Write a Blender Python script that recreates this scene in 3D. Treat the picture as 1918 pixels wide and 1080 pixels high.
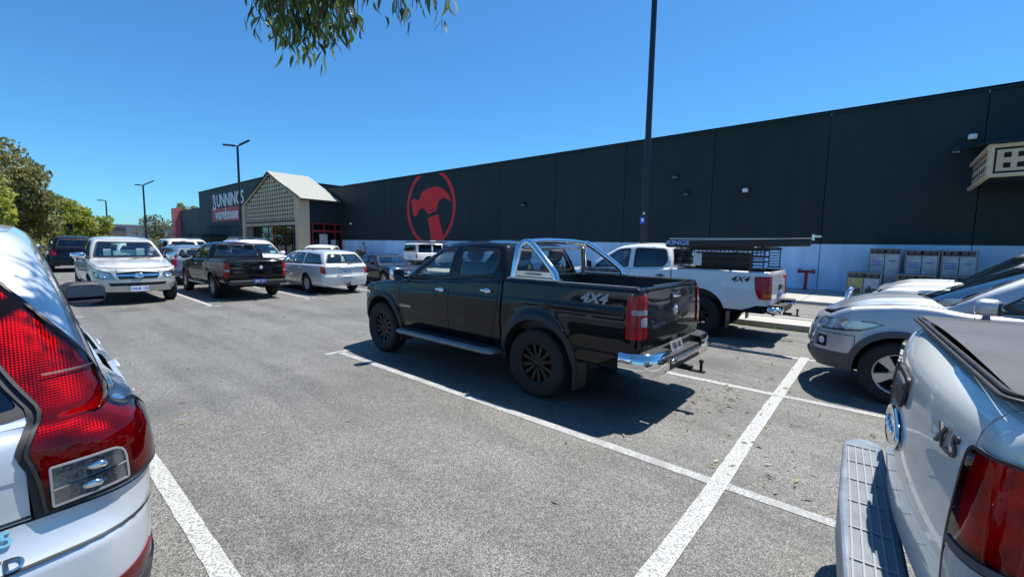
import bpy, bmesh, math, random
import numpy as np
from mathutils import Vector, Matrix
from mathutils.geometry import delaunay_2d_cdt

R = math.radians
for _o in list(bpy.data.objects):
    bpy.data.objects.remove(_o)
SC = bpy.context.scene
COL = SC.collection

# ------------------------------------------------------------------ camera
CAM_H = 1.72
_yaw, _pitch, _roll = R(49.293), R(-5.621), R(0.991)
cam = bpy.data.cameras.new('camera')
cam.sensor_fit = 'HORIZONTAL'
cam.sensor_width = 36.0
cam.lens = 36.0 * 808.8 / 1918.0
cam.clip_start = 0.05
cam.clip_end = 3000
camo = bpy.data.objects.new('camera', cam)
COL.objects.link(camo)
_f = Vector((math.sin(_yaw) * math.cos(_pitch), math.cos(_yaw) * math.cos(_pitch), math.sin(_pitch)))
_r = Vector((math.cos(_yaw), -math.sin(_yaw), 0))
_u = _r.cross(_f)
_r2 = _r * math.cos(_roll) + _u * math.sin(_roll)
_u2 = -_r * math.sin(_roll) + _u * math.cos(_roll)
camo.matrix_world = Matrix(((_r2.x, _u2.x, -_f.x, 0), (_r2.y, _u2.y, -_f.y, 0), (_r2.z, _u2.z, -_f.z, CAM_H), (0, 0, 0, 1)))
SC.camera = camo

# ------------------------------------------------------------------ light
SUN = Vector((0.538, -0.119, 1.339)).normalized()
SUN_EL = math.asin(SUN.z)
SUN_AZ = math.atan2(SUN.x, SUN.y)          # clockwise from +Y
world = bpy.data.worlds.new('World')
SC.world = world
world.use_nodes = True
_nt = world.node_tree
_nt.nodes.clear()
_sky = _nt.nodes.new('ShaderNodeTexSky')
_sky.sky_type = 'NISHITA'
_sky.sun_disc = False
_sky.sun_elevation = SUN_EL
_sky.sun_rotation = SUN_AZ
_sky.altitude = 0
_sky.air_density = 1.0
_sky.dust_density = 0.3
_sky.ozone_density = 3.0
_hs = _nt.nodes.new('ShaderNodeHueSaturation')
_hs.inputs['Saturation'].default_value = 1.0
_bg = _nt.nodes.new('ShaderNodeBackground')
_bg.inputs['Strength'].default_value = 0.11
_out = _nt.nodes.new('ShaderNodeOutputWorld')
_nt.links.new(_sky.outputs[0], _hs.inputs['Color'])
_tint = _nt.nodes.new('ShaderNodeMix')
_tint.data_type = 'RGBA'
_tint.blend_type = 'MULTIPLY'
_tint.inputs[0].default_value = 1.0
_tint.inputs[7].default_value = (0.34, 0.73, 1.0, 1)      # the camera's white balance: a deep azure sky
_nt.links.new(_hs.outputs[0], _tint.inputs[6])
_nt.links.new(_tint.outputs[2], _bg.inputs['Color'])
_nt.links.new(_bg.outputs[0], _out.inputs['Surface'])
sl = bpy.data.lights.new('sun', 'SUN')
sl.energy = 5.0
sl.angle = R(0.53)
sl.color = (1.0, 0.965, 0.90)
slo = bpy.data.objects.new('sun', sl)
COL.objects.link(slo)
slo.rotation_euler = SUN.to_track_quat('Z', 'Y').to_euler()
slo.location = (10, -5, 40)
SC.view_settings.view_transform = 'Standard'
SC.view_settings.look = 'None'
SC.view_settings.exposure = 0.6
SC.view_settings.gamma = 1.0
SC.view_settings.use_curve_mapping = False
SC.cycles.use_denoising = True
SC.cycles.max_bounces = 10
SC.cycles.transparent_max_bounces = 16
SC.cycles.caustics_reflective = False
SC.cycles.caustics_refractive = False
SC.cycles.sample_clamp_indirect = 6.0

# ------------------------------------------------------------------ materials
MATS = {}

def new_mat(name):
    m = bpy.data.materials.new(name)
    m.use_nodes = True
    nt = m.node_tree
    b = nt.nodes['Principled BSDF']
    MATS[name] = m
    return m, nt, b

def ramp(nt, fac, stops):
    n = nt.nodes.new('ShaderNodeValToRGB')
    e = n.color_ramp.elements
    while len(e) > 1:
        e.remove(e[-1])
    for i, (p, c) in enumerate(stops):
        el = e[0] if i == 0 else e.new(p)
        el.position = p
        el.color = (c, c, c, 1) if isinstance(c, (int, float)) else (c[0], c[1], c[2], 1)
    nt.links.new(fac, n.inputs[0])
    return n

def noise(nt, scale, detail=3, rough=0.55, vec=None, dist=0):
    n = nt.nodes.new('ShaderNodeTexNoise')
    n.inputs['Scale'].default_value = scale
    n.inputs['Detail'].default_value = detail
    n.inputs['Roughness'].default_value = rough
    n.inputs['Distortion'].default_value = dist
    if vec is None:
        tc = nt.nodes.new('ShaderNodeTexCoord')
        vec = tc.outputs['Object']
    nt.links.new(vec, n.inputs['Vector'])
    return n.outputs['Fac']

def mixc(nt, fac, a, b, mode='MIX'):
    n = nt.nodes.new('ShaderNodeMix')
    n.data_type = 'RGBA'
    n.blend_type = mode
    for sock, v in ((n.inputs[0], fac), (n.inputs[6], a), (n.inputs[7], b)):
        if isinstance(v, (int, float)):
            sock.default_value = v
        elif isinstance(v, tuple):
            sock.default_value = (v[0], v[1], v[2], 1)
        else:
            nt.links.new(v, sock)
    return n.outputs[2]

def bump(nt, b, h, strength=0.3, dist=0.01):
    n = nt.nodes.new('ShaderNodeBump')
    n.inputs['Strength'].default_value = strength
    n.inputs['Distance'].default_value = dist
    nt.links.new(h, n.inputs['Height'])
    nt.links.new(n.outputs[0], b.inputs['Normal'])

def simple(name, col, rough=0.5, metal=0.0, coat=0.0, var=0.0, vscale=8, spec=0.5):
    if name in MATS:
        return MATS[name]
    m, nt, b = new_mat(name)
    b.inputs['Base Color'].default_value = (*col, 1)
    b.inputs['Roughness'].default_value = rough
    b.inputs['Metallic'].default_value = metal
    b.inputs['Coat Weight'].default_value = coat
    b.inputs['Coat Roughness'].default_value = 0.04
    b.inputs['Specular IOR Level'].default_value = spec
    if var:
        n = noise(nt, vscale, 5, 0.65)
        c = ramp(nt, n, [(0.3, tuple(v * (1 - var) for v in col)), (0.7, tuple(min(1, v * (1 + var)) for v in col))])
        nt.links.new(c.outputs[0], b.inputs['Base Color'])
        rr = ramp(nt, n, [(0.3, max(0.02, rough - 0.1)), (0.7, min(1, rough + 0.12))])
        nt.links.new(rr.outputs[0], b.inputs['Roughness'])
    return m

def paint(name, col, metal=0.0, rough=0.4, dust=0.25):
    """car paint: clear coat over the colour, a film of road dust that breaks up the gloss"""
    if name in MATS:
        return MATS[name]
    m, nt, b = new_mat(name)
    b.inputs['Metallic'].default_value = metal
    b.inputs['Coat Weight'].default_value = 1.0
    b.inputs['Coat IOR'].default_value = 1.5
    if max(col) < 0.05:
        b.inputs['Specular IOR Level'].default_value = 0.05
        b.inputs['Coat Weight'].default_value = 0.75
    n = noise(nt, 3.0, 6, 0.7)
    n2 = noise(nt, 55.0, 3, 0.7)
    d = ramp(nt, n, [(0.42, 0.0), (0.8, dust)])
    nt.links.new(mixc(nt, d.outputs[0], tuple(col), (0.25, 0.23, 0.2)), b.inputs['Base Color'])
    rr = ramp(nt, n, [(0.3, rough), (0.75, min(1, rough + 0.15))])
    nt.links.new(rr.outputs[0], b.inputs['Roughness'])
    cr = ramp(nt, n2, [(0.3, 0.02), (0.8, 0.07)])
    nt.links.new(cr.outputs[0], b.inputs['Coat Roughness'])
    return m

def glass(name, tint, f0=0.09):
    if name in MATS:
        return MATS[name]
    m, nt, b = new_mat(name)
    nt.nodes.remove(b)
    t = nt.nodes.new('ShaderNodeBsdfTransparent')
    t.inputs[0].default_value = (*tint, 1)
    g = nt.nodes.new('ShaderNodeBsdfGlossy')
    g.inputs['Roughness'].default_value = 0.015
    g.inputs['Color'].default_value = (0.95, 0.97, 1, 1)
    lw = nt.nodes.new('ShaderNodeLayerWeight')      # same reflectance from both faces of the pane
    lw.inputs[0].default_value = 0.5
    pw = nt.nodes.new('ShaderNodeMath')
    pw.operation = 'POWER'
    pw.inputs[1].default_value = 4.5
    nt.links.new(lw.outputs['Facing'], pw.inputs[0])
    fr = nt.nodes.new('ShaderNodeMath')
    fr.operation = 'MULTIPLY_ADD'
    fr.inputs[1].default_value = 1.0 - f0
    fr.inputs[2].default_value = f0
    nt.links.new(pw.outputs[0], fr.inputs[0])
    mx = nt.nodes.new('ShaderNodeMixShader')
    nt.links.new(fr.outputs[0], mx.inputs[0])
    nt.links.new(t.outputs[0], mx.inputs[1])
    nt.links.new(g.outputs[0], mx.inputs[2])
    nt.links.new(mx.outputs[0], nt.nodes['Material Output'].inputs[0])
    return m

def lens(name, col, scale=60, strength=0.25):
    """moulded lamp plastic: saturated colour, glossy coat, fine prism relief below it"""
    if name in MATS:
        return MATS[name]
    m, nt, b = new_mat(name)
    b.inputs['Roughness'].default_value = 0.3
    b.inputs['Specular IOR Level'].default_value = 0.2
    b.inputs['Coat Weight'].default_value = 0.45
    b.inputs['Coat Roughness'].default_value = 0.02
    b.inputs['Subsurface Weight'].default_value = 0.0
    tc = nt.nodes.new('ShaderNodeTexCoord')
    w = nt.nodes.new('ShaderNodeTexVoronoi')
    w.feature = 'F1'
    w.distance = 'CHEBYCHEV'
    w.inputs['Scale'].default_value = scale
    w.inputs['Randomness'].default_value = 0.15
    nt.links.new(tc.outputs['Object'], w.inputs['Vector'])
    nz = noise(nt, 7, 2)
    cc = ramp(nt, w.outputs['Distance'], [(0.05, tuple(v * 0.75 for v in col)), (0.55, tuple(min(1, v * 1.15) for v in col))])  # shading of the lens depth is put into the colour as cells
    c2 = ramp(nt, nz, [(0.35, 0.55), (0.65, 1.0)])
    nt.links.new(mixc(nt, 1.0, cc.outputs[0], c2.outputs[0], 'MULTIPLY'), b.inputs['Base Color'])
    bump(nt, b, w.outputs['Distance'], strength, 0.003)
    return m

M_BLACKPL = simple('black_plastic', (0.022, 0.022, 0.024), 0.55, var=0.25, vscale=20)
M_GREYPL = simple('grey_plastic', (0.075, 0.078, 0.085), 0.6, var=0.2, vscale=14)
M_DARK = simple('void_black', (0.006, 0.006, 0.007), 0.9)
M_TYRE = simple('tyre_rubber', (0.018, 0.018, 0.019), 0.85, var=0.35, vscale=10)
M_CHROME = simple('chrome', (0.78, 0.79, 0.8), 0.07, 1.0)
M_STEEL = simple('brushed_steel', (0.62, 0.63, 0.64), 0.17, 1.0, var=0.06, vscale=30)
M_ALLOY = simple('alloy_silver', (0.5, 0.51, 0.53), 0.28, 0.9, var=0.12, vscale=15)
M_RIMBLK = simple('satin_black_alloy', (0.012, 0.012, 0.013), 0.4, 0.2)
M_RED = lens('red_lens', (0.46, 0.004, 0.010), 150, 0.15)
M_REDD = lens('dark_red_lens', (0.13, 0.002, 0.005), 170, 0.15)
M_REDGL2 = glass('bright_red_lamp_glass', (0.85, 0.014, 0.022), 0.03)
M_REDGL = glass('red_lamp_glass', (0.55, 0.006, 0.012), 0.03)
M_AMBER = lens('amber_lens', (0.75, 0.16, 0.01))
M_CLEAR = lens('clear_lens', (0.40, 0.42, 0.45), 120, 0.5)
M_REFL = simple('lamp_reflector', (0.78, 0.79, 0.80), 0.22, 0.45, var=0.12, vscale=25)
M_GLASS = glass('window_glass', (0.82, 0.90, 0.87))
M_TINT = glass('tinted_glass', (0.05, 0.055, 0.055))
M_TINT2 = glass('half_tinted_glass', (0.42, 0.47, 0.46))
M_LENSGL = glass('headlamp_glass', (0.92, 0.95, 0.96))
M_MIRROR = simple('mirror_glass', (0.22, 0.26, 0.34), 0.02, 1.0)
M_SEAT = simple('seat_cloth', (0.035, 0.036, 0.04), 0.9, var=0.2, vscale=40)
M_SEATG = simple('grey_seat_cloth', (0.14, 0.14, 0.145), 0.9, var=0.2, vscale=40)
M_DASH = simple('dash_plastic', (0.03, 0.03, 0.032), 0.7, var=0.2)
M_CHASSIS = simple('chassis_black', (0.012, 0.012, 0.012), 0.8)
M_PLATE = simple('plate_white', (0.72, 0.74, 0.76), 0.4)
M_PLATEB = simple('plate_blue', (0.03, 0.07, 0.3), 0.4)
M_WHITEPR = simple('white_print', (0.75, 0.76, 0.78), 0.45)
M_GREYPR = simple('grey_print', (0.32, 0.325, 0.33), 0.4, 0.1)
M_DKPR = simple('dark_grey_print', (0.07, 0.07, 0.075), 0.35, 0.3)
M_BLUEPR = simple('blue_print', (0.02, 0.09, 0.5), 0.4)
M_REDPR = simple('red_print', (0.5, 0.02, 0.02), 0.45)
M_BADGE = simple('badge_blue', (0.01, 0.025, 0.12), 0.2, coat=1)

# ------------------------------------------------------------------ object helpers
def link(name, me, mat=None, parent=None, loc=None, rot=None):
    o = bpy.data.objects.new(name, me)
    COL.objects.link(o)
    if mat is not None and me is not None and not me.materials:
        me.materials.append(mat)
    if parent is not None:
        o.parent = parent
    if loc is not None:
        o.location = loc
    if rot is not None:
        o.rotation_euler = rot
    return o

def tag(o, label=None, cat=None, group=None, kind=None):
    if label: o['label'] = label
    if cat: o['category'] = cat
    if group: o['group'] = group
    if kind: o['kind'] = kind
    return o

def empty(name, loc=(0, 0, 0), rz=0):
    o = bpy.data.objects.new(name, None)
    COL.objects.link(o)
    o.location = loc
    o.rotation_euler = (0, 0, rz)
    o.empty_display_size = 0.2
    return o

def copy_tree(o, parent=None):
    c = o.copy()
    COL.objects.link(c)
    c.parent = parent
    for ch in list(o.children):
        copy_tree(ch, c)
    return c

class MB:
    """collects shapes into one mesh"""
    def __init__(self):
        self.v, self.f, self.sm = [], [], []

    def add(self, vs, fs, smooth=False):
        o = len(self.v)
        self.v += [tuple(p) for p in vs]
        self.f += [tuple(i + o for i in f) for f in fs]
        self.sm += [smooth] * len(fs)
        return self

    def box(self, c, s, rz=0, M=None, taper=None):
        x, y, z = s[0] / 2, s[1] / 2, s[2] / 2
        tx, ty = taper or (1, 1)
        vs = [(-x, -y, -z), (x, -y, -z), (x, y, -z), (-x, y, -z), (-x * tx, -y * ty, z), (x * tx, -y * ty, z), (x * tx, y * ty, z), (-x * tx, y * ty, z)]
        if M is None:
            cr, sr = math.cos(rz), math.sin(rz)
            vs = [(a * cr - b * sr + c[0], a * sr + b * cr + c[1], d + c[2]) for a, b, d in vs]
        else:
            vs = [tuple(M @ Vector((a + c[0], b + c[1], d + c[2]))) for a, b, d in vs]
        return self.add(vs, [(3, 2, 1, 0), (4, 5, 6, 7), (0, 1, 5, 4), (1, 2, 6, 5), (2, 3, 7, 6), (3, 0, 4, 7)])

    def bar(self, a, b, w, h=None, up=(0, 0, 1)):
        a, b = Vector(a), Vector(b)
        d = b - a
        L = d.length
        d.normalize()
        upv = Vector(up)
        if abs(d.dot(upv)) > 0.98:
            upv = Vector((1, 0, 0))
        s = d.cross(upv).normalized()
        t = s.cross(d)
        h = h or w
        vs = []
        for p in (a, b):
            for i, j in ((-1, -1), (1, -1), (1, 1), (-1, 1)):
                vs.append(tuple(p + s * (i * w / 2) + t * (j * h / 2)))
        return self.add(vs, [(3, 2, 1, 0), (4, 5, 6, 7), (0, 1, 5, 4), (1, 2, 6, 5), (2, 3, 7, 6), (3, 0, 4, 7)])

    def tube(self, path, r, n=10, caps=True):
        P = [Vector(p) for p in path]
        rs = r if isinstance(r, (list, tuple)) else [r] * len(P)
        vs, fs = [], []
        ref = None
        for i, p in enumerate(P):
            if i == 0: d = P[1] - P[0]
            elif i == len(P) - 1: d = P[-1] - P[-2]
            else: d = (P[i + 1] - P[i]).normalized() + (P[i] - P[i - 1]).normalized()
            d.normalize()
            if ref is None:
                ref = Vector((0, 0, 1)) if abs(d.z) < 0.9 else Vector((1, 0, 0))
            s = d.cross(ref)
            if s.length < 1e-4:
                s = d.cross(Vector((0.3, 0.9, 0.1)))
            s.normalize()
            ref = s.cross(d)
            for k in range(n):
                a = 2 * math.pi * k / n
                vs.append(tuple(p + (s * math.cos(a) + ref * math.sin(a)) * rs[i]))
        for i in range(len(P) - 1):
            for k in range(n):
                k2 = (k + 1) % n
                fs.append((i * n + k2, i * n + k, (i + 1) * n + k, (i + 1) * n + k2))
        self.add(vs, fs, True)
        if caps:
            self.add(vs[:n], [tuple(range(n))])
            self.add(vs[-n:], [tuple(reversed(range(n)))])
        return self

    def lathe(self, prof, c=(0, 0, 0), axis='y', n=32, smooth=True):
        """prof: list of (radius, axial)"""
        vs, fs = [], []
        for (r, a) in prof:
            for k in range(n):
                t = 2 * math.pi * k / n
                u, w = r * math.cos(t), r * math.sin(t)
                p = {'y': (u, a, w), 'z': (u, w, a), 'x': (a, u, w)}[axis]
                vs.append((p[0] + c[0], p[1] + c[1], p[2] + c[2]))
        for i in range(len(prof) - 1):
            for k in range(n):
                k2 = (k + 1) % n
                q = (i * n + k, i * n + k2, (i + 1) * n + k2, (i + 1) * n + k)
                fs.append(q if axis == 'z' or axis == 'x' else tuple(reversed(q)))
        return self.add(vs, fs, smooth)

    def rbox(self, c, s, p=4.0, n=14, M=None):
        """rounded box: superellipsoid with exponent p"""
        vs, fs = [], []
        e = 2.0 / p
        sg = lambda v: (abs(v) ** e) * (1 if v >= 0 else -1)
        rows = n // 2 + 1
        for i in range(rows + 1):
            ph = -math.pi / 2 + math.pi * i / rows
            for k in range(2 * n):
                th = math.pi * k / n
                q = (sg(math.cos(ph)) * sg(math.cos(th)) * s[0] / 2, sg(math.cos(ph)) * sg(math.sin(th)) * s[1] / 2, sg(math.sin(ph)) * s[2] / 2)
                q = Vector(q)
                if M is not None:
                    q = M @ q
                vs.append((q.x + c[0], q.y + c[1], q.z + c[2]))
        m = 2 * n
        for i in range(rows):
            for k in range(m):
                k2 = (k + 1) % m
                fs.append((i * m + k, i * m + k2, (i + 1) * m + k2, (i + 1) * m + k))
        return self.add(vs, fs, True)

    def prism(self, poly, h, M=None):
        """polygon (x,y) extruded along z from 0 to h, then moved by M"""
        n = len(poly)
        ar = sum(poly[i][0] * poly[(i + 1) % n][1] - poly[(i + 1) % n][0] * poly[i][1] for i in range(n))
        if ar < 0:
            poly = poly[::-1]
        vs = [Vector((x, y, 0)) for x, y in poly] + [Vector((x, y, h)) for x, y in poly]
        if M is not None:
            vs = [M @ v for v in vs]
        fs = [tuple(reversed(range(n))), tuple(range(n, 2 * n))]
        fs += [(i, (i + 1) % n, n + (i + 1) % n, n + i) for i in range(n)]
        return self.add(vs, fs)

    def mesh(self, name='m', bevel=0, weld=False):
        me = bpy.data.meshes.new(name)
        me.from_pydata(self.v, [], self.f)
        me.polygons.foreach_set('use_smooth', self.sm)
        if weld:
            bm = bmesh.new()
            bm.from_mesh(me)
            bmesh.ops.remove_doubles(bm, verts=bm.verts, dist=1e-4)
            bm.to_mesh(me)
            bm.free()
        if bevel:
            bm = bmesh.new()
            bm.from_mesh(me)
            bmesh.ops.remove_doubles(bm, verts=bm.verts, dist=1e-5)
            ed = [e for e in bm.edges if len(e.link_faces) == 2 and e.calc_face_angle(0) > 0.6]
            bmesh.ops.bevel(bm, geom=ed, offset=bevel, segments=2, profile=0.5, affect='EDGES')
            bm.to_mesh(me)
            bm.free()
        me.update()
        return me

    def build(self, name, mat, parent=None, loc=None, rot=None, bevel=0):
        return link(name, self.mesh(name, bevel), mat, parent, loc, rot)

def text_mesh(body, size, extrude=0.002, shear=0.0, width=1.0, bold=0.0, align='CENTER', spacing=1.0):
    cu = bpy.data.curves.new('lettering', 'FONT')
    cu.body = body
    cu.size = size
    cu.extrude = extrude
    cu.shear = shear
    cu.offset = bold
    cu.space_character = spacing
    cu.align_x = align
    cu.align_y = 'CENTER'
    cu.resolution_u = 3
    o = bpy.data.objects.new('lettering', cu)
    COL.objects.link(o)
    bpy.context.view_layer.update()
    dg = bpy.context.evaluated_depsgraph_get()
    me = bpy.data.meshes.new_from_object(o.evaluated_get(dg))
    bpy.data.objects.remove(o)
    bpy.data.curves.remove(cu)
    if width != 1.0:
        me.transform(Matrix.Diagonal((width, 1, 1, 1)))
    me.materials.clear()
    return me

def frame_matrix(origin, xdir, ydir):
    x = Vector(xdir).normalized()
    y = Vector(ydir).normalized()
    z = x.cross(y).normalized()
    y = z.cross(x)
    o = Vector(origin)
    return Matrix(((x.x, y.x, z.x, o.x), (x.y, y.y, z.y, o.y), (x.z, y.z, z.z, o.z), (0, 0, 0, 1)))

def text_on(name, body, size, M, mat, parent, **kw):
    me = text_mesh(body, size, **kw)
    me.transform(M)
    return link(name, me, mat, parent)

# ------------------------------------------------------------------ 2-D polygon tools
def area2(p):
    p = np.asarray(p)
    return 0.5 * np.sum(p[:, 0] * np.roll(p[:, 1], -1) - np.roll(p[:, 0], -1) * p[:, 1])

def ccw(p):
    return p if area2(p) > 0 else p[::-1]

def dens(p, step, closed=True):
    out = []
    n = len(p)
    for i in range(n if closed else n - 1):
        a, b = np.array(p[i], float), np.array(p[(i + 1) % n], float)
        k = max(1, int(math.ceil(np.hypot(*(b - a)) / step)))
        for j in range(k):
            out.append(a + (b - a) * j / k)
    if not closed:
        out.append(np.array(p[-1], float))
    return np.array(out)

def inset(p, d):
    p = np.asarray(ccw(np.asarray(p, float)))
    a = np.roll(p, 1, 0)
    b = np.roll(p, -1, 0)
    e1 = p - a
    e2 = b - p
    e1 /= np.maximum(np.hypot(e1[:, 0], e1[:, 1]), 1e-9)[:, None]
    e2 /= np.maximum(np.hypot(e2[:, 0], e2[:, 1]), 1e-9)[:, None]
    n1 = np.stack([-e1[:, 1], e1[:, 0]], 1)
    n2 = np.stack([-e2[:, 1], e2[:, 0]], 1)
    m = n1 + n2
    k = np.maximum(0.35, 1 + (n1 * n2).sum(1))
    return p + m / k[:, None] * d

def rnd(p, r, n=4):
    p = [np.array(q[:2], float) for q in p]
    out = []
    N = len(p)
    for i in range(N):
        a, b, c = p[i - 1], p[i], p[(i + 1) % N]
        ri = r[i] if isinstance(r, (list, tuple)) else r
        la, lc = np.hypot(*(a - b)), np.hypot(*(c - b))
        t = min(ri, 0.45 * la, 0.45 * lc)
        if t < 1e-4:
            out.append(b)
            continue
        p0, p2 = b + (a - b) / la * t, b + (c - b) / lc * t
        for k in range(n + 1):
            u = k / n
            out.append((1 - u) ** 2 * p0 + 2 * u * (1 - u) * b + u * u * p2)
    return np.array(out)

def circ(cx, cy, r, n=40, ry=None):
    return np.array([(cx + r * math.cos(2 * math.pi * k / n), cy + (ry or r) * math.sin(2 * math.pi * k / n)) for k in range(n)])

def inside(pts, poly):
    x, y = pts[:, 0], pts[:, 1]
    res = np.zeros(len(pts), bool)
    px, py = poly[:, 0], poly[:, 1]
    qx, qy = np.roll(px, -1), np.roll(py, -1)
    for i in range(len(poly)):
        if py[i] == qy[i]:
            continue
        c = ((py[i] > y) != (qy[i] > y))
        res ^= c & (x < (qx[i] - px[i]) * (y - py[i]) / (qy[i] - py[i]) + px[i])
    return res

def fill(outer, holes=(), step=0.06):
    """triangulate a polygon with holes, with an even scatter of inner points"""
    outer = np.asarray(outer, float)
    rings = [outer] + [np.asarray(h, float) for h in holes]
    pts, edges = [], []
    for rg in rings:
        o = len(pts)
        n = len(rg)
        pts += [Vector((q[0], q[1])) for q in rg]
        edges += [(o + i, o + (i + 1) % n) for i in range(n)]
    lo, hi = outer.min(0), outer.max(0)
    nx, ny = int((hi[0] - lo[0]) / step) + 1, int((hi[1] - lo[1]) / (step * 0.87)) + 1
    gx, gy = np.meshgrid(np.arange(nx + 1), np.arange(ny + 1))
    g = np.stack([lo[0] + (gx + 0.5 * (gy % 2)) * step, lo[1] + gy * step * 0.87], -1).reshape(-1, 2)
    if len(g):
        k = inside(g, outer)
        for h in rings[1:]:
            k &= ~inside(g, h)
        g = g[k]
        if len(g):
            al = np.concatenate(rings)
            keep = np.ones(len(g), bool)
            for i in range(0, len(g), 400):
                d = ((g[i:i + 400, None, :] - al[None]) ** 2).sum(-1).min(1)
                keep[i:i + 400] = d > (0.45 * step) ** 2
            g = g[keep]
        pts += [Vector((q[0], q[1])) for q in g]
    vs, _, fs = delaunay_2d_cdt(pts, edges, [], 0, 1e-5)[:3]
    V = np.array([(v.x, v.y) for v in vs])
    F = np.array([f for f in fs if len(f) == 3], int).reshape(-1, 3)
    c = V[F].mean(1)
    k = inside(c, outer)
    for h in rings[1:]:
        k &= ~inside(c, h)
    F = F[k]
    a, b, d = V[F[:, 0]], V[F[:, 1]], V[F[:, 2]]
    ar = (b[:, 0] - a[:, 0]) * (d[:, 1] - a[:, 1]) - (b[:, 1] - a[:, 1]) * (d[:, 0] - a[:, 0])
    F = F[np.abs(ar) > 1e-9]
    ar = ar[np.abs(ar) > 1e-9]
    F[ar < 0] = F[ar < 0][:, ::-1]
    used = np.unique(F)
    re = -np.ones(len(V), int)
    re[used] = np.arange(len(used))
    return V[used], re[F]

def surf(f, outer, holes=(), step=0.06, off=0.0, rim=0.02, name='panel', flip=False):
    """curved sheet: polygon in (a,b) mapped by f to space, smooth normals from f, turned-in edge"""
    V, F = fill(outer, holes, step)
    h = 0.003
    P = f(V[:, 0], V[:, 1])
    da = f(V[:, 0] + h, V[:, 1]) - f(V[:, 0] - h, V[:, 1])
    db = f(V[:, 0], V[:, 1] + h) - f(V[:, 0], V[:, 1] - h)
    N = np.cross(da, db)
    N /= np.maximum(np.linalg.norm(N, axis=1), 1e-12)[:, None]
    if flip:
        N = -N
        F = F[:, ::-1]
    P = P + N * off
    verts = [tuple(p) for p in P]
    faces = [tuple(int(i) for i in t) for t in F]
    ln = [tuple(N[i]) for t in F for i in t]
    if rim:
        cnt = {}
        for t in faces:
            for i in range(3):
                a, b = t[i], t[(i + 1) % 3]
                cnt[(a, b)] = 1
        bd = [(a, b) for (a, b) in cnt if (b, a) not in cnt]
        low = {}
        for e in bd:
            for i in e:
                if i not in low:
                    low[i] = len(verts)
                    verts.append(tuple(P[i] - N[i] * rim))
        for a, b in bd:
            faces.append((a, low[a], low[b], b))
            e = P[b] - P[a]
            q = np.cross(e, N[a])
            q /= max(np.linalg.norm(q), 1e-9)
            ln += [tuple(q)] * 4
    me = bpy.data.meshes.new(name)
    me.from_pydata(verts, [], faces)
    me.polygons.foreach_set('use_smooth', [True] * len(faces))
    me.normals_split_custom_set(ln)
    me.update()
    return me

def curve(pts, n=500):
    """smooth monotone interpolation through control points -> vectorised function"""
    pts = sorted(pts)
    x = np.array([p[0] for p in pts], float)
    y = np.array([p[1] for p in pts], float)
    if len(x) == 1:
        return lambda q: np.full(np.shape(q), y[0])
    h = np.diff(x)
    d = np.diff(y) / h
    m = np.zeros(len(x))
    m[0], m[-1] = d[0], d[-1]
    for i in range(1, len(x) - 1):
        if d[i - 1] * d[i] > 0:
            w1, w2 = 2 * h[i] + h[i - 1], h[i] + 2 * h[i - 1]
            m[i] = (w1 + w2) / (w1 / d[i - 1] + w2 / d[i])
    X = np.linspace(x[0], x[-1], n)
    k = np.clip(np.searchsorted(x, X) - 1, 0, len(x) - 2)
    t = (X - x[k]) / h[k]
    Y = (2 * t ** 3 - 3 * t ** 2 + 1) * y[k] + (t ** 3 - 2 * t ** 2 + t) * h[k] * m[k] + (-2 * t ** 3 + 3 * t ** 2) * y[k + 1] + (t ** 3 - t ** 2) * h[k] * m[k + 1]
    return lambda q: np.interp(q, X, Y)
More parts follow.
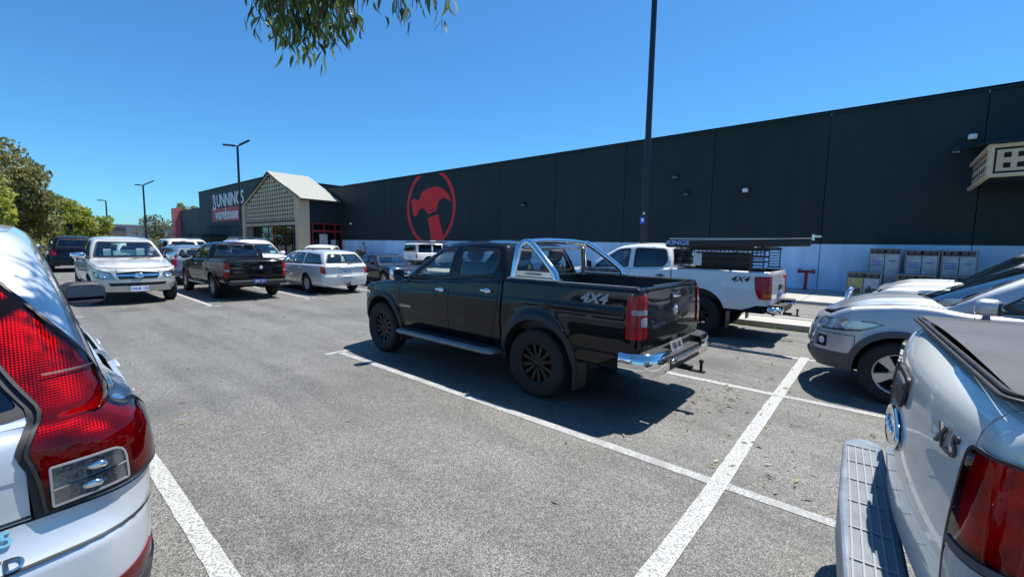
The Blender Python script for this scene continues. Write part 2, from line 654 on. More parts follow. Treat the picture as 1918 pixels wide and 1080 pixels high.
# ------------------------------------------------------------------ ground, markings, footpath, median
def asphalt_mat():
    m, nt, b = new_mat('asphalt')
    tc = nt.nodes.new('ShaderNodeTexCoord')
    o = tc.outputs['Object']
    v = nt.nodes.new('ShaderNodeTexVoronoi')
    v.inputs['Scale'].default_value = 120
    nt.links.new(o, v.inputs['Vector'])
    vr = nt.nodes.new('ShaderNodeTexVoronoi')
    vr.inputs['Scale'].default_value = 38
    nt.links.new(o, vr.inputs['Vector'])
    stone = ramp(nt, v.outputs['Color'], [(0.0, (0.155, 0.149, 0.138)), (0.45, (0.235, 0.226, 0.205)), (0.75, (0.295, 0.283, 0.255)), (1.0, (0.43, 0.41, 0.365))])
    pit = ramp(nt, v.outputs['Distance'], [(0.3, 1.0), (0.66, 0.36)])
    col = mixc(nt, 1.0, stone.outputs[0], pit.outputs[0], 'MULTIPLY')
    st2 = ramp(nt, vr.outputs['Color'], [(0.0, 0.72), (1.0, 1.25)])
    col = mixc(nt, 0.6, col, st2.outputs[0], 'MULTIPLY')
    big = ramp(nt, noise(nt, 0.35, 5, 0.6, o), [(0.3, 0.84), (0.7, 1.12)])
    col = mixc(nt, 1.0, col, big.outputs[0], 'MULTIPLY')
    mid = ramp(nt, noise(nt, 2.2, 6, 0.7, o), [(0.3, 0.88), (0.7, 1.08)])
    col = mixc(nt, 1.0, col, mid.outputs[0], 'MULTIPLY')
    # oil drips and tyre grime where cars stop
    oil = ramp(nt, noise(nt, 1.3, 5, 0.72, o, 0.8), [(0.58, 0.0), (0.72, 0.5)])
    col = mixc(nt, oil.outputs[0], col, (0.05, 0.048, 0.046))
    # round drip stains, about one per bay, broken up by noise
    vd = nt.nodes.new('ShaderNodeTexVoronoi')
    vd.inputs['Scale'].default_value = 0.42
    nt.links.new(o, vd.inputs['Vector'])
    dn = nt.nodes.new('ShaderNodeMath')
    dn.operation = 'MULTIPLY_ADD'
    dn.inputs[1].default_value = 0.16
    nt.links.new(noise(nt, 6.0, 4, 0.7, o), dn.inputs[0])
    nt.links.new(vd.outputs['Distance'], dn.inputs[2])
    drip = ramp(nt, dn.outputs[0], [(0.16, 0.7), (0.29, 0.0)])
    col = mixc(nt, drip.outputs[0], col, (0.075, 0.072, 0.068))
    # long scuffs where wheels roll in and out along the bays
    mp = nt.nodes.new('ShaderNodeMapping')
    mp.inputs['Scale'].default_value = (1.5, 0.18, 1)
    nt.links.new(o, mp.inputs[0])
    scuff = ramp(nt, noise(nt, 1.4, 5, 0.65, mp.outputs[0]), [(0.36, 0.72), (0.56, 1.04)])
    col = mixc(nt, 0.8, col, scuff.outputs[0], 'MULTIPLY')
    nt.links.new(col, b.inputs['Base Color'])
    b.inputs['Roughness'].default_value = 0.7
    b.inputs['Specular IOR Level'].default_value = 0.5
    h = nt.nodes.new('ShaderNodeMath')
    h.operation = 'SUBTRACT'
    h.inputs[0].default_value = 1.0
    nt.links.new(v.outputs['Distance'], h.inputs[1])
    bump(nt, b, h.outputs[0], 0.5, 0.005)
    return m

M_ASPH = asphalt_mat()
me = bpy.data.meshes.new('ground')
_N = 40
gv = [(-400 + 1000 * i / _N, -300 + 1100 * j / _N, 0) for i in range(_N + 1) for j in range(_N + 1)]
gf = [(i * (_N + 1) + j, (i + 1) * (_N + 1) + j, (i + 1) * (_N + 1) + j + 1, i * (_N + 1) + j + 1) for i in range(_N) for j in range(_N)]
me.from_pydata(gv, [], gf)
tag(link('ground', me, M_ASPH), kind='structure')

def line_paint(name, wear):
    m, nt, b = new_mat(name)
    tc = nt.nodes.new('ShaderNodeTexCoord')
    o = tc.outputs['Object']
    v = nt.nodes.new('ShaderNodeTexVoronoi')
    v.inputs['Scale'].default_value = 70
    nt.links.new(o, v.inputs['Vector'])
    n = noise(nt, 5, 6, 0.75, o)
    n2 = noise(nt, 45, 4, 0.7, o)
    c = ramp(nt, n2, [(0.3, (0.36, 0.36, 0.34)), (0.7, (0.50, 0.50, 0.475))])
    base = mixc(nt, ramp(nt, v.outputs['Distance'], [(0.5, 0.0), (0.72, 0.8)]).outputs[0], c.outputs[0], (0.16, 0.16, 0.155))
    w = mixc(nt, ramp(nt, n, [(wear, 0.0), (wear + 0.22, 1.0)]).outputs[0], base, (0.25, 0.247, 0.24))
    nt.links.new(w, b.inputs['Base Color'])
    b.inputs['Roughness'].default_value = 0.7
    bump(nt, b, v.outputs['Distance'], 0.3, 0.004)
    return m

M_LINE = line_paint('line_paint', 0.58)
M_LINEW = line_paint('worn_line_paint', 0.40)
def road_line(pts, w, mat, z=0.004):
    m = MB()
    random.seed(int(abs(pts[0][0] * 97 + pts[0][1] * 31)))
    P = dens(np.array(pts, float), 0.12, False)
    vs = []
    for i, p in enumerate(P):
        a, b = P[max(0, i - 1)], P[min(len(P) - 1, i + 1)]
        d = (b - a) / np.hypot(*(b - a))
        n = np.array([-d[1], d[0]])
        e0, e1 = w / 2 + random.uniform(-.003, .003), w / 2 + random.uniform(-.003, .003)
        vs += [(*(p + n * e0), z), (*(p - n * e1), z)]
    m.add(vs, [(2 * i, 2 * i + 1, 2 * i + 3, 2 * i + 2) for i in range(len(P) - 1)])
    return tag(m.build('bay_line', mat), kind='structure')
BAY = [-7.12, -4.54, -1.96, 0.62, 3.31, 5.89, 8.16]
for x in BAY:
    road_line([(x, 0.73), (x, 6.42)] if x != 3.31 else [(x, 0.73), (x, 6.42)], 0.105, M_LINEW if x == 3.31 else M_LINE)
    road_line([(x, 0.725), (x + 0.02, -4.8)], 0.095, M_LINEW)
    if x in (0.62, 3.31, 5.89, 8.16):
        road_line([(x - 0.22, 6.44), (x + 0.22, 6.44)], 0.1, M_LINE)
road_line([(-8, 0.82), (1.2, 0.815), (3.0, 0.80), (4.6, 0.83), (8.3, 0.86)], 0.122, M_LINE, 0.008)
for x in (-6.96, -4.38, -1.8, 0.78, 3.40, 5.96, 8.52, 11.1, 13.7):
    road_line([(x, 13.3), (x + 0.05, 18.7)], 0.105, M_LINE)
    road_line([(x, 18.9), (x, 24.4)], 0.105, M_LINEW)
    road_line([(x, 31.2), (x, 42.0)], 0.105, M_LINEW)
    road_line([(x - 0.2, 13.32), (x + 0.2, 13.32)], 0.1, M_LINE)
road_line([(-7, 18.8), (14, 18.8)], 0.12, M_LINE, 0.008)

def concrete(name, col, sc=1.0):
    m, nt, b = new_mat(name)
    n = noise(nt, 1.2 * sc, 7, 0.7)
    n2 = noise(nt, 60, 3, 0.6)
    c = ramp(nt, n, [(0.3, tuple(v * 0.8 for v in col)), (0.7, tuple(v * 1.12 for v in col))])
    c2 = ramp(nt, n2, [(0.3, 0.86), (0.7, 1.06)])
    nt.links.new(mixc(nt, 1.0, c.outputs[0], c2.outputs[0], 'MULTIPLY'), b.inputs['Base Color'])
    b.inputs['Roughness'].default_value = 0.85
    bump(nt, b, n2, 0.2, 0.004)
    return m
M_CONC = concrete('concrete', (0.42, 0.40, 0.36))
M_KERB = concrete('kerb_concrete', (0.46, 0.44, 0.39))
# footpath along the wall, slab by slab, with its kerb
fp = link('footpath', bpy.data.meshes.new('footpath'), None)
mm = MB(); mm.box((19.9, 30, 0.02), (5.6, 190, 0.04)); fp.data = mm.mesh('footpath'); fp.data.materials.append(simple('sub_base', (0.12, 0.12, 0.11), 0.9))
tag(fp, kind='structure')
mm = MB(); mm.box((0, 0, 0), (5.35, 2.985, 0.06)); slab = mm.mesh('paving_slab', 0.006); slab.materials.append(M_CONC)
for k in range(40):
    link('paving_slab', slab, None, fp, (19.78, -20.5 + 3.0 * k, 0.07 + 0.002 * (k % 3)))
mm = MB(); mm.box((0, 0, 0), (0.28, 2.99, 0.12)); kerb = mm.mesh('kerb_stone', 0.02); kerb.materials.append(M_KERB)
for k in range(40):
    link('kerb_stone', kerb, None, fp, (16.94, -20.5 + 3.0 * k, 0.05))
# median strip between the bays and the lane
md = empty('median_strip', (11.55, 0, 0)); tag(md, kind='structure')
mm = MB(); mm.box((0, 0, 0.05), (0.9, 40, 0.12)); mm.build('median_infill', M_CONC, md, (0.0, 3.0, 0), None, 0.01)
mm = MB(); mm.box((0, 0, 0), (0.16, 1.985, 0.15)); mk = mm.mesh('kerb_stone', 0.025); mk.materials.append(M_KERB)
for k in range(20):
    for dx in (-0.53, 0.53):
        link('kerb_stone', mk, None, md, (dx, -16 + 2.0 * k, 0.06))

# ------------------------------------------------------------------ warehouse
WX, WT, WB = 22.4, 7.40, 2.02
def wall_mat(name, col, rough=0.75):
    m, nt, b = new_mat(name)
    n = noise(nt, 0.5, 6, 0.65)
    n2 = noise(nt, 30, 4, 0.6)
    tc = nt.nodes.new('ShaderNodeTexCoord')
    mp = nt.nodes.new('ShaderNodeMapping')
    mp.inputs['Scale'].default_value = (1, 1.6, 0.2)
    nt.links.new(tc.outputs['Object'], mp.inputs[0])
    n3 = noise(nt, 1.0, 5, 0.7, mp.outputs[0])
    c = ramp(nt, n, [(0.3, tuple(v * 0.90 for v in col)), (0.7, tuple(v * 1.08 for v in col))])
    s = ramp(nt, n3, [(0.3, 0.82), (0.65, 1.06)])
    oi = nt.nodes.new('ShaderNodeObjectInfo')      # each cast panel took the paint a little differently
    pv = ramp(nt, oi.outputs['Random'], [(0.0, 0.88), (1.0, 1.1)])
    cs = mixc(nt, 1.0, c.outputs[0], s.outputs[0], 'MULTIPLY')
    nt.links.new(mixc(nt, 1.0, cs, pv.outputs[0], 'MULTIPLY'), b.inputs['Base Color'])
    b.inputs['Roughness'].default_value = rough
    b.inputs['Specular IOR Level'].default_value = 0.3
    bump(nt, b, n2, 0.15, 0.004)
    return m
M_WGREEN = wall_mat('dark_green_wall_paint', (0.015, 0.031, 0.036), 0.7)
M_WWHITE = wall_mat('skylit_white_paint', (0.50, 0.68, 0.90))  # white paint with the blue of the skylight put into its colour
M_WTALL = wall_mat('slate_wall_paint', (0.045, 0.065, 0.075), 0.7)
M_CREAM = wall_mat('cream_render', (0.62, 0.50, 0.34))
M_LOGO = simple('logo_red', (0.66, 0.014, 0.02), 0.6, var=0.08)
M_SIGNR = simple('sign_red', (0.55, 0.03, 0.045), 0.55)
M_ROOFSH = simple('roof_sheet', (0.40, 0.40, 0.34), 0.5, 0.1, var=0.08)
wh = empty('warehouse_building', (WX, 0, 0))
tag(wh, 'long dark green warehouse with white base band and tilt-up wall panels', 'building')
mm = MB(); mm.box((22, 12, WT / 2 - 0.01), (43.6, 100, WT - 0.04)); mm.build('wall_core', M_DARK, wh, (0.25, 0, 0))
js = [-12.0, -7.3, -2.3, 2.125, 6.6, 11.2, 15.87, 20.55, 25.25, 29.95, 34.65, 39.35, 44.05, 48.7, 53.4, 58.1, 62.3]
js = [-40, -35.3, -30.6, -25.9, -21.2, -16.5] + js
for i in range(len(js) - 1):
    y0, y1 = js[i] + 0.012, js[i + 1] - 0.012
    mm = MB(); mm.box((0.1, (y0 + y1) / 2, (WT + WB) / 2), (0.2, y1 - y0, WT - WB)); mm.build('wall_panel', M_WGREEN, wh, None, None, 0.008)
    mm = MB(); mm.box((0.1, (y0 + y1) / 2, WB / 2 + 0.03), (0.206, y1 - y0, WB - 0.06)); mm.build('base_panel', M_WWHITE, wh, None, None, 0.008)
mm = MB(); mm.box((0.1, 11.2, WT + 0.03), (0.34, 102.6, 0.06)); mm.box((-0.06, 11.2, WT - 0.02), (0.02, 102.6, 0.12)); mm.build('parapet_capping', M_WGREEN, wh)
# hammer roundel painted on the wall (ring cut off by the wall's top and by the base band)
lz, ly, lr = 4.70, 28.15, 3.08
mm = MB()
n = 96
vs, fs = [], []
seg = []
def ring_ok(z): return WB + 0.02 < z < WT - 0.10
for k in range(n):
    a0, a1 = 2 * math.pi * k / n, 2 * math.pi * (k + 1) / n
    q = [(ly + (lr - dr) * math.cos(a), lz + (lr - dr) * math.sin(a)) for a, dr in ((a0, 0), (a1, 0), (a1, 0.30), (a0, 0.30))]
    zs = [p[1] for p in q]
    if max(zs) > WT - 0.1 and min(zs) > WT - 0.1: continue
    if max(zs) < WB + 0.02: continue
    q = [(p[0], min(max(p[1], WB + 0.02), WT - 0.1)) for p in q]
    o = len(vs)
    vs += [(-0.006, p[0], p[1]) for p in q]
    fs.append((o, o + 3, o + 2, o + 1))
for half in (0, 1):
    mm = MB()
    mm.add(vs, [f for f in fs if (np.mean([vs[i][1] for i in f]) > ly) == bool(half)])
    mm.v = [(p[0], round(p[1], 3), round(p[2], 3)) for p in mm.v]
    me = mm.mesh('logo_ring', 0, True)
    bm = bmesh.new(); bm.from_mesh(me)
    used = [v for v in bm.verts if not v.link_faces]
    bmesh.ops.delete(bm, geom=used, context='VERTS'); bm.to_mesh(me); bm.free()
    link('logo_ring', me, M_LOGO, wh)
# hammer: image-right is -Y; coordinates (right, up) about the ring centre
ham = [(-2.52, 0.72), (-1.82, 0.80), (-1.78, 0.62), (-1.32, 0.74), (-1.04, 1.29), (-0.2, 1.53), (0.84, 1.60), (1.6, 1.38), (2.3, 0.86), (2.6, 0.30), (1.95, 0.62), (1.43, 0.66), (1.06, 0.43), (0.86, 0.0), (0.84, -0.28), (0.3, -0.42), (-0.28, -0.55), (-0.5, -0.3), (-0.75, -0.08), (-1.18, 0.02), (-1.5, -0.22), (-1.66, -0.58), (-2.18, -0.64)]
han = [(-0.28, -0.86), (1.0, -0.58), (1.76, -2.62), (0.17, -2.62)]
bnd = [(-0.1, -0.36), (0.64, -0.18), (0.64, -0.07), (-0.1, -0.23)]
def flat_on_wall(poly, name, mat, x=-0.008):
    V, F = fill(dens(ccw(np.array([(p[0], p[1]) for p in poly])), 0.4), [], 0.6)
    me = bpy.data.meshes.new(name)
    me.from_pydata([(x, ly - v[0], lz + v[1]) for v in V], [], [tuple(int(i) for i in f) for f in F])
    return link(name, me, mat, wh)
flat_on_wall(rnd(ham, 0.12, 3), 'logo_hammer_head', M_LOGO)
flat_on_wall(han, 'logo_hammer_handle', M_LOGO)
flat_on_wall(bnd, 'logo_hammer_slot', M_WGREEN, -0.011)
# wall fittings
def wall_lamp(y, z, pale):
    o = empty('wall_flood_lamp', (WX, y, z))
    m = MB(); m.box((-0.03, 0, 0), (0.06, 0.2, 0.2)); m.box((-0.14, 0, 0.06), (0.2, 0.05, 0.05))
    m.build('bracket', M_BLACKPL, o)
    m = MB(); m.rbox((-0.2, 0, 0.0), (0.2, 0.24, 0.18), 4, 10); m.build('lamp_head', M_WHITEPR if pale else M_BLACKPL, o)
    m = MB(); m.box((-0.2, 0, -0.09), (0.14, 0.2, 0.03)); m.build('lamp_glass', M_CLEAR, o)
    return o
for (y, z, pale, lab) in ((18.28, 4.48, 0, 'dark flood lamp on the wall right of the hammer logo'), (8.37, 5.39, 0, 'small dark camera lamp high on the wall right of the tall pole'), (7.78, 4.5, 0, 'dark flood lamp on the wall below the small camera lamp'),
                          (5.1, 4.44, 1, 'white flood lamp on the wall above the awning ute'), (-1.61, 5.39, 0, 'dark flood lamp high on the wall left of the cream canopy'), (-1.98, 5.79, 1, 'white box lamp highest on the wall above the cream canopy'), (40.3, 3.63, 1, 'small white lamp on the wall beside the entrance gable')):
    tag(wall_lamp(y, z, pale), lab, 'wall lamp', 'lamps along the warehouse wall')
# ------------------------------------------------------------------ cream canopy on the right
cn = empty('canopy', (WX, 0, 0))
tag(cn, 'cream boxed canopy with dark square openings projecting from the wall at right', 'canopy')
y0, y1, x0, z0, z1 = -2.03, -12.0, -3.72, 3.93, 4.86
mm = MB()
for z in (z0 + 0.05, z1 - 0.05):
    mm.box((x0 + 0.03, (y0 + y1) / 2, z), (0.12, y0 - y1, 0.1)); mm.box((x0 / 2 - .03, y0 - 0.03, z), (-x0 - 0.06, 0.12, 0.1))
mm.box((x0 + 0.03, y0 - 0.05, (z0 + z1) / 2), (0.13, 0.13, z1 - z0 + .01))
mm.build('canopy_edge_beam', M_CREAM, cn, None, None, 0.01)
mm = MB(); mm.box((x0 + 0.08, (y0 + y1) / 2, (z0 + z1) / 2), (0.04, y0 - y1 - 0.1, z1 - z0 - 0.2)); mm.box((x0 / 2, y0 - 0.09, (z0 + z1) / 2), (-x0 - 0.2, 0.04, z1 - z0 - 0.2)); mm.box((x0 / 2, (y0 + y1) / 2 - .1, z0 + 0.12), (-x0 - 0.2, y0 - y1 - 0.3, 0.04))
mm.build('canopy_dark_frame', M_WGREEN, cn)
mm = MB(); mm.box((x0 + 0.045, -6.75, (z0 + z1) / 2), (0.04, 9.1, 0.6)); mm.box((x0 / 2 - 0.05, y0 - 0.055, (z0 + z1) / 2), (-x0 - 0.6, 0.04, 0.54)); mm.build('canopy_panel', M_CREAM, cn)
sq = MB(); sq.box((0, 0, 0), (0.012, 0.14, 0.14)); sqm = sq.mesh('canopy_opening'); sqm.materials.append(M_DARK)
for i in range(34):
    for z in (-0.145, 0.145):
        link('canopy_opening', sqm, None, cn, (x0 + 0.022, -2.41 - 0.265 * i, (z0 + z1) / 2 + z))
sq = MB(); sq.box((0, 0, 0), (0.17, 0.012, 0.13)); sqm = sq.mesh('canopy_opening'); sqm.materials.append(M_DARK)
for i in range(8):
    for z in (-0.13, 0.13):
        link('canopy_opening', sqm, None, cn, (x0 + 0.5 + 0.38 * i, y0 - 0.032, (z0 + z1) / 2 + z))
mm = MB(); mm.add([(x0 - 0.12, y0 + 0.1, z1 + .01), (x0 - 0.12, y1, z1 + .01), (0, y1, z1 + 0.55), (0, y0 + 0.1, z1 + 0.55), (x0 - 0.12, y0 + 0.1, z1 + .06), (x0 - 0.12, y1, z1 + .06), (0, y1, z1 + 0.6), (0, y0 + 0.1, z1 + 0.6)], [(3, 2, 1, 0), (4, 5, 6, 7), (0, 1, 5, 4), (3, 0, 4, 7), (1, 2, 6, 5)])
mm.build('canopy_roof', M_WGREEN, cn)
# ------------------------------------------------------------------ entrance gable
en = empty('entrance_gable', (0, 0, 0))
tag(en, 'cream gabled entrance with lattice front and pale sheet roof on the warehouse', 'entrance')
gx, ya, yb, yr, zr, ze = 18.0, 42.3, 57.3, 49.3, 8.86, 5.80
mm = MB()
for y in (ya + 0.35, yb - 0.45):
    mm = MB(); mm.box((gx + 0.55, y, ze / 2), (1.1, 0.7 if y < 50 else 0.9, ze + 0.1))
    mm.build('pillar', M_CREAM, en, None, None, 0.02)
mm = MB(); mm.box((gx + 0.3, (ya + yb) / 2, 3.55), (0.5, yb - ya - 1.7, 0.3)); mm.build('lintel', M_CREAM, en, None, None, 0.01)
mm = MB(); mm.box((gx + 2.8, ya + 0.1, 4.75), (3.2, 0.16, 2.3)); mm.build('side_wall', M_WGREEN, en)
mm = MB(); mm.box((gx + 2.8, yb - 0.3, 3.0), (3.2, 0.2, 5.8)); mm.build('side_wall', M_WGREEN, en)
# lattice: thin vertical and horizontal slats in front of a dark sheet
mm = MB(); mm.add([(gx + 0.34, ya + 0.7, 3.7), (gx + 0.34, yb - 0.9, 3.7), (gx + 0.34, yb - 0.9, ze), (gx + 0.34, yr, zr - 0.35), (gx + 0.34, ya + 0.7, ze)], [(4, 3, 2, 1, 0)]); mm.build('lattice_backing', M_DARK, en)
zg = lambda y: ze + (zr - 0.35 - ze) * (1 - abs(y - yr) / (yr - ya - 0.7 if y < yr else yb - 0.9 - yr))
mm = MB()
y = ya + 0.72
while y < yb - 0.9:
    t = zg(y)
    mm.box((gx + 0.20, y, (3.75 + t) / 2), (0.02, 0.32, t - 3.75)); y += 0.60
z = 3.82
while z < zr - 0.5:
    lo, hi = ya + 0.7, yb - 0.9
    if z > ze:
        k = (z - ze) / (zr - 0.35 - ze); lo, hi = lo + (yr - lo) * k, hi - (hi - yr) * k
    mm.box((gx + 0.197, (lo + hi) / 2, z), (0.02, hi - lo, 0.22)); z += 0.42
mm.build('lattice', M_CREAM, en)['kind'] = 'stuff'
mm = MB(); mm.box((gx + 0.2, (ya + yb) / 2, 3.78), (0.06, yb - ya - 1.6, 0.16)); mm.build('lattice_rail', M_WGREEN, en)
# barge boards and roof
def rafter(m, y0_, z0_, x, w, h): m.bar((x, y0_, z0_), (x, yr, zr), w, h, up=(1, 0, 0))
mm = MB(); rafter(mm, ya - 0.25, ze - 0.12, gx + 0.10, 0.34, 0.1); rafter(mm, yb + 0.1, ze - 0.12, gx + 0.10, 0.34, 0.1); mm.build('barge_board', M_CREAM, en)
mm = MB(); rafter(mm, ya - 0.30, ze + 0.06, gx + 0.04, 0.12, 0.14); rafter(mm, yb + 0.15, ze + 0.06, gx + 0.04, 0.12, 0.14); mm.build('barge_flashing', M_WGREEN, en)
for (yo, nm) in ((ya - 0.3, 0), (yb + 0.15, 1)):
    mm = MB()
    n = 48
    vs, fs = [], []
    for i in range(n + 1):
        x = gx - 0.05 + (22.3 - gx) * i / n
        dz = 0.05 if i % 4 in (1, 2) else 0.0
        vs += [(x, yo, ze + 0.0 + dz), (x, yr, zr + 0.12 + dz)]
    for i in range(n):
        q = (2 * i, 2 * i + 1, 2 * i + 3, 2 * i + 2)
        fs.append(q if nm else q[::-1])
    mm.add(vs, fs)
    mm.build('roof_slope', M_ROOFSH, en)
mm = MB(); mm.add([(22.28, ya - .3, ze), (22.28, yb + .1, ze), (22.28, yr, zr)], [(0, 1, 2)]); mm.box((gx + 2.2, ya - 0.36, ze - 0.04), (4.2, 0.14, 0.16)); mm.build('gutter', M_WGREEN, en)
# glazing under the gable and the red-framed doors at the side
mm = MB(); mm.box((gx + 0.9, (ya + yb) / 2, 1.75), (0.02, yb - ya - 1.8, 3.3)); mm.build('glazing', glass('shop_glass', (0.10, 0.12, 0.12), 0.035), en)
mm = MB()
for k in range(7):
    mm.box((gx + 0.88, ya + 0.9 + k * 2.2, 1.75), (0.08, 0.06, 3.3))
mm.box((gx + 0.88, (ya + yb) / 2, 2.3), (0.08, yb - ya - 1.8, 0.06)); mm.build('glazing_frame', M_BLACKPL, en)
mm = MB(); mm.box((gx + 0.87, 50.6, 1.8), (0.1, 0.12, 3.4)); mm.build('red_post', M_SIGNR, en)
mm = MB()
for x in (19.35, 20.5, 21.6, 22.3):
    mm.box((x, ya + 0.08, 1.8), (0.1, 0.1, 3.6))
mm.box((20.9, ya + 0.08, 3.56), (3.1, 0.12, 0.1)); mm.box((20.9, ya + 0.07, 2.85), (3.1, 0.12, 0.22)); mm.build('red_door_frame', simple('door_red', (0.3, 0.018, 0.02), 0.5), en)
mm = MB(); mm.box((20.9, ya + 0.25, 1.75), (2.95, 0.02, 3.4)); mm.build('door_glass', glass('door_glass_dark', (0.16, 0.17, 0.17)), en)
mm = MB(); mm.box((20.4, ya + 0.02, 1.75), (0.8, 0.03, 1.6)); mm.box((21.4, ya + 0.02, 1.5), (0.5, 0.03, 1.0)); mm.build('door_poster', simple('poster', (0.55, 0.54, 0.5), 0.6, var=0.4, vscale=6), en)
mm = MB(); mm.box((20.6, ya + 3.5, 1.7), (3.3, 0.1, 3.4)); mm.build('lobby_wall', simple('lobby_wall', (0.2, 0.17, 0.14), 0.8, var=0.5, vscale=2), en)
# ------------------------------------------------------------------ taller sign wing and far wing
tw = empty('sign_wing', (0, 0, 0))
tag(tw, 'taller slate grey wing of the warehouse carrying the large shop sign', 'building')
mm = MB(); mm.box((WX + 12, 77.5, 5.05), (24, 30.2, 10.1)); mm.build('wall', M_WTALL, tw)
mm = MB(); mm.box((WX + 12, 77.5, 10.14), (24.3, 30.5, 0.08)); mm.build('capping', M_WGREEN, tw)
mm = MB(); mm.box((WX - 0.1, 80, 4.1), (0.3, 17, 0.12)); mm.box((WX + 0.0, 80, 2.05), (0.1, 14, 4.0)); mm.build('roller_door_head', M_WGREEN, tw)
mm = MB(); mm.box((WX - 2.5, 84.5, 2.6), (5.0, 14, 0.12)); 
for y in (78, 91): mm.box((WX - 4.9, y, 1.3), (0.15, 0.15, 2.6))
mm.build('loading_awning', M_WGREEN, tw)
sg = empty('shop_sign', (0, 0, 0))
tag(sg, 'large shop sign lettering in white over a red panel on the slate wing', 'sign')
mm = MB(); mm.box((WX - 0.04, 78.2, 5.85), (0.08, 14.0, 2.1)); mm.build('sign_panel', M_SIGNR, sg)
xs_ = WX - 0.10
Mt = lambda y, z: frame_matrix((xs_, y, z), (0, -1, 0), (0, 0, 1))
text_on('sign_initial', 'B', 3.5, Mt(83.5, 7.75), M_WHITEPR, sg, extrude=0.03, bold=0.05, width=0.85)
mm = MB(); mm.bar((xs_ - .05, 84.5, 6.9), (xs_ - .05, 83.2, 8.9), 0.16, 0.02, up=(1, 0, 0)); mm.build('sign_slash', M_SIGNR, sg)
text_on('sign_lettering', 'UNNINGS', 2.75, Mt(76.1, 7.95), M_WHITEPR, sg, extrude=0.03, bold=0.05, width=1.0)
text_on('sign_lettering', 'warehouse', 2.35, Mt(77.9, 5.85), M_WHITEPR, sg, extrude=0.03, bold=0.05, width=1.03)
fw_ = empty('far_wing', (0, 0, 0))
tag(fw_, 'low slate grey end wing with a red upright fin at its far corner', 'building')
mm = MB(); mm.box((WX + 10, 99.3, 3.75), (20, 13.2, 7.5)); mm.build('wall', M_WTALL, fw_)
mm = MB(); mm.box((WX - 0.3, 107.2, 4.0), (1.2, 2.6, 7.9)); mm.build('red_fin', simple('fin_red', (0.75, 0.16, 0.16), 0.6), fw_)
mm = MB(); mm.box((WX + 4, 116, 1.6), (8, 10, 3.2)); mm.build('dark_shed', M_WGREEN, fw_)
# ------------------------------------------------------------------ far pale building
fb = empty('far_building', (0, 0, 0))
tag(fb, 'low pale building far off between the trees left of the warehouse', 'building')
mm = MB(); mm.box((18, 118, 2.2), (12, 12, 4.4)); mm.build('wall', simple('pale_wall', (0.6, 0.58, 0.54), 0.8, var=0.1), fb)
mm = MB(); mm.box((18, 118, 4.45), (12.6, 12.6, 0.2)); mm.build('roof', simple('grey_roof', (0.35, 0.36, 0.37), 0.6), fb)
mm = MB(); mm.box((13.6, 111.9, 2.0), (2.6, 0.2, 3.9)); mm.build('brown_bay', simple('brown_wall', (0.22, 0.17, 0.15), 0.8), fb)

# ------------------------------------------------------------------ gas bottle cages
M_CAGE = simple('cage_zinc', (0.2, 0.2, 0.2), 0.5, 0.5, var=0.2)
M_POST1 = simple('poster_pale', (0.36, 0.40, 0.45), 0.5, var=0.25, vscale=5)
M_POSTY = simple('poster_yellow', (0.42, 0.36, 0.14), 0.5, var=0.2, vscale=6)
M_POSTG = simple('poster_grey', (0.06, 0.065, 0.075), 0.5)
def cage(lab, x, y, z0, z1, wy, wx, pale):
    o = empty('gas_bottle_cage', (x, y, 0.10))
    tag(o, lab, 'cage', 'gas bottle cages along the wall')
    m = MB()
    for sx_ in (-1, 1):
        for sy in (-1, 1):
            m.box((sx_ * wx / 2, sy * wy / 2, (z0 + z1) / 2), (0.04, 0.04, z1 - z0))
    for z in (z0 + 0.02, (z0 + z1) / 2, z1 - 0.02, z1 - 0.2):
        for s_ in (-1, 1):
            m.box((s_ * wx / 2, 0, z), (0.035, wy, 0.03)); m.box((0, s_ * wy / 2, z), (wx, 0.035, 0.03))
    n = int(wy / 0.09)
    for k in range(1, n):
        m.box((-wx / 2, -wy / 2 + wy * k / n, (z0 + z1) / 2), (0.008, 0.008, z1 - z0))
    m.box((0, 0, z1), (wx, wy, 0.02))
    m.build('cage_frame', M_CAGE, o)
    m = MB(); m.box((wx / 2 - 0.03, 0, (z0 + z1) / 2), (0.01, wy - 0.04, z1 - z0 - 0.03)); m.box((0, 0, z0 + 0.03), (wx - 0.05, wy - 0.05, 0.02)); m.build('cage_shade_sheet', M_POSTG, o)  # dark sheet added so that the gaps between the boards look shaded
    # printed boards on the front
    for s_ in (-1, 1):
        m = MB(); m.box((-wx / 2 - 0.02, s_ * wy * 0.24, (z0 + z1) / 2 - 0.08), (0.01, wy * 0.45, z1 - z0 - 0.26)); pb = m.build('printed_board', M_POST1 if pale else (M_POSTY if s_ > 0 else M_POST1), o)
        m = MB(); m.box((-wx / 2 - 0.028, s_ * wy * 0.24, z0 + 0.2), (0.004, wy * 0.34, 0.18)); m.box((-wx / 2 - 0.028, s_ * wy * 0.24 + .04, z0 + 0.32), (0.004, wy * 0.08, 0.12)); m.build('printed_picture', M_POSTG, pb)
        if pale:
            m = MB()
            for k in range(3 if s_ > 0 else 1):
                m.box((-wx / 2 - 0.028, s_ * wy * 0.24, z1 - 0.45 - 0.08 * k), (0.004, wy * (0.36 if s_ > 0 else 0.2), 0.035))
            m.build('printed_lines', M_BLUEPR, pb)
        m = MB()
        for k in range(2):
            m.box((-wx / 2 - 0.03, s_ * wy * (0.14 + 0.2 * k), z1 - 0.1), (0.006, wy * 0.16, 0.11))
        m.build('header_sign', M_POSTG, pb)
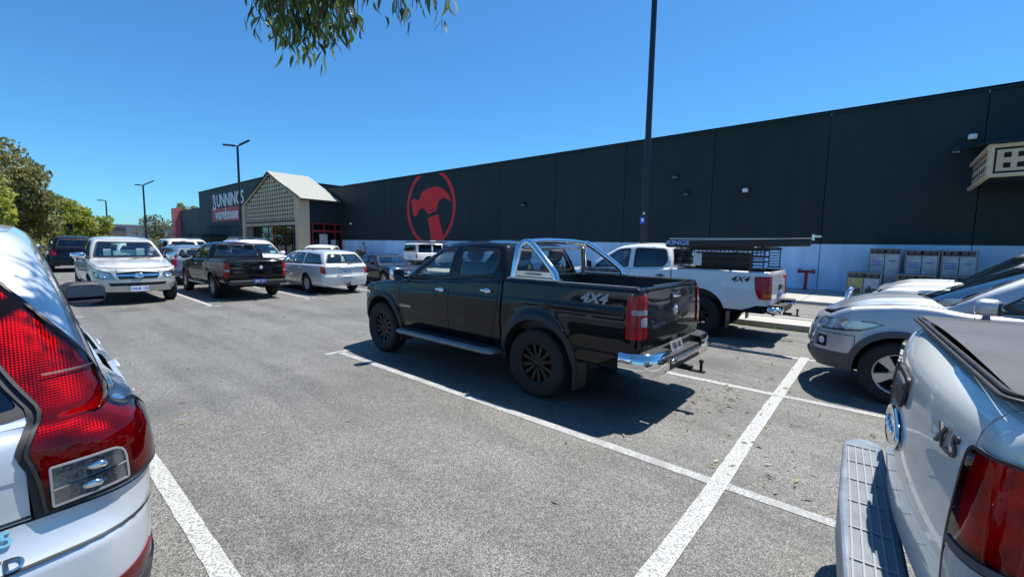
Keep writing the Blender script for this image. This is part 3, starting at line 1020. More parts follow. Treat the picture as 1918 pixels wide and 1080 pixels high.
for (lab, y, z0, z1, x) in (('gas bottle cage with pale boards, leftmost tall one by the wall', 0.02, 0.0, 1.76, WX - 0.75), ('gas bottle cage with pale boards, middle tall one by the wall', -0.99, 0.0, 1.72, WX - 0.75), ('gas bottle cage with pale boards, rightmost tall one by the wall', -1.93, 0.0, 1.72, WX - 0.75)):
    cage(lab, x, y, z0, z1, 0.86, 0.7, True)
for (lab, y) in (('short gas bottle cage with yellow board, leftmost in front', 0.55), ('short gas bottle cage with yellow board, middle in front', -0.85), ('short gas bottle cage with yellow board, rightmost in front', -1.95)):
    cage(lab, WX - 1.55, y, 0.0, 0.86, 0.95, 0.7, False)
# fire booster
hy = empty('fire_booster', (WX - 0.5, 2.48, 0.10))
tag(hy, 'red fire booster standpipe with twin outlets on the footpath by the wall', 'standpipe')
M_FIRE = simple('fire_red', (0.3, 0.02, 0.018), 0.45, var=0.2)
mm = MB(); mm.tube([(0, 0, 0), (0, 0, 0.7)], 0.06, 14); mm.lathe([(0.15, 0), (0.15, 0.03), (0.08, 0.03)], axis='z', n=16); mm.build('riser', M_FIRE, hy)
mm = MB(); mm.tube([(0, -0.26, 0.76), (0, 0.26, 0.76)], 0.06, 14); mm.build('manifold', M_FIRE, hy)
for s_ in (-1, 1):
    mm = MB(); mm.tube([(0, s_ * 0.2, 0.76), (-0.16, s_ * 0.2, 0.74)], 0.05, 12); mm.lathe([(0.0, s_ * 0.30), (0.10, s_ * 0.30), (0.10, s_ * 0.26), (0.06, s_ * 0.26)], (0, 0, 0.76), 'y', 16); mm.build('outlet', M_FIRE, hy)
    mm = MB(); mm.tube([(-0.02, s_ * 0.2, 0.80), (-0.02, s_ * 0.2, 0.88)], 0.012, 8); mm.tube([(-0.02 + 0.06 * math.cos(a), s_ * 0.2 + 0.06 * math.sin(a), 0.88) for a in np.linspace(0, 6.283, 13)], 0.01, 6, False); mm.build('valve_wheel', M_FIRE, hy)

# ------------------------------------------------------------------ light poles
M_POLE = simple('pole_paint', (0.012, 0.014, 0.022), 0.45, var=0.1)
def pole(lab, x, y, h, r, heads, sign=False):
    o = empty('light_pole', (x, y, 0)); tag(o, lab, 'light pole', 'car park light poles')
    m = MB(); m.tube([(0, 0, 0), (0, 0, h * 0.5), (0, 0, h)], [r, r * 0.86, r * 0.72], 14); m.lathe([(r * 2.2, 0.0), (r * 2.2, 0.03), (r * 1.1, 0.03)], axis='z', n=16); m.build('pole_shaft', M_POLE, o)
    for (dx, dy, dz, L) in heads:
        d = Vector((dx, dy, 0)).normalized()
        ar = 0.14 if h > 5 else 0.3
        m = MB(); m.tube([(0, 0, h - 0.05), tuple(d * ar + Vector((0, 0, h + dz * ar))), ], r * 0.5, 8)
        m.build('lamp_arm', M_POLE, o)
        m = MB()
        a = math.atan2(d.y, d.x)
        T = Matrix.Translation(d * ar + Vector((0, 0, h + dz * ar))) @ Matrix.Rotation(a, 4, 'Z') @ Matrix.Rotation(-math.atan2(dz, 1.0), 4, 'Y')
        m.box((L / 2, 0, 0), (L, 0.34, 0.1), M=T); hd = m.build('lamp_head', M_POLE, o, None, None, 0.015)
        m = MB(); m.box((L / 2 + 0.05, 0, -0.042), (L * 0.7, 0.2, 0.012), M=T); m.build('lamp_lens', M_CLEAR, hd)
    if sign:
        m = MB(); m.box((-0.115, 0.0, 2.45), (0.01, 0.13, 0.18)); m.build('pole_sign', M_BLUEPR, o)
        m = MB(); m.box((-0.122, 0.0, 2.47), (0.004, 0.06, 0.08)); m.box((-0.11, -.03, 2.64), (0.03, 0.04, 0.06)); m.build('pole_sticker', M_WHITEPR, o)
    return o
pole('tall dark light pole rising behind the white ute with the awning', 11.2, 4.985, 8.25, 0.095, [(-1, 0.75, 0.05, 0.6), (1, -0.75, 0.05, 0.6)], True)
pole('dark light pole with two lamp heads in front of the shop sign', 12.45, 40.0, 9.3, 0.11, [(-0.9, 0.45, 0.0, 0.85), (0.9, -0.45, 0.62, 0.85)])
pole('distant light pole with paired heads above the small tree', 10.6, 66.0, 8.0, 0.11, [(-1, 0.2, 0.0, 0.6), (0.95, -0.2, 0.6, 1.0)])
pole('most distant light pole with a single head, above the dark trees', 7.75, 70.0, 6.2, 0.09, [(-1, 0.1, 0.0, 0.6)])

# ------------------------------------------------------------------ vegetation
def leaf_mat(name, a, b_, tr=0.45):
    m, nt, b = new_mat(name)
    g = nt.nodes.new('ShaderNodeNewGeometry')
    c = ramp(nt, g.outputs['Random Per Island'], [(0.0, a), (1.0, b_)])
    nt.links.new(c.outputs[0], b.inputs['Base Color'])
    b.inputs['Roughness'].default_value = 0.5
    t = nt.nodes.new('ShaderNodeBsdfTranslucent')
    nt.links.new(c.outputs[0], t.inputs[0])
    mx = nt.nodes.new('ShaderNodeMixShader')
    mx.inputs[0].default_value = tr
    nt.links.new(b.outputs[0], mx.inputs[1])
    nt.links.new(t.outputs[0], mx.inputs[2])
    nt.links.new(mx.outputs[0], nt.nodes['Material Output'].inputs[0])
    return m
M_BARK = simple('bark', (0.13, 0.10, 0.08), 0.9, var=0.4, vscale=9)
L_OLIVE = leaf_mat('olive_leaf', (0.10, 0.12, 0.04), (0.40, 0.36, 0.13))
L_BRIGHT = leaf_mat('bright_leaf', (0.14, 0.21, 0.025), (0.48, 0.47, 0.08))
L_GREY = leaf_mat('grey_leaf', (0.10, 0.13, 0.07), (0.25, 0.27, 0.17))
L_GUM = leaf_mat('gum_leaf', (0.03, 0.06, 0.018), (0.20, 0.27, 0.07))
def leaves_mesh(centres, radii, per, size, rng, droop=0.3, aspect=2.2, squash=0.85):
    """many leaf faces scattered through clumps, denser near each clump's skin"""
    vs = []
    for (c, r) in zip(centres, radii):
        n = int(per * (r ** 2))
        d = rng.normal(size=(n, 3)); d /= np.linalg.norm(d, axis=1)[:, None]
        rad = r * rng.uniform(0.35, 1.05, n) ** 0.6
        p = c + d * rad[:, None] * np.array([1, 1, squash])
        a = rng.normal(size=(n, 3)); a[:, 2] -= droop * 2.2; a /= np.linalg.norm(a, axis=1)[:, None]
        b = np.cross(a, rng.normal(size=(n, 3))); b /= np.linalg.norm(b, axis=1)[:, None]
        L = size * rng.uniform(0.6, 1.4, n)[:, None]
        W = L / aspect
        vs.append(np.stack([p - a * L * 0.5, p + b * W * 0.5, p + a * L * 0.5, p - b * W * 0.5], 1).reshape(-1, 3))
    V = np.concatenate(vs)
    n = len(V) // 4
    me = bpy.data.meshes.new('foliage')
    me.vertices.add(len(V)); me.vertices.foreach_set('co', V.ravel())
    me.loops.add(4 * n); me.loops.foreach_set('vertex_index', np.arange(4 * n))
    me.polygons.add(n); me.polygons.foreach_set('loop_start', np.arange(0, 4 * n, 4)); me.polygons.foreach_set('loop_total', np.full(n, 4))
    me.update()
    return me
def tree(name, lab, x, y, h, rx, lm, seed, per=150, size=0.3, base=0.25, n=26, group='trees at the edge of the car park', droop=0.5):
    rng = np.random.default_rng(seed)
    o = empty(name, (x, y, 0)); tag(o, lab, 'tree', group)
    cz, rz = h * (1 + base) / 2, h * (1 - base) / 2
    cs, rs = [], []
    for k in range(n):
        d = rng.normal(size=3); d /= np.linalg.norm(d)
        q = rng.uniform(0.4, 0.86)
        cs.append(np.array([d[0] * rx * q, d[1] * rx * q, cz + d[2] * rz * q])); rs.append(min(rx, rz) * rng.uniform(0.2, 0.4))
    m = MB()
    m.tube([(0, 0, 0), (0.05 * h * rng.normal() * .3, 0, h * 0.25), (0, 0.02 * h, h * 0.55)], [0.035 * h, 0.027 * h, 0.012 * h], 10)
    for k in range(0, n, 2):
        c = cs[k]
        m.tube([(0, 0, h * rng.uniform(0.15, 0.45)), tuple(c * np.array([0.5, 0.5, 0.8])), tuple(c)], [0.014 * h, 0.009 * h, 0.003 * h], 6)
    m.build('trunk', M_BARK, o)
    link('crown', leaves_mesh(cs, rs, per, size, rng, droop), lm, o)
    return o
tree('paperbark_tree', 'largest olive green tree at the left edge behind the cars', 0.0, 50, 8.5, 3.4, L_OLIVE, 1, 330, 0.32, 0.12, 46, droop=0.7)
tree('paperbark_tree', 'yellow green leafy tree cut off by the left edge of the photo', -1.9, 39, 6.2, 2.5, L_BRIGHT, 2, 360, 0.28, 0.1, 36)
tree('paperbark_tree', 'dark tree right behind the largest tree', 1.2, 56, 5.0, 2.8, L_OLIVE, 3, 300, 0.32, 0.05, 26)
tree('paperbark_tree', 'bright green tree right of the largest tree', 4.0, 60, 5.9, 2.1, L_BRIGHT, 4, 340, 0.3, 0.08, 34)
tree('paperbark_tree', 'smaller bright tree beside the distant single-head pole', 6.7, 70, 5.5, 2.0, L_BRIGHT, 5, 340, 0.32, 0.1, 34)
tree('street_tree', 'small grey green tree before the far wing with the red fin', 12.8, 75, 5.2, 2.4, L_GREY, 6, 130, 0.36, 0.25, 26)
tree('street_tree', 'treetop showing above the low far wing', 27, 121, 10.6, 2.6, L_OLIVE, 7, 160, 0.5, 0.4, 20)
for k, (x, y) in enumerate(((-4, 62), (-8, 50), (2, 90), (10, 125), (17, 135))):
    tree('street_tree', ['bushy tree hidden low behind the left trees', 'tree beyond the left edge of the photo', 'distant tree low behind the bright trees', 'far treetop above the pale building, left one', 'far treetop above the pale building, right one'][k], x, y, 5.5 + (k % 2), 3.0, L_OLIVE, 20 + k, 110, 0.5, 0.1, 20)
# shrub row under the trees
rng = np.random.default_rng(11)
hb = link('hedge', leaves_mesh([np.array([x, 47 + rng.normal() * .6, 0.8 + 0.3 * rng.random()]) for x in np.linspace(-9, 9, 26)], [1.0] * 26, 260, 0.28, rng), L_OLIVE)
tag(hb, 'low shrub mass under the trees behind the far cars', 'hedge', kind='stuff')

# gum tree: trunk behind the camera, one limb reaching over, leaves hanging into the top of the frame
rng = np.random.default_rng(5)
gt = empty('gum_tree', (-1.9, -2.6, 0)); tag(gt, 'overhanging gum branch with long drooping leaves at the top of the picture', 'tree')
O = np.array([-1.9, -2.6, 0])
m = MB()
m.tube([(0, 0, 0), (0.1, 0.2, 2.2), (0.25, 0.8, 4.2)], [0.19, 0.15, 0.11], 12)
m.build('trunk', M_BARK, gt)
m = MB()
near = lambda p: np.array([0, 0, CAM_H]) + (np.array(p) - np.array([0, 0, CAM_H])) * 0.66
limb = [near(p) if i > 1 else np.array(p) for i, p in enumerate( [(-1.65, -1.8, 4.2), (-0.9, 0.0, 4.4), (0.4, 2.0, 5.0), (1.3, 3.1, 4.6), (1.9, 3.3, 4.3)])]
m.tube([tuple(p - O) for p in limb], [0.1, 0.075, 0.05, 0.03, 0.015], 10)
m.tube([tuple(p - O) for p in (np.array((-0.9, 0.0, 4.4)), near((-0.9, 2.6, 4.6)), near((-0.4, 3.9, 3.3)))], [0.04, 0.025, 0.008], 8)
m.build('limb', M_BARK, gt)
tw_ = MB()
tips = []
def spray(base, tip, n, spread):
    """a hanging twig with leaves along its lower part"""
    base, tip = near(base), near(tip)
    spread = spread * 0.75
    midp = (base + tip) / 2 + rng.normal(size=3) * 0.03
    pts = [base, midp, tip]
    tw_.tube([tuple(p - O) for p in pts], [0.005, 0.0035, 0.002], 5)
    for k in range(n):
        t = rng.uniform(0.25, 1.02)
        p = (1 - t) ** 2 * base + 2 * t * (1 - t) * midp + t * t * tip
        tips.append((p + rng.normal(size=3) * spread, rng.uniform(0.8, 1.2)))
for k in range(56):    # the main cluster that dips lowest
    ang = rng.uniform(0, 6.28); rr = 0.36 * math.sqrt(rng.uniform(0, 1))
    tx, ty = 1.52 + rr * math.cos(ang) * 1.15, 3.40 + rr * math.sin(ang)
    low = 2.97 + 0.95 * rr ** 1.2 + rng.uniform(0, 0.14)
    spray((tx * 0.8 + 0.2, ty * 0.9 + 0.25, 4.55), (tx, ty, low + 0.10), 24, 0.045)
for k in range(44):    # fringe along the top edge to the right and a little to the left
    t = rng.uniform(0, 1)
    tx, ty = 1.32 + 1.0 * t, 3.42 - 0.70 * t
    spray((tx, ty - .05, 4.45), (tx, ty, 3.48 + rng.uniform(-0.09, 0.10) + 0.14 * abs(math.sin(t * 9))), 14, 0.05)
tw_.build('twigs', M_BARK, gt)
tw_ = MB()
for k in range(5):    # tip at the left edge
    spray((-0.45, 3.9, 3.2), (-0.06 + rng.normal() * .02, 4.0, 2.58 - 0.06 * k), 5, 0.03)
tw_.build('twigs', M_BARK, gt)
V, F = [], []
for (p, sc_) in tips:
    a = np.array([rng.normal() * 0.33, rng.normal() * 0.33, -1.0]); a /= np.linalg.norm(a)
    b = np.cross(a, rng.normal(size=3)); b /= np.linalg.norm(b)
    nrm = np.cross(a, b)
    L, W = 0.088 * sc_ * rng.uniform(0.7, 1.25), 0.0082 * sc_
    cv = rng.normal() * 0.009
    o = len(V)
    V += [p, p + a * L * .3 + b * (W + cv), p + a * L * .3 + b * (-W + cv), p + a * L * .65 + b * (W * .8 + cv) , p + a * L * .65 + b * (-W * .8 + cv), p + a * L - b * cv]
    F += [(o, o + 1, o + 2), (o + 1, o + 3, o + 4, o + 2), (o + 3, o + 5, o + 4)]
me = bpy.data.meshes.new('leaves'); me.from_pydata([tuple(v - O) for v in V], [], F)
lv = link('leaves', me, L_GUM, gt); lv['kind'] = 'stuff'
# fallen leaves and bark on the asphalt
V, F = [], []
for k in range(330):
    if k < 110: p = np.array([rng.uniform(3.4, 8.0), rng.normal(0.75, 0.55)])
    elif k < 165: p = np.array([rng.normal(5.3, 0.5), rng.normal(1.35, 0.25)])
    else: p = np.array([rng.uniform(-1, 11), rng.uniform(0.3, 13)])
    a = rng.uniform(0, 6.28); L, W = rng.uniform(0.02, 0.11), rng.uniform(0.003, 0.011)
    u, w = np.array([math.cos(a), math.sin(a)]), np.array([-math.sin(a), math.cos(a)])
    o = len(V); z = 0.012
    V += [(*(p - u * L / 2), z), (*(p + w * W), z + rng.uniform(0.002, 0.016)), (*(p + u * L / 2), z + rng.uniform(0, 0.01)), (*(p - w * W), z)]
    F += [(o, o + 3, o + 2, o + 1)]
me = bpy.data.meshes.new('fallen_leaves'); me.from_pydata(V, [], F)
tag(link('fallen_leaves', me, leaf_mat('dry_leaf', (0.10, 0.075, 0.035), (0.38, 0.34, 0.18), 0.15)), 'dry gum leaves scattered over the asphalt', 'leaf litter', kind='stuff')
# grass tufts along the median's foot
V, F = [], []
for k in range(260):
    p = np.array([10.92 + rng.normal() * 0.03, rng.uniform(0.9, 3.0)]); h = rng.uniform(0.02, 0.07); a = rng.uniform(0, 6.28)
    d_ = np.array([math.cos(a), math.sin(a)]) * 0.006; t = rng.normal(size=2) * 0.03
    o = len(V); V += [(*(p - d_), 0), (*(p + d_), 0), (*(p + t), h)]; F.append((o, o + 1, o + 2))
me = bpy.data.meshes.new('kerb_grass'); me.from_pydata(V, [], F)
tag(link('kerb_grass', me, L_BRIGHT), 'thin grass growing along the foot of the kerb', 'grass', kind='stuff')
# ------------------------------------------------------------------ vehicles: curved body shell, glasshouse, wheels
def half_outline(xf, xr, plan, fb, frx, fry, rb, rrx, rry, ds=0.012, sm=5):
    """left half of the plan outline, front centre -> rear centre"""
    pl = curve(plan)
    wf, wr = float(pl(xf - fb - frx)), float(pl(xr + rb + rrx))
    pts = []
    for y in np.linspace(0, wf - fry, 14)[:-1]:
        pts.append((xf - fb * (y / max(wf, .1)) ** 2, y))
    x0 = xf - fb * ((wf - fry) / wf) ** 2
    for t in np.linspace(0, math.pi / 2, 12)[:-1]:
        pts.append((x0 - frx + frx * math.cos(t), wf - fry + fry * math.sin(t)))
    x1 = xr + rb * ((wr - rry) / wr) ** 2
    for x in np.linspace(x0 - frx, x1 + rrx, 60)[:-1]:
        pts.append((x, float(pl(x))))
    for t in np.linspace(0, math.pi / 2, 12)[:-1]:
        pts.append((x1 + rrx - rrx * math.sin(t), wr - rry + rry * math.cos(t)))
    for y in np.linspace(wr - rry, 0, 14):
        pts.append((xr + rb * (y / max(wr, .1)) ** 2, y))
    P = np.array(pts)
    L = np.concatenate([[0], np.cumsum(np.hypot(*np.diff(P, axis=0).T))])
    n = int(L[-1] / ds)
    s = np.linspace(0, L[-1], n)
    x, y = np.interp(s, L, P[:, 0]), np.interp(s, L, P[:, 1])
    k = np.ones(2 * sm + 1) / (2 * sm + 1)
    xe = np.concatenate([x[sm:0:-1], x, x[-2:-sm - 2:-1]])
    ye = np.concatenate([-y[sm:0:-1], y, -y[-2:-sm - 2:-1]])
    x, y = np.convolve(xe, k, 'valid'), np.convolve(ye, k, 'valid')
    return s, x, y

class Car:
    def __init__(self, name, label, cat, loc, heading, sp, group=None, step=0.06):
        self.root = empty(name, loc, heading)
        tag(self.root, label, cat, group)
        self.sp = sp
        self.step = step
        self.s, self.x, self.y = half_outline(sp['xf'], sp['xr'], sp['plan'], *sp['front'], *sp['rear'])
        tx, ty = np.gradient(self.x, self.s), np.gradient(self.y, self.s)
        l = np.hypot(tx, ty)
        self.nx, self.ny = -ty / l * -1, tx / l * -1
        self.nx, self.ny = ty / l, -tx / l
        self.S = self.s[-1]
        self.If = curve(sp['pf'])
        self.Is = curve(sp['ps'])
        self.Ir = curve(sp['pr'])
        self.zt = curve(sp['ztop'])
        self.rsh = sp.get('rsh', 0.05)
        self.wb = sp['wb']
        self.xa = (self.wb / 2, -self.wb / 2)
        self.tr = sp['tyre']
        self.ra = sp.get('arch', self.tr + 0.07)
        self.zc = sp.get('archz', self.tr)
        self.flare = sp.get('flare', 0.02)
        self.paint = sp['paint']
        i = np.where((np.abs(self.ny) > 0.9))[0]
        self._sx, self._ss = self.x[i][::-1], self.s[i][::-1]

    # --- body skin
    def f(self, s, z):
        S = self.S
        s = np.mod(np.asarray(s, float), 2 * S)
        sg = np.where(s > S, -1.0, 1.0)
        q = np.where(s > S, 2 * S - s, s)
        x, y = np.interp(q, self.s, self.x), np.interp(q, self.s, self.y)
        nx, ny = np.interp(q, self.s, self.nx), np.interp(q, self.s, self.ny)
        l = np.hypot(nx, ny)
        nx, ny = nx / l, ny / l
        wf, wr, ws = np.where(nx > 0, nx * nx, 0), np.where(nx < 0, nx * nx, 0), ny * ny
        ins = wf * self.If(z) + wr * self.Ir(z) + ws * self.Is(z)
        d = np.clip(1 - (self.zt(x) - z) / self.rsh, 0, 1)
        ins = ins + self.rsh * (1 - np.sqrt(np.maximum(0, 1 - d * d)))
        if self.flare:
            for xa in self.xa:
                dd = np.hypot(x - xa, z - self.zc)
                ins = ins - ws * self.flare * np.exp(-(np.maximum(0, dd - self.ra) / 0.07) ** 2) * (z > self.zc - 0.35)
        for (a0, z0, a1, z1, wd, am) in self.sp.get('creases', ()):
            zz = z0 + (z1 - z0) * (x - a0) / (a1 - a0)
            ins = ins - ws * am * np.exp(-((z - zz) / wd) ** 2) * ((x > min(a0, a1)) & (x < max(a0, a1)))
        return np.stack([x - nx * ins, (y - ny * ins) * sg, z + 0 * x], -1)

    def sx(self, x):
        return np.interp(x, self._sx, self._ss)

    def sf(self, y):
        i = self.x > self.sp['xf'] - self.sp['front'][0] - self.sp['front'][1] * 1.02
        return np.interp(y, self.y[i], self.s[i])

    def sr(self, y):
        i = self.x < self.sp['xr'] + self.sp['rear'][0] + self.sp['rear'][1] * 1.02
        return np.interp(y, self.y[i][::-1], self.s[i][::-1])

    def arches(self, grow=0.0):
        out = []
        for xa in self.xa:
            c = circ(xa, self.zc, self.ra + grow, 44)
            # straight down below the axle so the opening reaches past the sill
            c = np.array([(p[0], p[1] if p[1] >= self.zc - 0.02 else -0.2) for p in c])
            out.append(np.stack([self.sx(c[:, 0]), c[:, 1]], 1))
        return out

    def panel(self, name, pts, mat=None, holes=(), off=0.0, rim=0.02, step=None, both=True, gap=0.004, arch=False, space='x', parent=None, round_=0, label=None):
        """pts: (x,z) on the side; or (s,z) when space='s'. both: left and right twin; else as given"""
        p = np.array(pts, float)
        if round_:
            p = rnd(p, round_)
        st = step or self.step
        p = dens(p, st)
        if space == 'x':
            p[:, 1] = np.minimum(p[:, 1], self.zt(p[:, 0]))
            p[:, 0] = self.sx(p[:, 0])
        else:
            xx = self.f(p[:, 0], p[:, 1] * 0 + 0.6)[:, 0]
            p[:, 1] = np.minimum(p[:, 1], self.zt(xx))
        hs = []
        for h in holes:
            h = np.array(h, float)
            if space == 'x':
                h = np.stack([self.sx(h[:, 0]), h[:, 1]], 1)
            hs.append(dens(h, st))
        if arch:
            hs += self.arches()
        if gap:
            p = inset(p, gap)
        out = []
        for sg in ((1, -1) if both else (1,)):
            P = ccw(p * np.array([sg, 1]))
            H = [h * np.array([sg, 1]) for h in hs]
            me = surf(self.f, P, H, st, off, rim, name)
            out.append(link(name, me, mat or self.paint, parent[0 if sg > 0 else 1] if isinstance(parent, (list, tuple)) else (parent or self.root)))
            if label: out[-1]['label'] = label
        return out

    def sym_front(self, half):
        """half: points (y,z) from bottom centre round to top centre -> full polygon in (s,z) about the nose"""
        l = [(self.sf(y) if not isinstance(y, str) else self.sx(float(y)), z) for y, z in half]
        return np.array(l + [(-a, b) for a, b in reversed(l)])

    def sym_rear(self, half):
        l = [(self.sr(y) if not isinstance(y, str) else self.sx(float(y)), z) for y, z in half]
        return np.array(l + [(2 * self.S - a, b) for a, b in reversed(l)])

    def frontpts(self, pts):
        return np.array([(self.sf(y) if not isinstance(y, str) else self.sx(float(y)), z) for y, z in pts])

    def rearpts(self, pts):
        return np.array([(self.sr(y) if not isinstance(y, str) else self.sx(float(y)), z) for y, z in pts])

    def at(self, s, z, off=0.0):
        P = self.f(np.array([s]), np.array([z]))[0]
        h = 0.004
        a = self.f(np.array([s + h]), np.array([z]))[0] - self.f(np.array([s - h]), np.array([z]))[0]
        b = self.f(np.array([s]), np.array([z + h]))[0] - self.f(np.array([s]), np.array([z - h]))[0]
        n = np.cross(a, b)
        n /= np.linalg.norm(n)
        return Vector(P + n * off), Vector(a).normalized(), Vector(b).normalized(), Vector(n)

    def mat_on(self, s, z, off=0.004):
        """frame on the skin, x axis reading left to right for someone looking at it"""
        P, a, b, n = self.at(s, z, off)
        return frame_matrix(P, b.cross(n), b) if True else None

    def text(self, name, body, size, s, z, mat, off=0.004, **kw):
        return text_on(name, body, size, self.mat_on(s, z, off), mat, self.root, **kw)

    # --- dark inner shell, floor, wheel wells
    def core(self, z0=None, top=None):
        z0 = z0 if z0 is not None else self.sp['sill'] + 0.02
        S2 = 2 * self.S
        n = 90
        ss = np.linspace(0.0, S2, n)
        g = lambda s, z: self.f(s, z)
        xx = self.f(ss, np.full(n, 0.6))[:, 0]
        tp = np.maximum(self.zt(xx) - 0.035, z0 + 0.1)
        poly = np.concatenate([np.stack([ss, np.full(n, z0)], 1), np.stack([ss, tp], 1)[::-1]])
        hs = self.arches(-0.012)
        hs = hs + [np.stack([S2 - h[:, 0], h[:, 1]], 1) for h in hs]
        me = surf(g, ccw(poly), hs, 0.12, -0.065, 0, 'inner_shell')
        link('inner_shell', me, M_DARK, self.root)  # black shell put in to give the shade inside the panel gaps
        b = MB()
        w = self.sp['w']
        x0, x1 = self.sp['xr'] + 0.25, self.sp['xf'] - 0.3
        # floor pan between the wells and a raised spine
        b.box(((x0 + x1) / 2, 0, z0 + 0.06), (x1 - x0, 2 * (w - 0.36), 0.12))
        b.box((0, 0, z0 + 0.03), (self.wb - 2 * self.ra - 0.04, 2 * (w - 0.1), 0.06))
        for xa in self.xa:
            b.tube([(xa, -w + 0.2, self.tr), (xa, w - 0.2, self.tr)], 0.05, 8)
        b.build('chassis', M_CHASSIS, self.root)
        for xa in self.xa:
            for sg in (1, -1):
                m = MB()
                K = 22
                vs, fs = [], []
                for k in range(K + 1):
                    a = -0.25 + (math.pi + 0.5) * k / K
                    px, pz = xa + (self.ra + 0.004) * math.cos(a), self.zc + (self.ra + 0.004) * math.sin(a)
                    yo = float(self.f(np.array([self.sx(px)]), np.array([max(pz, z0)]))[0][1])
                    vs += [(px, sg * (yo - 0.012), pz), (px, sg * (w - 0.42), pz)]
                for k in range(K):
                    q = (2 * k, 2 * k + 1, 2 * k + 3, 2 * k + 2)
                    fs.append(q if sg > 0 else q[::-1])
                cen = len(vs)
                for k in range(K):
                    pass
                m.add(vs, fs, True)
                inner = [vs[2 * k + 1] for k in range(K + 1)]
                m.add(inner, [tuple(range(K + 1))])
                m.build('wheel_arch_liner', M_DARK, self.root)

    def flares(self, mat, wd=0.06, off=0.012, rim=0.03, a0=-0.12, a1=math.pi + 0.12):
        for xa in self.xa:
            arc = np.linspace(a0, a1, 30)
            o = [(xa + (self.ra + wd) * math.cos(a), self.zc + (self.ra + wd) * math.sin(a)) for a in arc]
            i = [(xa + (self.ra - 0.004) * math.cos(a), self.zc + (self.ra - 0.004) * math.sin(a)) for a in arc[::-1]]
            self.panel('wheel_arch_flare', o + i, mat, off=off, rim=rim, gap=0)

    # --- bonnet and shoulder deck
    def topedge(self, x):
        """half width of the body's upper edge at x (side part)"""
        s = self.sx(x)
        return self.f(s, self.zt(np.asarray(x, float)))[..., 1]

    def deck(self, xback, crown=0.05, hood=0.84, cowl=None, hoodmat=None, bulge=None, mat=None):
        gh = self.gh
        S = self.S
        # upper outline from nose to xback
        sb = float(self.sx(xback))
        ss = np.linspace(0, sb, 70)
        xs = self.f(ss, np.full(70, 0.6))[:, 0]
        E = self.f(ss, self.zt(xs))
        ex, ey = E[:, 0], E[:, 1]
        nose = lambda y: np.interp(np.abs(y), ey[:30], ex[:30])
        o = np.argsort(ex)
        yb = lambda x: np.interp(x, ex[o], np.maximum.accumulate(ey[o][::-1])[::-1])
        yb2 = lambda x: np.maximum(0.05, np.interp(x, ex[o], ey[o]))
        def zd(x, y):
            z = self.zt(x)
            r = np.clip(np.abs(y) / yb2(np.minimum(x, ex.max() - 0.3)), 0, 1)
            k = np.clip((nose(y) - x) / 0.4, 0, 1)
            k = k * k * (3 - 2 * k)
            z = z + crown * (1 - r ** 2.4) * k
            if bulge:
                for (y0, wd, am) in bulge:
                    z = z + am * k * np.exp(-((np.abs(y) - y0) / wd) ** 2)
            return np.stack([x, y, z], -1)
        self.zd = zd
        bx, by = gh.bx, gh.by                    # glasshouse base half outline
        full = np.concatenate([np.stack([ex, ey], 1), np.stack([ex, -ey], 1)[::-1]])
        full = full[np.concatenate([[True], np.hypot(*np.diff(full, axis=0).T) > 1e-4])]
        hole = np.concatenate([np.stack([bx, by], 1), np.stack([bx, -by], 1)[::-1]])
        hole = inset(ccw(hole[np.concatenate([[True], np.hypot(*np.diff(hole, axis=0).T) > 1e-4])]), 0.03)
        hy = lambda x: hood * yb(x)
        cw = cowl if cowl is not None else 0.03
        cx = np.interp(np.linspace(0, 1, 15), np.linspace(0, 1, len(bx[:20])), bx[:20])
        # bonnet: front edge follows the nose, rear edge follows the screen base
        wmax = min(hood * float(yb(gh.bx[0])), float(by[:24].max()) + 0.1)
        ys = np.linspace(0, wmax, 14)
        rear = [(float(np.interp(y, by[:24], bx[:24])) + cw, y) for y in ys]
        xr_, xn = rear[-1][0], None
        fy = hood * float(ey[:34].max()) * 0.97
        side = []
        xe = float(nose(fy))
        for x in np.linspace(xr_, xe, 14)[1:-1]:
            side.append((x, min(wmax + (fy - wmax) * (x - xr_) / (xe - xr_), hy(x))))
        fr = [(float(nose(y)) - 0.006, y) for y in np.linspace(fy, 0, 14)]
        half = rear + side + fr
        poly = np.array(half + [(a, -b) for a, b in reversed(half)][1:-1])
        step = self.step
        d = link('wing_top', surf(lambda a, b: zd(a, b), ccw(full), [ccw(poly), hole], step, 0, 0, 'wing_top'), mat or self.paint, self.root)
        link('bonnet', surf(lambda a, b: zd(a, b), inset(ccw(poly), 0.004), [], step, 0.002, 0.025, 'bonnet'), hoodmat or mat or self.paint, self.root)
        link('bonnet_liner', surf(lambda a, b: zd(a, b), ccw(full), [hole], 0.15, -0.04, 0, 'bonnet_liner'), M_DARK, self.root)

    # --- glasshouse
    def glasshouse(self, **k):
        self.gh = GH(self, **k)
        return self.gh

    # --- wheels
    def wheels(self, rim_r, width, style, rim_mat, track=None, spokes=5, back=None):
        tr = self.tr
        w = self.sp['w']
        yo = track if track is not None else w - 0.03
        tm, rm, hm = wheel_meshes(tr, rim_r, width, style, spokes)
        for xa in self.xa:
            for sg in (1, -1):
                h = link('wheel', hm, M_CHASSIS, self.root, (xa, sg * yo, tr), (0, random.uniform(0, 1.2), 0 if sg > 0 else math.pi))
                link('tyre', tm, M_TYRE, h)
                link('rim', rm, rim_mat, h)

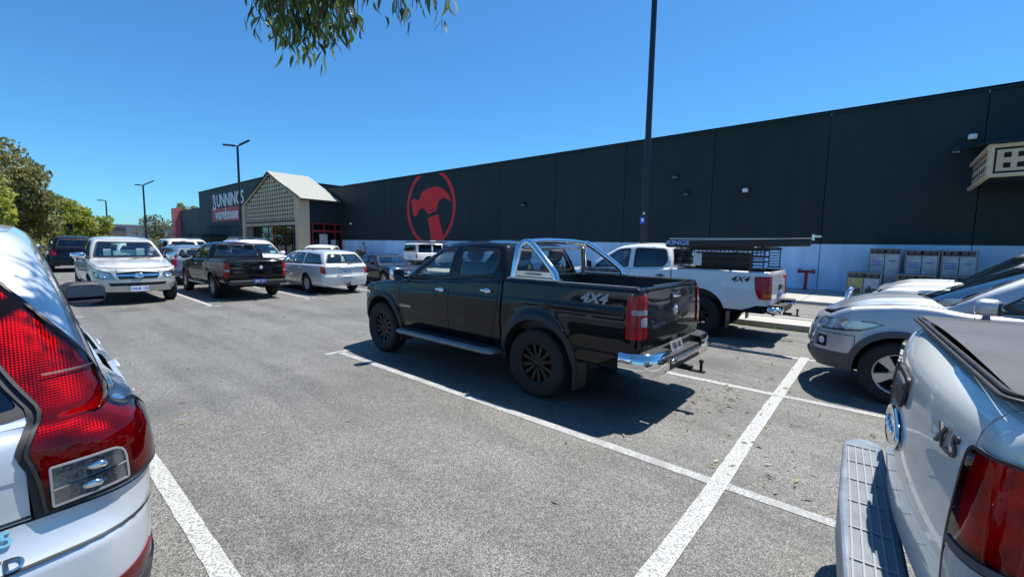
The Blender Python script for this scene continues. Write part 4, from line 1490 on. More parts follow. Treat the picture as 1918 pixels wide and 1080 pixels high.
    def mirror(self, x, z, y=None, size=(0.16, 0.22, 0.17), mat=None, arm=0.06):
        w = self.sp['w']
        y = y if y is not None else w + 0.1
        for sg in (1, -1):
            b = MB()
            b.rbox((0, 0, 0), size, 3.4, 12)
            o = b.build('door_mirror', mat or self.paint, self.root, (x, sg * y, z), (0, 0, sg * R(-8)))
            g = MB()
            g.rbox((-size[0] * 0.43, 0, 0.0), (0.03, size[1] * 0.9, size[2] * 0.86), 3.6, 10)
            g.build('mirror_housing_edge', M_BLACKPL, o)
            g = MB()
            ro = rnd([(-size[1] * 0.4, -size[2] * 0.37), (size[1] * 0.4, -size[2] * 0.37), (size[1] * 0.4, size[2] * 0.37), (-size[1] * 0.4, size[2] * 0.37)], 0.05, 5)
            g.prism([tuple(q) for q in ro], 0.006, frame_matrix((-size[0] * 0.43 - 0.012, 0, 0), (0, -1, 0), (0, 0, 1)))
            g.build('mirror_glass', M_MIRROR, o)
            a = MB()
            a.rbox((0.0, -sg * (size[1] / 2 + arm / 2 - 0.02), -size[2] * 0.25), (0.07, arm + 0.1, 0.06), 3)
            a.build('mirror_arm', M_BLACKPL, o)

    def plate(self, M, text, mat=None, tmat=None, w=0.37, h=0.135, dark=False):
        b = MB()
        b.box((0, 0, 0.003), (w, h, 0.006))
        me = b.mesh('number_plate', 0)
        me.transform(M)
        p = link('number_plate', me, mat or M_PLATE, self.root)
        t = text_mesh(text, h * 0.72, 0.001, 0, 0.86, 0.002)
        t.transform(M @ Matrix.Translation((0, 0.0, 0.0075)))
        link('plate_lettering', t, tmat or M_BLUEPR, p)
        return p

    def seats(self, xs, zseat, half=0.37, mat=None, rear=True, wheel_right=True, hr=True, ztop=None, dash=True):
        """front seats, rear bench, head rests, wheel and dash; xs=(front seat back x, rear back x)"""
        mat = mat or M_SEAT
        tilt = Matrix.Rotation(R(-14), 4, 'Y')
        for i, x in enumerate(xs):
            for sg in ((1, -1)):
                b = MB()
                b.rbox((x + 0.02, sg * half, zseat + 0.36), (0.16, 0.5, 0.66), 5, 12, tilt)
                b.rbox((x + 0.26, sg * half, zseat), (0.52, 0.5, 0.18), 5, 12)
                if hr:
                    b.rbox((x - 0.09, sg * half, zseat + 0.79), (0.11, 0.27, 0.2), 4, 12, tilt)
                    b.tube([(x - 0.06, sg * half - 0.06, zseat + 0.62), (x - 0.08, sg * half - 0.06, zseat + 0.75)], 0.008, 6)
                    b.tube([(x - 0.06, sg * half + 0.06, zseat + 0.62), (x - 0.08, sg * half + 0.06, zseat + 0.75)], 0.008, 6)
                b.build('seat', mat, self.root)
        if dash:
            xd = self.gh.bx[0] - 0.50
            b = MB()
            b.rbox((xd, 0, zseat + 0.25), (0.46, 2 * self.gh.by.max() - 0.2, 0.28), 5, 14)
            b.build('dashboard', M_DASH, self.root)
            b = MB()
            sg = -1
            T = Matrix.Rotation(R(66), 4, 'Y')
            ring = []
            for k in range(25):
                a = 2 * math.pi * k / 24
                q = T @ Vector((0.185 * math.cos(a), 0.185 * math.sin(a), 0))
                ring.append((q.x + xd - 0.30, q.y + sg * half, q.z + zseat + 0.47))
            b.tube(ring, 0.015, 6, False)
            b.tube([ring[0], ring[12]], 0.012, 6)
            b.tube([ring[6], ring[18]], 0.012, 6)
            b.build('steering_wheel', M_DASH, self.root)

class GH:
    """glasshouse: loft between a base outline at the belt and a top outline at the roof edge"""
    def __init__(self, car, base, top, belt, roof, bulge=0.02, rt=0.05, crown=0.05, mat=None, rows=None):
        self.car = car
        def ol(xf, xr, wf, wr, bf, rf, br, rr):
            """20 front, 10 corner, 50 side, 10 corner, 20 rear"""
            pts = []
            for y in np.linspace(0, wf - rf, 20):
                pts.append((xf - bf * (y / wf) ** 2, y))
            xc = pts[-1][0]
            for t in np.linspace(0, math.pi / 2, 12)[1:-1]:
                pts.append((xc - rf + rf * math.cos(t), wf - rf + rf * math.sin(t)))
            xe = xr + br * ((wr - rr) / wr) ** 2
            for k in np.linspace(0, 1, 50):
                x = (xc - rf) + (xe + rr - xc + rf) * k
                yy = wf + (wr - wf) * k + 0.02 * math.sin(math.pi * k)
                pts.append((x, yy))
            for t in np.linspace(0, math.pi / 2, 12)[1:-1]:
                pts.append((xe + rr - rr * math.sin(t), wr - rr + rr * math.cos(t)))
            for y in np.linspace(wr - rr, 0, 20):
                pts.append((xr + br * (y / wr) ** 2, y))
            return np.array(pts)
        B, T = ol(*base), ol(*top)
        self.bx, self.by = B[:, 0], B[:, 1]
        self.tx, self.ty = T[:, 0], T[:, 1]
        self.belt, self.roof = curve(belt), curve(roof)
        lim = car.topedge(np.clip(self.bx, car._sx[0], car._sx[-1])) - 0.02
        self.by = np.where(np.arange(len(self.bx)) > 22, np.minimum(self.by, np.maximum(lim, 0.3)), self.by)
        self.by[90:] = np.minimum(self.by[90:], self.by[80])
        B = np.stack([self.bx, self.by], 1)
        self.bz, self.tz = self.belt(self.bx), self.roof(self.tx)
        mid = (B + T) / 2
        self.U = np.concatenate([[0], np.cumsum(np.hypot(*np.diff(mid, axis=0).T))])
        self.UH = self.U[-1]
        tx, ty = np.gradient(mid[:, 0], self.U), np.gradient(mid[:, 1], self.U)
        l = np.hypot(tx, ty)
        self.nx, self.ny = ty / l, -tx / l
        self.H = float((self.tz - self.bz).mean())
        self.bulge, self.rt, self.crown = bulge, rt, crown
        self.uF, self.uA, self.uC, self.uR = self.U[19], self.U[30], self.U[79], self.U[90]
        self.paint = mat or car.paint

    def f(self, u, V):
        u = np.mod(np.asarray(u, float), 2 * self.UH)
        sg = np.where(u > self.UH, -1.0, 1.0)
        q = np.where(u > self.UH, 2 * self.UH - u, u)
        v = np.asarray(V, float) / self.H
        I = lambda a: np.interp(q, self.U, a)
        nx, ny = I(self.nx), I(self.ny)
        b = self.bulge * 4 * v * (1 - v)
        t = np.clip((v - 0.88) / 0.12, 0, 1)
        b = b - self.rt * (1 - np.sqrt(np.maximum(0, 1 - t * t * 0.98)))
        x = I(self.bx) * (1 - v) + I(self.tx) * v + nx * b
        y = I(self.by) * (1 - v) + I(self.ty) * v + ny * b
        z = I(self.bz) * (1 - v) + I(self.tz) * v
        return np.stack([x, y * sg, z], -1)

    def uv(self, x, z):
        lo, hi = self.uF, self.uR
        for _ in range(40):
            m = (lo + hi) / 2
            I = lambda a: float(np.interp(m, self.U, a))
            v = (z - I(self.bz)) / (I(self.tz) - I(self.bz))
            xm = I(self.bx) * (1 - v) + I(self.tx) * v
            if xm > x: lo = m
            else: hi = m
        return m, v * self.H

    def side(self, pts, r=0.04):
        p = rnd(pts, r)
        p = dens(p, 0.06)
        return np.array([self.uv(a, b) for a, b in p])

    def screen(self, a0, a1, v0, v1, r=0.06, rear=False):
        """windscreen / back glass: half widths as fractions of the front (or rear) run at bottom and top"""
        w = self.uF if not rear else self.UH - self.uC
        h = self.H
        if not rear:
            w = (self.uF + self.uA) / 2
        else:
            w = self.UH - (self.uC + self.uR) / 2
        p = [(-w * a0, v0 * h), (w * a0, v0 * h), (w * a1, v1 * h), (-w * a1, v1 * h)]
        p = dens(rnd(p, r), 0.06)
        if rear:
            p = p + np.array([self.UH, 0])
        return p

    def build(self, front, rear, sides, step=None, trim=M_BLACKPL, tw=0.022, roofmat=None, frame_name='cabin_frame'):
        """front/rear: (polygon, glass material); sides: list of (polygon, glass, name)"""
        car = self.car
        st = step or car.step
        wins = []
        if front is not None: wins.append((front[0], front[1], 'windscreen'))
        if rear is not None: wins.append((rear[0], rear[1], 'rear_window'))
        for (p, g, nm) in sides:
            wins.append((p, g, nm))
            wins.append((np.stack([2 * self.UH - p[:, 0], p[:, 1]], 1), g, nm))
        u0 = -self.uF * 0.0
        # open the loop at the right-hand side of the front so that no window is cut: start at -0.5*uF.. use right A pillar
        def shift(p):
            q = p.copy()
            c = q[:, 0].mean()
            cut = -self.uA - 0.001
            if c < cut: q[:, 0] += 2 * self.UH
            elif c > cut + 2 * self.UH: q[:, 0] -= 2 * self.UH
            return q
        c0 = -(self.uF + self.uA) / 2
        c1 = c0 + 2 * self.UH
        sk = getattr(self, 'skirt', 0.09)
        poly = dens(np.array([(c0, -sk), (c1, -sk), (c1, self.H), (c0, self.H)]), st)
        holes = []
        for (p, g, nm) in wins:
            q = p.copy()
            if q[:, 0].mean() > c1: q[:, 0] -= 2 * self.UH
            if q[:, 0].mean() < c0: q[:, 0] += 2 * self.UH
            holes.append(q)
        me = surf(self.f, ccw(poly), holes, st, 0, 0.03, frame_name)
        fr = link(frame_name, me, self.paint, car.root)
        for q, (p, g, nm) in zip(holes, wins):
            q = ccw(q)
            w = link(nm, surf(self.f, inset(q, -0.012), [], max(st, 0.08), -0.008, 0, nm), g, car.root)
            if tw:
                link('window_seal', surf(self.f, inset(q, -0.008), [inset(q, tw)], st, 0.003, 0.012, 'window_seal'), trim, w)
        # roof skin
        i = slice(0, None)
        e = self.f(self.U, np.full(len(self.U), self.H))
        ex, ey = e[:, 0], e[:, 1]
        full = np.concatenate([np.stack([ex, ey], 1), np.stack([ex, -ey], 1)[::-1]])
        full = full[np.concatenate([[True], np.hypot(*np.diff(full, axis=0).T) > 2e-3])]
        xf, xr = ex.max(), ex.min()
        o = np.argsort(ex)
        def zr(x, y):
            yy = np.maximum(0.05, np.interp(x, ex[o], ey[o]))
            wid = np.interp(x, [xr, xr + 0.25, xf - 0.25, xf], [ey.max()] * 4)
            r = np.clip(np.abs(y) / wid, 0, 1)
            k = np.clip(np.minimum(xf - x, x - xr) / 0.45, 0, 1)
            k = 1 - (1 - k) ** 2
            return np.stack([x, y, self.roof(x) + self.crown * (1 - r ** 2.5) * k], -1)
        self.zr = zr
        link('roof', surf(zr, ccw(full), [], max(st, 0.08), 0, 0.02, 'roof'), roofmat or self.paint, car.root)
        link('headlining', surf(zr, inset(ccw(full), 0.02), [], 0.2, -0.03, 0, 'headlining'), M_SEATG, car.root)
        return fr

_wheel_cache = {}
def wheel_meshes(r, rr, w, style, spokes):
    key = (round(r, 3), round(rr, 3), round(w, 3), style, spokes)
    if key in _wheel_cache:
        return _wheel_cache[key]
    # tyre: +y is the outer face
    h = w / 2
    t = MB()
    pr = [(rr - 0.012, -h * 0.8), (rr + 0.01, -h * 0.9), ((r + rr) / 2, -h * 1.03), (r - 0.03, -h * 0.94), (r - 0.006, -h * 0.8)]
    for g in (-0.5, -0.16, 0.16, 0.5):
        pr += [(r, h * (g - 0.1)), (r - 0.009, h * (g - 0.08)), (r - 0.009, h * (g + 0.06)), (r, h * (g + 0.08))]
    pr += [(r - 0.006, h * 0.8), (r - 0.03, h * 0.94), ((r + rr) / 2 + 0.02, h * 1.03), ((r + rr) / 2, h * 1.0), (rr + 0.012, h * 0.9), (rr - 0.012, h * 0.8)]
    t.lathe(pr, n=56)
    if style in ('offroad', 'offroad_black'):
        for k in range(36):
            for sgn in (1, -1):
                a = 2 * math.pi * (k + (0.25 if sgn > 0 else 0)) / 36
                M = Matrix.Rotation(-a, 4, 'Y')
                t.box((r - 0.014, sgn * h * 0.84, 0), (0.03, h * 0.34, 0.036), M=M)
    tm = t.mesh('tyre')
    m = MB()
    # barrel and lip
    m.lathe([(rr - 0.03, -h * 0.7), (rr - 0.035, -h * 0.2), (rr - 0.03, h * 0.55), (rr - 0.006, h * 0.74), (rr - 0.002, h * 0.8), (rr - 0.012, h * 0.82), (rr - 0.02, h * 0.76)], n=48)
    yf = h * 0.62
    if style == 'steel':
        m.lathe([(0.0, yf * 0.9), (0.05, yf * 0.9), (0.07, yf * 0.8), (rr * 0.5, yf), (rr * 0.62, yf * 1.05), (rr * 0.8, yf * 0.6), (rr - 0.03, yf * 0.65)], n=40)
    else:
        m.lathe([(0.0, yf * 0.96), (0.035, yf * 0.96), (0.045, yf * 0.85), (0.085, yf * 0.78), (0.09, yf * 0.3)], n=32)
        for k in range(spokes):
            a = 2 * math.pi * k / spokes
            M = Matrix.Rotation(-a, 4, 'Y')
            if style == 'split' or style == 'offroad_black':
                for dz in (-1, 1):
                    p0, p1 = (0.06, dz * 0.014), (rr - 0.02, dz * (0.055 if style == 'split' else 0.07))
                    wd0, wd1 = 0.02, 0.026
                    _spoke(m, p0, p1, wd0, wd1, yf * 0.85, yf * 1.02, 0.035, M)
            else:
                wd1 = min(0.075, 2 * math.pi * rr / spokes * 0.3)
                _spoke(m, (0.05, 0), (rr - 0.015, 0), 0.034, wd1, yf * 0.85, yf * 1.0, 0.035, M)
        for k in range(5):
            a = 2 * math.pi * (k + 0.5) / 5
            m.lathe([(0.0, yf * 0.86), (0.009, yf * 0.86), (0.009, yf * 0.7)], (0.062 * math.cos(a), 0, 0.062 * math.sin(a)), n=6)
    rm = m.mesh('rim')
    b = MB()
    b.lathe([(0.0, -h * 0.15), (rr - 0.07, -h * 0.15), (rr - 0.07, -h * 0.3), (0.0, -h * 0.3)], n=28)
    b.lathe([(0.0, h * 0.25), (0.09, h * 0.25), (0.1, -h * 0.1)], n=20)
    hm = b.mesh('wheel')
    _wheel_cache[key] = (tm, rm, hm)
    return tm, rm, hm

def _spoke(m, p0, p1, w0, w1, y0, y1, th, M):
    vs = []
    for (p, w, y) in ((p0, w0, y0), (p1, w1, y1)):
        for (dz, dy) in ((-w, -th), (w, -th), (w * 0.8, 0), (-w * 0.8, 0)):
            vs.append(tuple(M @ Vector((p[0], y + dy, p[1] + dz))))
    m.add(vs, [(3, 2, 1, 0), (4, 5, 6, 7), (0, 1, 5, 4), (1, 2, 6, 5), (2, 3, 7, 6), (3, 0, 4, 7)])
def _redref():
    m, nt, b = new_mat('fluted_reflector')
    b.inputs['Base Color'].default_value = (0.75, 0.6, 0.6, 1)
    b.inputs['Metallic'].default_value = 0.4
    b.inputs['Roughness'].default_value = 0.35
    tc = nt.nodes.new('ShaderNodeTexCoord')
    w = nt.nodes.new('ShaderNodeTexWave')
    w.inputs['Scale'].default_value = 42
    w.inputs['Distortion'].default_value = 0.4
    w.bands_direction = 'Z'
    nt.links.new(tc.outputs['Object'], w.inputs['Vector'])
    w2 = nt.nodes.new('ShaderNodeTexWave')
    w2.inputs['Scale'].default_value = 36
    w2.bands_direction = 'Y'
    nt.links.new(tc.outputs['Object'], w2.inputs['Vector'])
    bump(nt, b, mixc(nt, 0.5, w.outputs['Color'], w2.outputs['Color']), 0.35, 0.003)
    nz = ramp(nt, noise(nt, 9, 3), [(0.35, 0.22), (0.62, 0.7)])
    nt.links.new(mixc(nt, 1.0, (0.8, 0.6, 0.6), nz.outputs[0], 'MULTIPLY'), b.inputs['Base Color'])
    return m
M_REDREF = _redref()
# ------------------------------------------------------------------ body builders shared by the vehicles
def front_end(c, yf=0.5, zb=0.70, zlow=0.34, xdoor=1.08, hl=None, grille=None, intake=None, bars=3, barmat=None, sill=None, hl_amber=True,
              bumper_mat=None, fog=None, surround=None, lower_mat=None, zl2=None, grille_off=-0.045, barh=0.22):
    sill = sill or c.sp['sill']
    xe = c.xa[0] + c.ra * 0.985
    hlp = c.frontpts(hl) if hl else None
    fp = c.frontpts([(str(xdoor), sill), (str(xdoor), 9), (yf, 9), (yf, zb), (str(xe), zb), (str(xe), sill)])
    c.panel('front_wing', fp, None, [hlp] if hl else [], both=True, space='s', arch=True)
    gp = c.sym_front(grille) if grille is not None else None
    sp = c.sym_front([(0, zb), (yf, zb), (yf, 9), (0, 9)])
    c.panel('grille_surround', sp, surround, [gp] if gp is not None else [], both=False, space='s')
    ip = c.sym_front(intake) if intake is not None else None
    bp = c.sym_front([(0, zlow), (str(xe), zlow + 0.02), (str(xe), zb), (0, zb)])
    hs = [ip] if ip is not None else []
    fgs = []
    if fog is not None:
        q = c.frontpts(fog)
        fgs = [q, q * np.array([-1, 1])]
        hs += fgs
    c.panel('front_bumper', bp, bumper_mat, hs, both=False, space='s', arch=False, rim=0.03)
    if lower_mat is not None:
        lp = c.sym_front([(0, zlow), (str(xe), zlow + 0.02), (str(xe), zl2), (0, zl2)])
        c.panel('lower_bumper', lp, lower_mat, [h for h in hs], both=False, space='s', off=0.012, rim=0.03)
    if hl:
        for sg in (1, -1):
            q = ccw(hlp * np.array([sg, 1]))
            hh = link('headlamp', surf(c.f, inset(q, -0.01), [], 0.05, -0.045, 0, 'headlamp'), M_REFL, c.root)
            link('headlamp_lens', surf(c.f, inset(q, 0.003), [], 0.05, 0.001, 0, 'headlamp_lens'), M_LENSGL, hh)
            m = MB()
            a = np.array(q)
            cen = a.mean(0)
            ext = a.max(0) - a.min(0)
            for k, (du, rr) in enumerate(((-0.2, 0.062), (0.16, 0.052))):
                P, ta, tb, n = c.at(cen[0] + du * ext[0] * sg, cen[1] + 0.0, -0.045)
                Mx = frame_matrix(P, ta, tb)
                mm = MB()
                mm.lathe([(rr, 0.035), (rr * 0.95, 0.04), (rr * 0.8, 0.012), (rr * 0.45, 0.004), (0.022, 0.012), (0.0, 0.02)], axis='z', n=20)
                me = mm.mesh('headlamp_bowl')
                me.transform(Mx)
                link('headlamp_bowl', me, M_CHROME if k else M_REFL, hh)
            link('headlamp_bezel', surf(c.f, inset(q, -0.004), [inset(q, 0.018)], 0.05, -0.006, 0.04, 'headlamp_bezel'), M_GREYPL, hh)
            if hl_amber:
                # indicator at the outer end
                o = a[a[:, 0] > a[:, 0].max() - 0.3 * ext[0]] if sg > 0 else a[a[:, 0] < a[:, 0].min() + 0.3 * ext[0]]
                lo, hi = o.min(0), o.max(0)
                cc = (lo + hi) / 2
                e = (hi - lo) * 0.5
                el = circ(cc[0], cc[1], max(0.03, e[0] * 0.75), 16, max(0.03, e[1] * 0.6))
                link('indicator_lamp', surf(c.f, ccw(el), [], 0.04, -0.02, 0, 'indicator_lamp'), M_AMBER, hh)
    if gp is not None:
        q = ccw(gp)
        g = link('grille', surf(c.f, inset(q, -0.012), [], 0.06, grille_off, 0, 'grille'), M_BLACKPL, c.root)
        lo, hi = q.min(0), q.max(0)
        for k in range(bars):
            z = lo[1] + (hi[1] - lo[1]) * (k + 0.5) / bars
            h = (hi[1] - lo[1]) / bars * barh
            # width of the opening at this height
            xs = []
            for i in range(len(q)):
                a, b = q[i], q[(i + 1) % len(q)]
                if (a[1] > z) != (b[1] > z):
                    xs.append(a[0] + (b[0] - a[0]) * (z - a[1]) / (b[1] - a[1]))
            if len(xs) >= 2:
                x0, x1 = min(xs), max(xs)
                p = dens(np.array([(x0, z - h), (x1, z - h), (x1, z + h), (x0, z + h)]), 0.06)
                link('grille_bar', surf(c.f, p, [], 0.06, -0.008, 0.03, 'grille_bar'), barmat or M_CHROME, g)
    if ip is not None:
        q = ccw(ip)
        g = link('bumper_intake', surf(c.f, inset(q, -0.012), [], 0.08, -0.05, 0, 'bumper_intake'), M_BLACKPL, c.root)
        lo, hi = q.min(0), q.max(0)
        n = max(3, int((hi[0] - lo[0]) / 0.16))
        for k in range(1, n):
            x = lo[0] + (hi[0] - lo[0]) * k / n
            p = dens(np.array([(x - 0.008, lo[1]), (x + 0.008, lo[1]), (x + 0.008, hi[1]), (x - 0.008, hi[1])]), 0.06)
            link('intake_slat', surf(c.f, p, [], 0.06, -0.03, 0.03, 'intake_slat'), M_GREYPL, g)
    for q in fgs:
        q = ccw(q)
        g = link('fog_lamp_recess', surf(c.f, inset(q, -0.012), [], 0.05, -0.05, 0, 'fog_lamp_recess'), M_BLACKPL, c.root)
        cc = (q.min(0) + q.max(0)) / 2
        P, ta, tb, n = c.at(cc[0], cc[1], -0.045)
        mm = MB()
        mm.lathe([(0.045, 0.03), (0.043, 0.035), (0.035, 0.02), (0.0, 0.012)], axis='z', n=18)
        me = mm.mesh('fog_lamp')
        me.transform(frame_matrix(P, ta, tb))
        link('fog_lamp', me, M_REFL, g)

def lamp_patch(c, pts, name, mat, both=True, off=0.006, rim=0.03, rear=True, parent=None, round_=0.02, label=None):
    """lamp on the rear (or front) corner; pts as (y,z) on the end, ('x',z) on the side"""
    p = c.rearpts(pts) if rear else c.frontpts(pts)
    return c.panel(name, p, mat, both=both, off=off, rim=rim, gap=0, space='s', step=0.04, parent=parent, round_=round_, label=label)

def deep_lamp(c, pts, name, round_=0.03, off=0.014, inner=0.002, gl=None):
    """red glass over a fluted reflector"""
    L = lamp_patch(c, pts, name, gl or M_REDGL, round_=round_, off=off, rim=0.0)
    lamp_patch(c, pts, 'lamp_reflector', M_REDREF, round_=round_, off=inner, rim=0.0, parent=L)
    p = rnd(c.rearpts(pts), round_)
    for i, sg in enumerate((1, -1)):
        q = ccw(dens(p * np.array([sg, 1]), 0.04))
        link('lamp_bezel', surf(c.f, inset(q, -0.006), [inset(q, 0.003)], 0.04, off + 0.001, 0.014, 'lamp_bezel'), M_BLACKPL, L[i])
    return L

def door_handle(c, x, z, mat, parent, L=0.2):
    out = []
    for i, sg in enumerate((1, -1)):
        P, a, b, n = c.at(sg * c.sx(x), z, 0.022)
        Mx = frame_matrix(P, a, b)
        m = MB()
        m.rbox((0, 0, 0), (L, 0.032, 0.022), 3.5, 8)
        m.rbox((0, 0, -0.022), (L * 0.55, 0.06, 0.012), 3, 8)
        me = m.mesh('door_handle')
        me.transform(Mx)
        link('door_handle', me, mat, parent[i])

def ute(name, label, loc, heading, paintm, P, group=None, step=0.06):
    """dual-cab pickup. P overrides the proportions"""
    d = dict(wb=3.096, xf=2.42, xr=-2.70, w=0.93, cab=-0.99, tubz=1.34, belt_f=1.19, belt_r=1.32, nose=1.0, hoodz=1.13, cowl=1.22,
             roof=1.77, sill=0.44, tyre=0.385, rim=0.235, tw=0.265, style='offroad_black', spokes=6, rimmat=M_RIMBLK, flare=0.03,
             handle=M_CHROME, doors=(1.08, -0.03, -0.90), glassf=M_GLASS, glassr=M_TINT2, glassb=M_GLASS, mirrormat=None, seatmat=None,
             hood=0.84, screen_top=0.42, tailtop=None, archr=None, interior=True, front=None, flares=None, rearlow=0.62, roofw=0.62,
             creases=(), archz=None, bulge=None, pr=None, track=None, rsh=0.045, rimw=0.0, rbow=0.02, liner=True)
    d.update(P)
    sp = dict(wb=d['wb'], xf=d['xf'], xr=d['xr'], w=d['w'], plan=[(d['xr'], d['w'] - 0.035), (-1.2, d['w'] - 0.005), (0, d['w'] - 0.012), (1.2, d['w'] - 0.008), (1.9, d['w'] - 0.05), (d['xf'], d['w'] - 0.1)],
              front=(0.22, 0.34, 0.26), rear=(d['rbow'], 0.085, 0.085),
              pf=[(0.3, 0.10), (0.42, 0.03), (0.55, 0.0), (0.68, 0.005), (0.8, 0.04), (1.0, 0.09), (1.2, 0.14)],
              ps=[(0.3, 0.13), (0.44, 0.06), (0.58, 0.02), (0.8, 0.0), (0.95, 0.004), (1.1, 0.02), (1.36, 0.05)],
              pr=d['pr'] or [(0.3, 0.1), (0.6, 0.02), (0.75, 0.0), (1.36, 0.02)],
              ztop=[(d['xf'] + .1, d['nose']), (d['xf'] - 0.12, d['nose'] + 0.015), (2.0, d['hoodz'] - 0.05), (1.35, d['hoodz'] + 0.03), (1.0, d['belt_f']), (0.3, d['belt_f'] + (d['belt_r'] - d['belt_f']) * .35), (-0.8, d['belt_r']), (d['cab'], d['belt_r'] + 0.01), (d['cab'] - 0.06, d['tubz']), (d['xr'] - .1, d['tubz'])],
              rsh=d['rsh'], tyre=d['tyre'], arch=d['archr'] or d['tyre'] + 0.075, archz=d['archz'] or d['tyre'] + 0.03, flare=d['flare'], paint=paintm, sill=d['sill'], creases=d['creases'])
    c = Car(name, label, 'ute', loc, heading, sp, group, step)
    w, cab, xr, sill = d['w'], d['cab'], d['xr'], d['sill']
    rf = d['roof']
    gh = c.glasshouse(base=(1.30, cab + 0.01, w - 0.10, w - 0.10, 0.20, 0.12, 0.0, 0.05),
                      top=(d['screen_top'], cab + 0.13, d['roofw'], d['roofw'] + 0.02, 0.07, 0.10, 0.02, 0.09),
                      belt=[(1.4, d['cowl'] - 0.03), (1.0, d['belt_f'] - 0.005), (0.3, d['belt_f'] + (d['belt_r'] - d['belt_f']) * .35 - 0.005), (-0.8, d['belt_r'] - 0.005), (cab, d['belt_r'])],
                      roof=[(0.5, rf - 0.10), (0.1, rf - 0.045), (-0.4, rf - 0.025), (cab + 0.13, rf - 0.05)], bulge=0.025, crown=0.045)
    bz = lambda x: float(gh.belt(np.array([x]))[0]) + 0.03
    x1, x2, x3 = d['doors']
    fw = gh.side([(x1 - 0.22, bz(x1 - .22)), (x2 + 0.07, bz(x2)), (x2 + 0.06, rf - 0.115), (0.33, rf - 0.135), (x1 - 0.24, bz(x1 - .2) + 0.05)], [0.03, 0.03, 0.05, 0.1, 0.05])
    rw = gh.side([(x2 - 0.07, bz(x2)), (x3 + 0.13, bz(x3)), (x3 + 0.06, bz(x3) + 0.12), (x3 + 0.13, rf - 0.12), (x2 - 0.06, rf - 0.105)], [0.03, 0.06, 0.08, 0.07, 0.05])
    gh.build((gh.screen(0.97, 0.93, 0.08, 0.90), d['glassf']), (gh.screen(0.86, 0.80, 0.16, 0.86, 0.05, rear=True), d['glassb']),
             [(fw, d['glassf'], 'front_door_window'), (rw, d['glassr'], 'rear_door_window')], step=step)
    c.deck(cab + 0.02, crown=0.055, hood=d['hood'], bulge=d['bulge'])
    c.core(z0=sill + 0.03)
    # doors, sill, tub sides
    fd = c.panel('front_door', [(x1, sill + .02), (x1, 9), (x2, 9), (x2, sill + .02)], arch=True)
    rd = c.panel('rear_door', [(x2, sill + .02), (x2, 9), (x3, 9), (x3 - 0.03, 0.95), (x3 + 0.03, 0.72), (x3 + 0.10, sill + .02)], arch=True)
    c.panel('cab_corner', [(x3, 9), (cab, 9), (cab, sill + .02), (x3 + 0.10, sill + .02), (x3 + 0.03, 0.72), (x3 - 0.03, 0.95)], arch=True)
    c.panel('sill', [(x1, sill - 0.03), (x1, sill + .02), (cab, sill + .02), (cab, sill - 0.03)], M_BLACKPL, arch=True, gap=0.002)
    yl = d.get('gate_y', 0.70)
    tp = c.rearpts([(str(cab - 0.02), 9), (yl, 9), (yl, d['rearlow']), (str(xr + 0.2), d['rearlow']), (str(xr + 0.45), sill + 0.1), (str(cab - 0.02), sill + 0.1)])
    c.panel('tub_side', tp, None, space='s', arch=True)
    gp = c.sym_rear([(0, d['rearlow'] + 0.02), (yl, d['rearlow'] + 0.02), (yl, 9), (0, 9)])
    c.gate = c.panel('tailgate', gp, None, both=False, space='s', rim=0.03)[0]
    door_handle(c, x2 + 0.17, 0.5 * (d['belt_f'] + d['belt_r']) - 0.15, d['handle'], fd)
    door_handle(c, x3 + 0.16, d['belt_r'] - 0.16, d['handle'], rd)
    # tub: floor, inner walls, rail caps
    m = MB()
    zi, zf = d['tubz'] - 0.015, 0.80
    x0, xx1 = xr + 0.07, cab - 0.08
    yi = w - 0.14
    m.box(((x0 + xx1) / 2, 0, zf - 0.03), (xx1 - x0, 2 * yi, 0.06))
    m.box((xx1 + 0.02, 0, (zi + zf) / 2), (0.04, 2 * (w - 0.09), zi - zf))
    m.box((x0 - 0.018, 0, (zi + zf) / 2), (0.03, 2 * (w - 0.22), zi - zf))
    for sg in (1, -1):
        m.box(((x0 + xx1) / 2, sg * (yi + 0.02), (zi + zf) / 2), (xx1 - x0, 0.04, zi - zf))
        m.box((-d['wb'] / 2, sg * (yi - 0.1), zf + 0.12), (0.95, 0.22, 0.24))
    if d['liner']:
        m.build('tub_liner', M_BLACKPL, c.root)
    # rail: flat rim between the skin's upper edge and the tub opening
    ss = np.linspace(float(c.sx(cab - 0.03)), 2 * c.S - float(c.sx(cab - 0.03)), 90)
    xs = c.f(ss, np.full(90, 0.6))[:, 0]
    E = c.f(ss, c.zt(xs))[:, :2]
    E = E[np.concatenate([[True], np.hypot(*np.diff(E, axis=0).T) > 2e-3])]
    iw = d['rimw']
    hole = np.array([(cab - 0.10, yi - iw), (x0 + iw, yi - iw), (x0 + iw, -yi + iw), (cab - 0.10, -yi + iw)])
    flat = lambda a, b: np.stack([a, b, d['tubz'] + 0.004 + 0 * a], -1)
    link('tub_rail', surf(flat, ccw(E), [dens(rnd(hole, 0.04), 0.1)], 0.12, 0, 0.03, 'tub_rail'), d.get('railmat', M_GREYPL), c.root)
    c.wheels(d['rim'], d['tw'], d['style'], d['rimmat'], d['track'] or (w - d['tw'] / 2 + 0.015), d['spokes'])
    if d['flares'] is not None:
        c.flares(d['flares'])
    c.mirror(x1 - 0.1, d['belt_f'] + 0.09, w + 0.10, d.get('mirror', (0.16, 0.2, 0.2)), d['mirrormat'])
    if d['interior']:
        c.seats((x2 + 0.12, x3 + 0.1), d['belt_f'] - 0.38, 0.36, d['seatmat'])
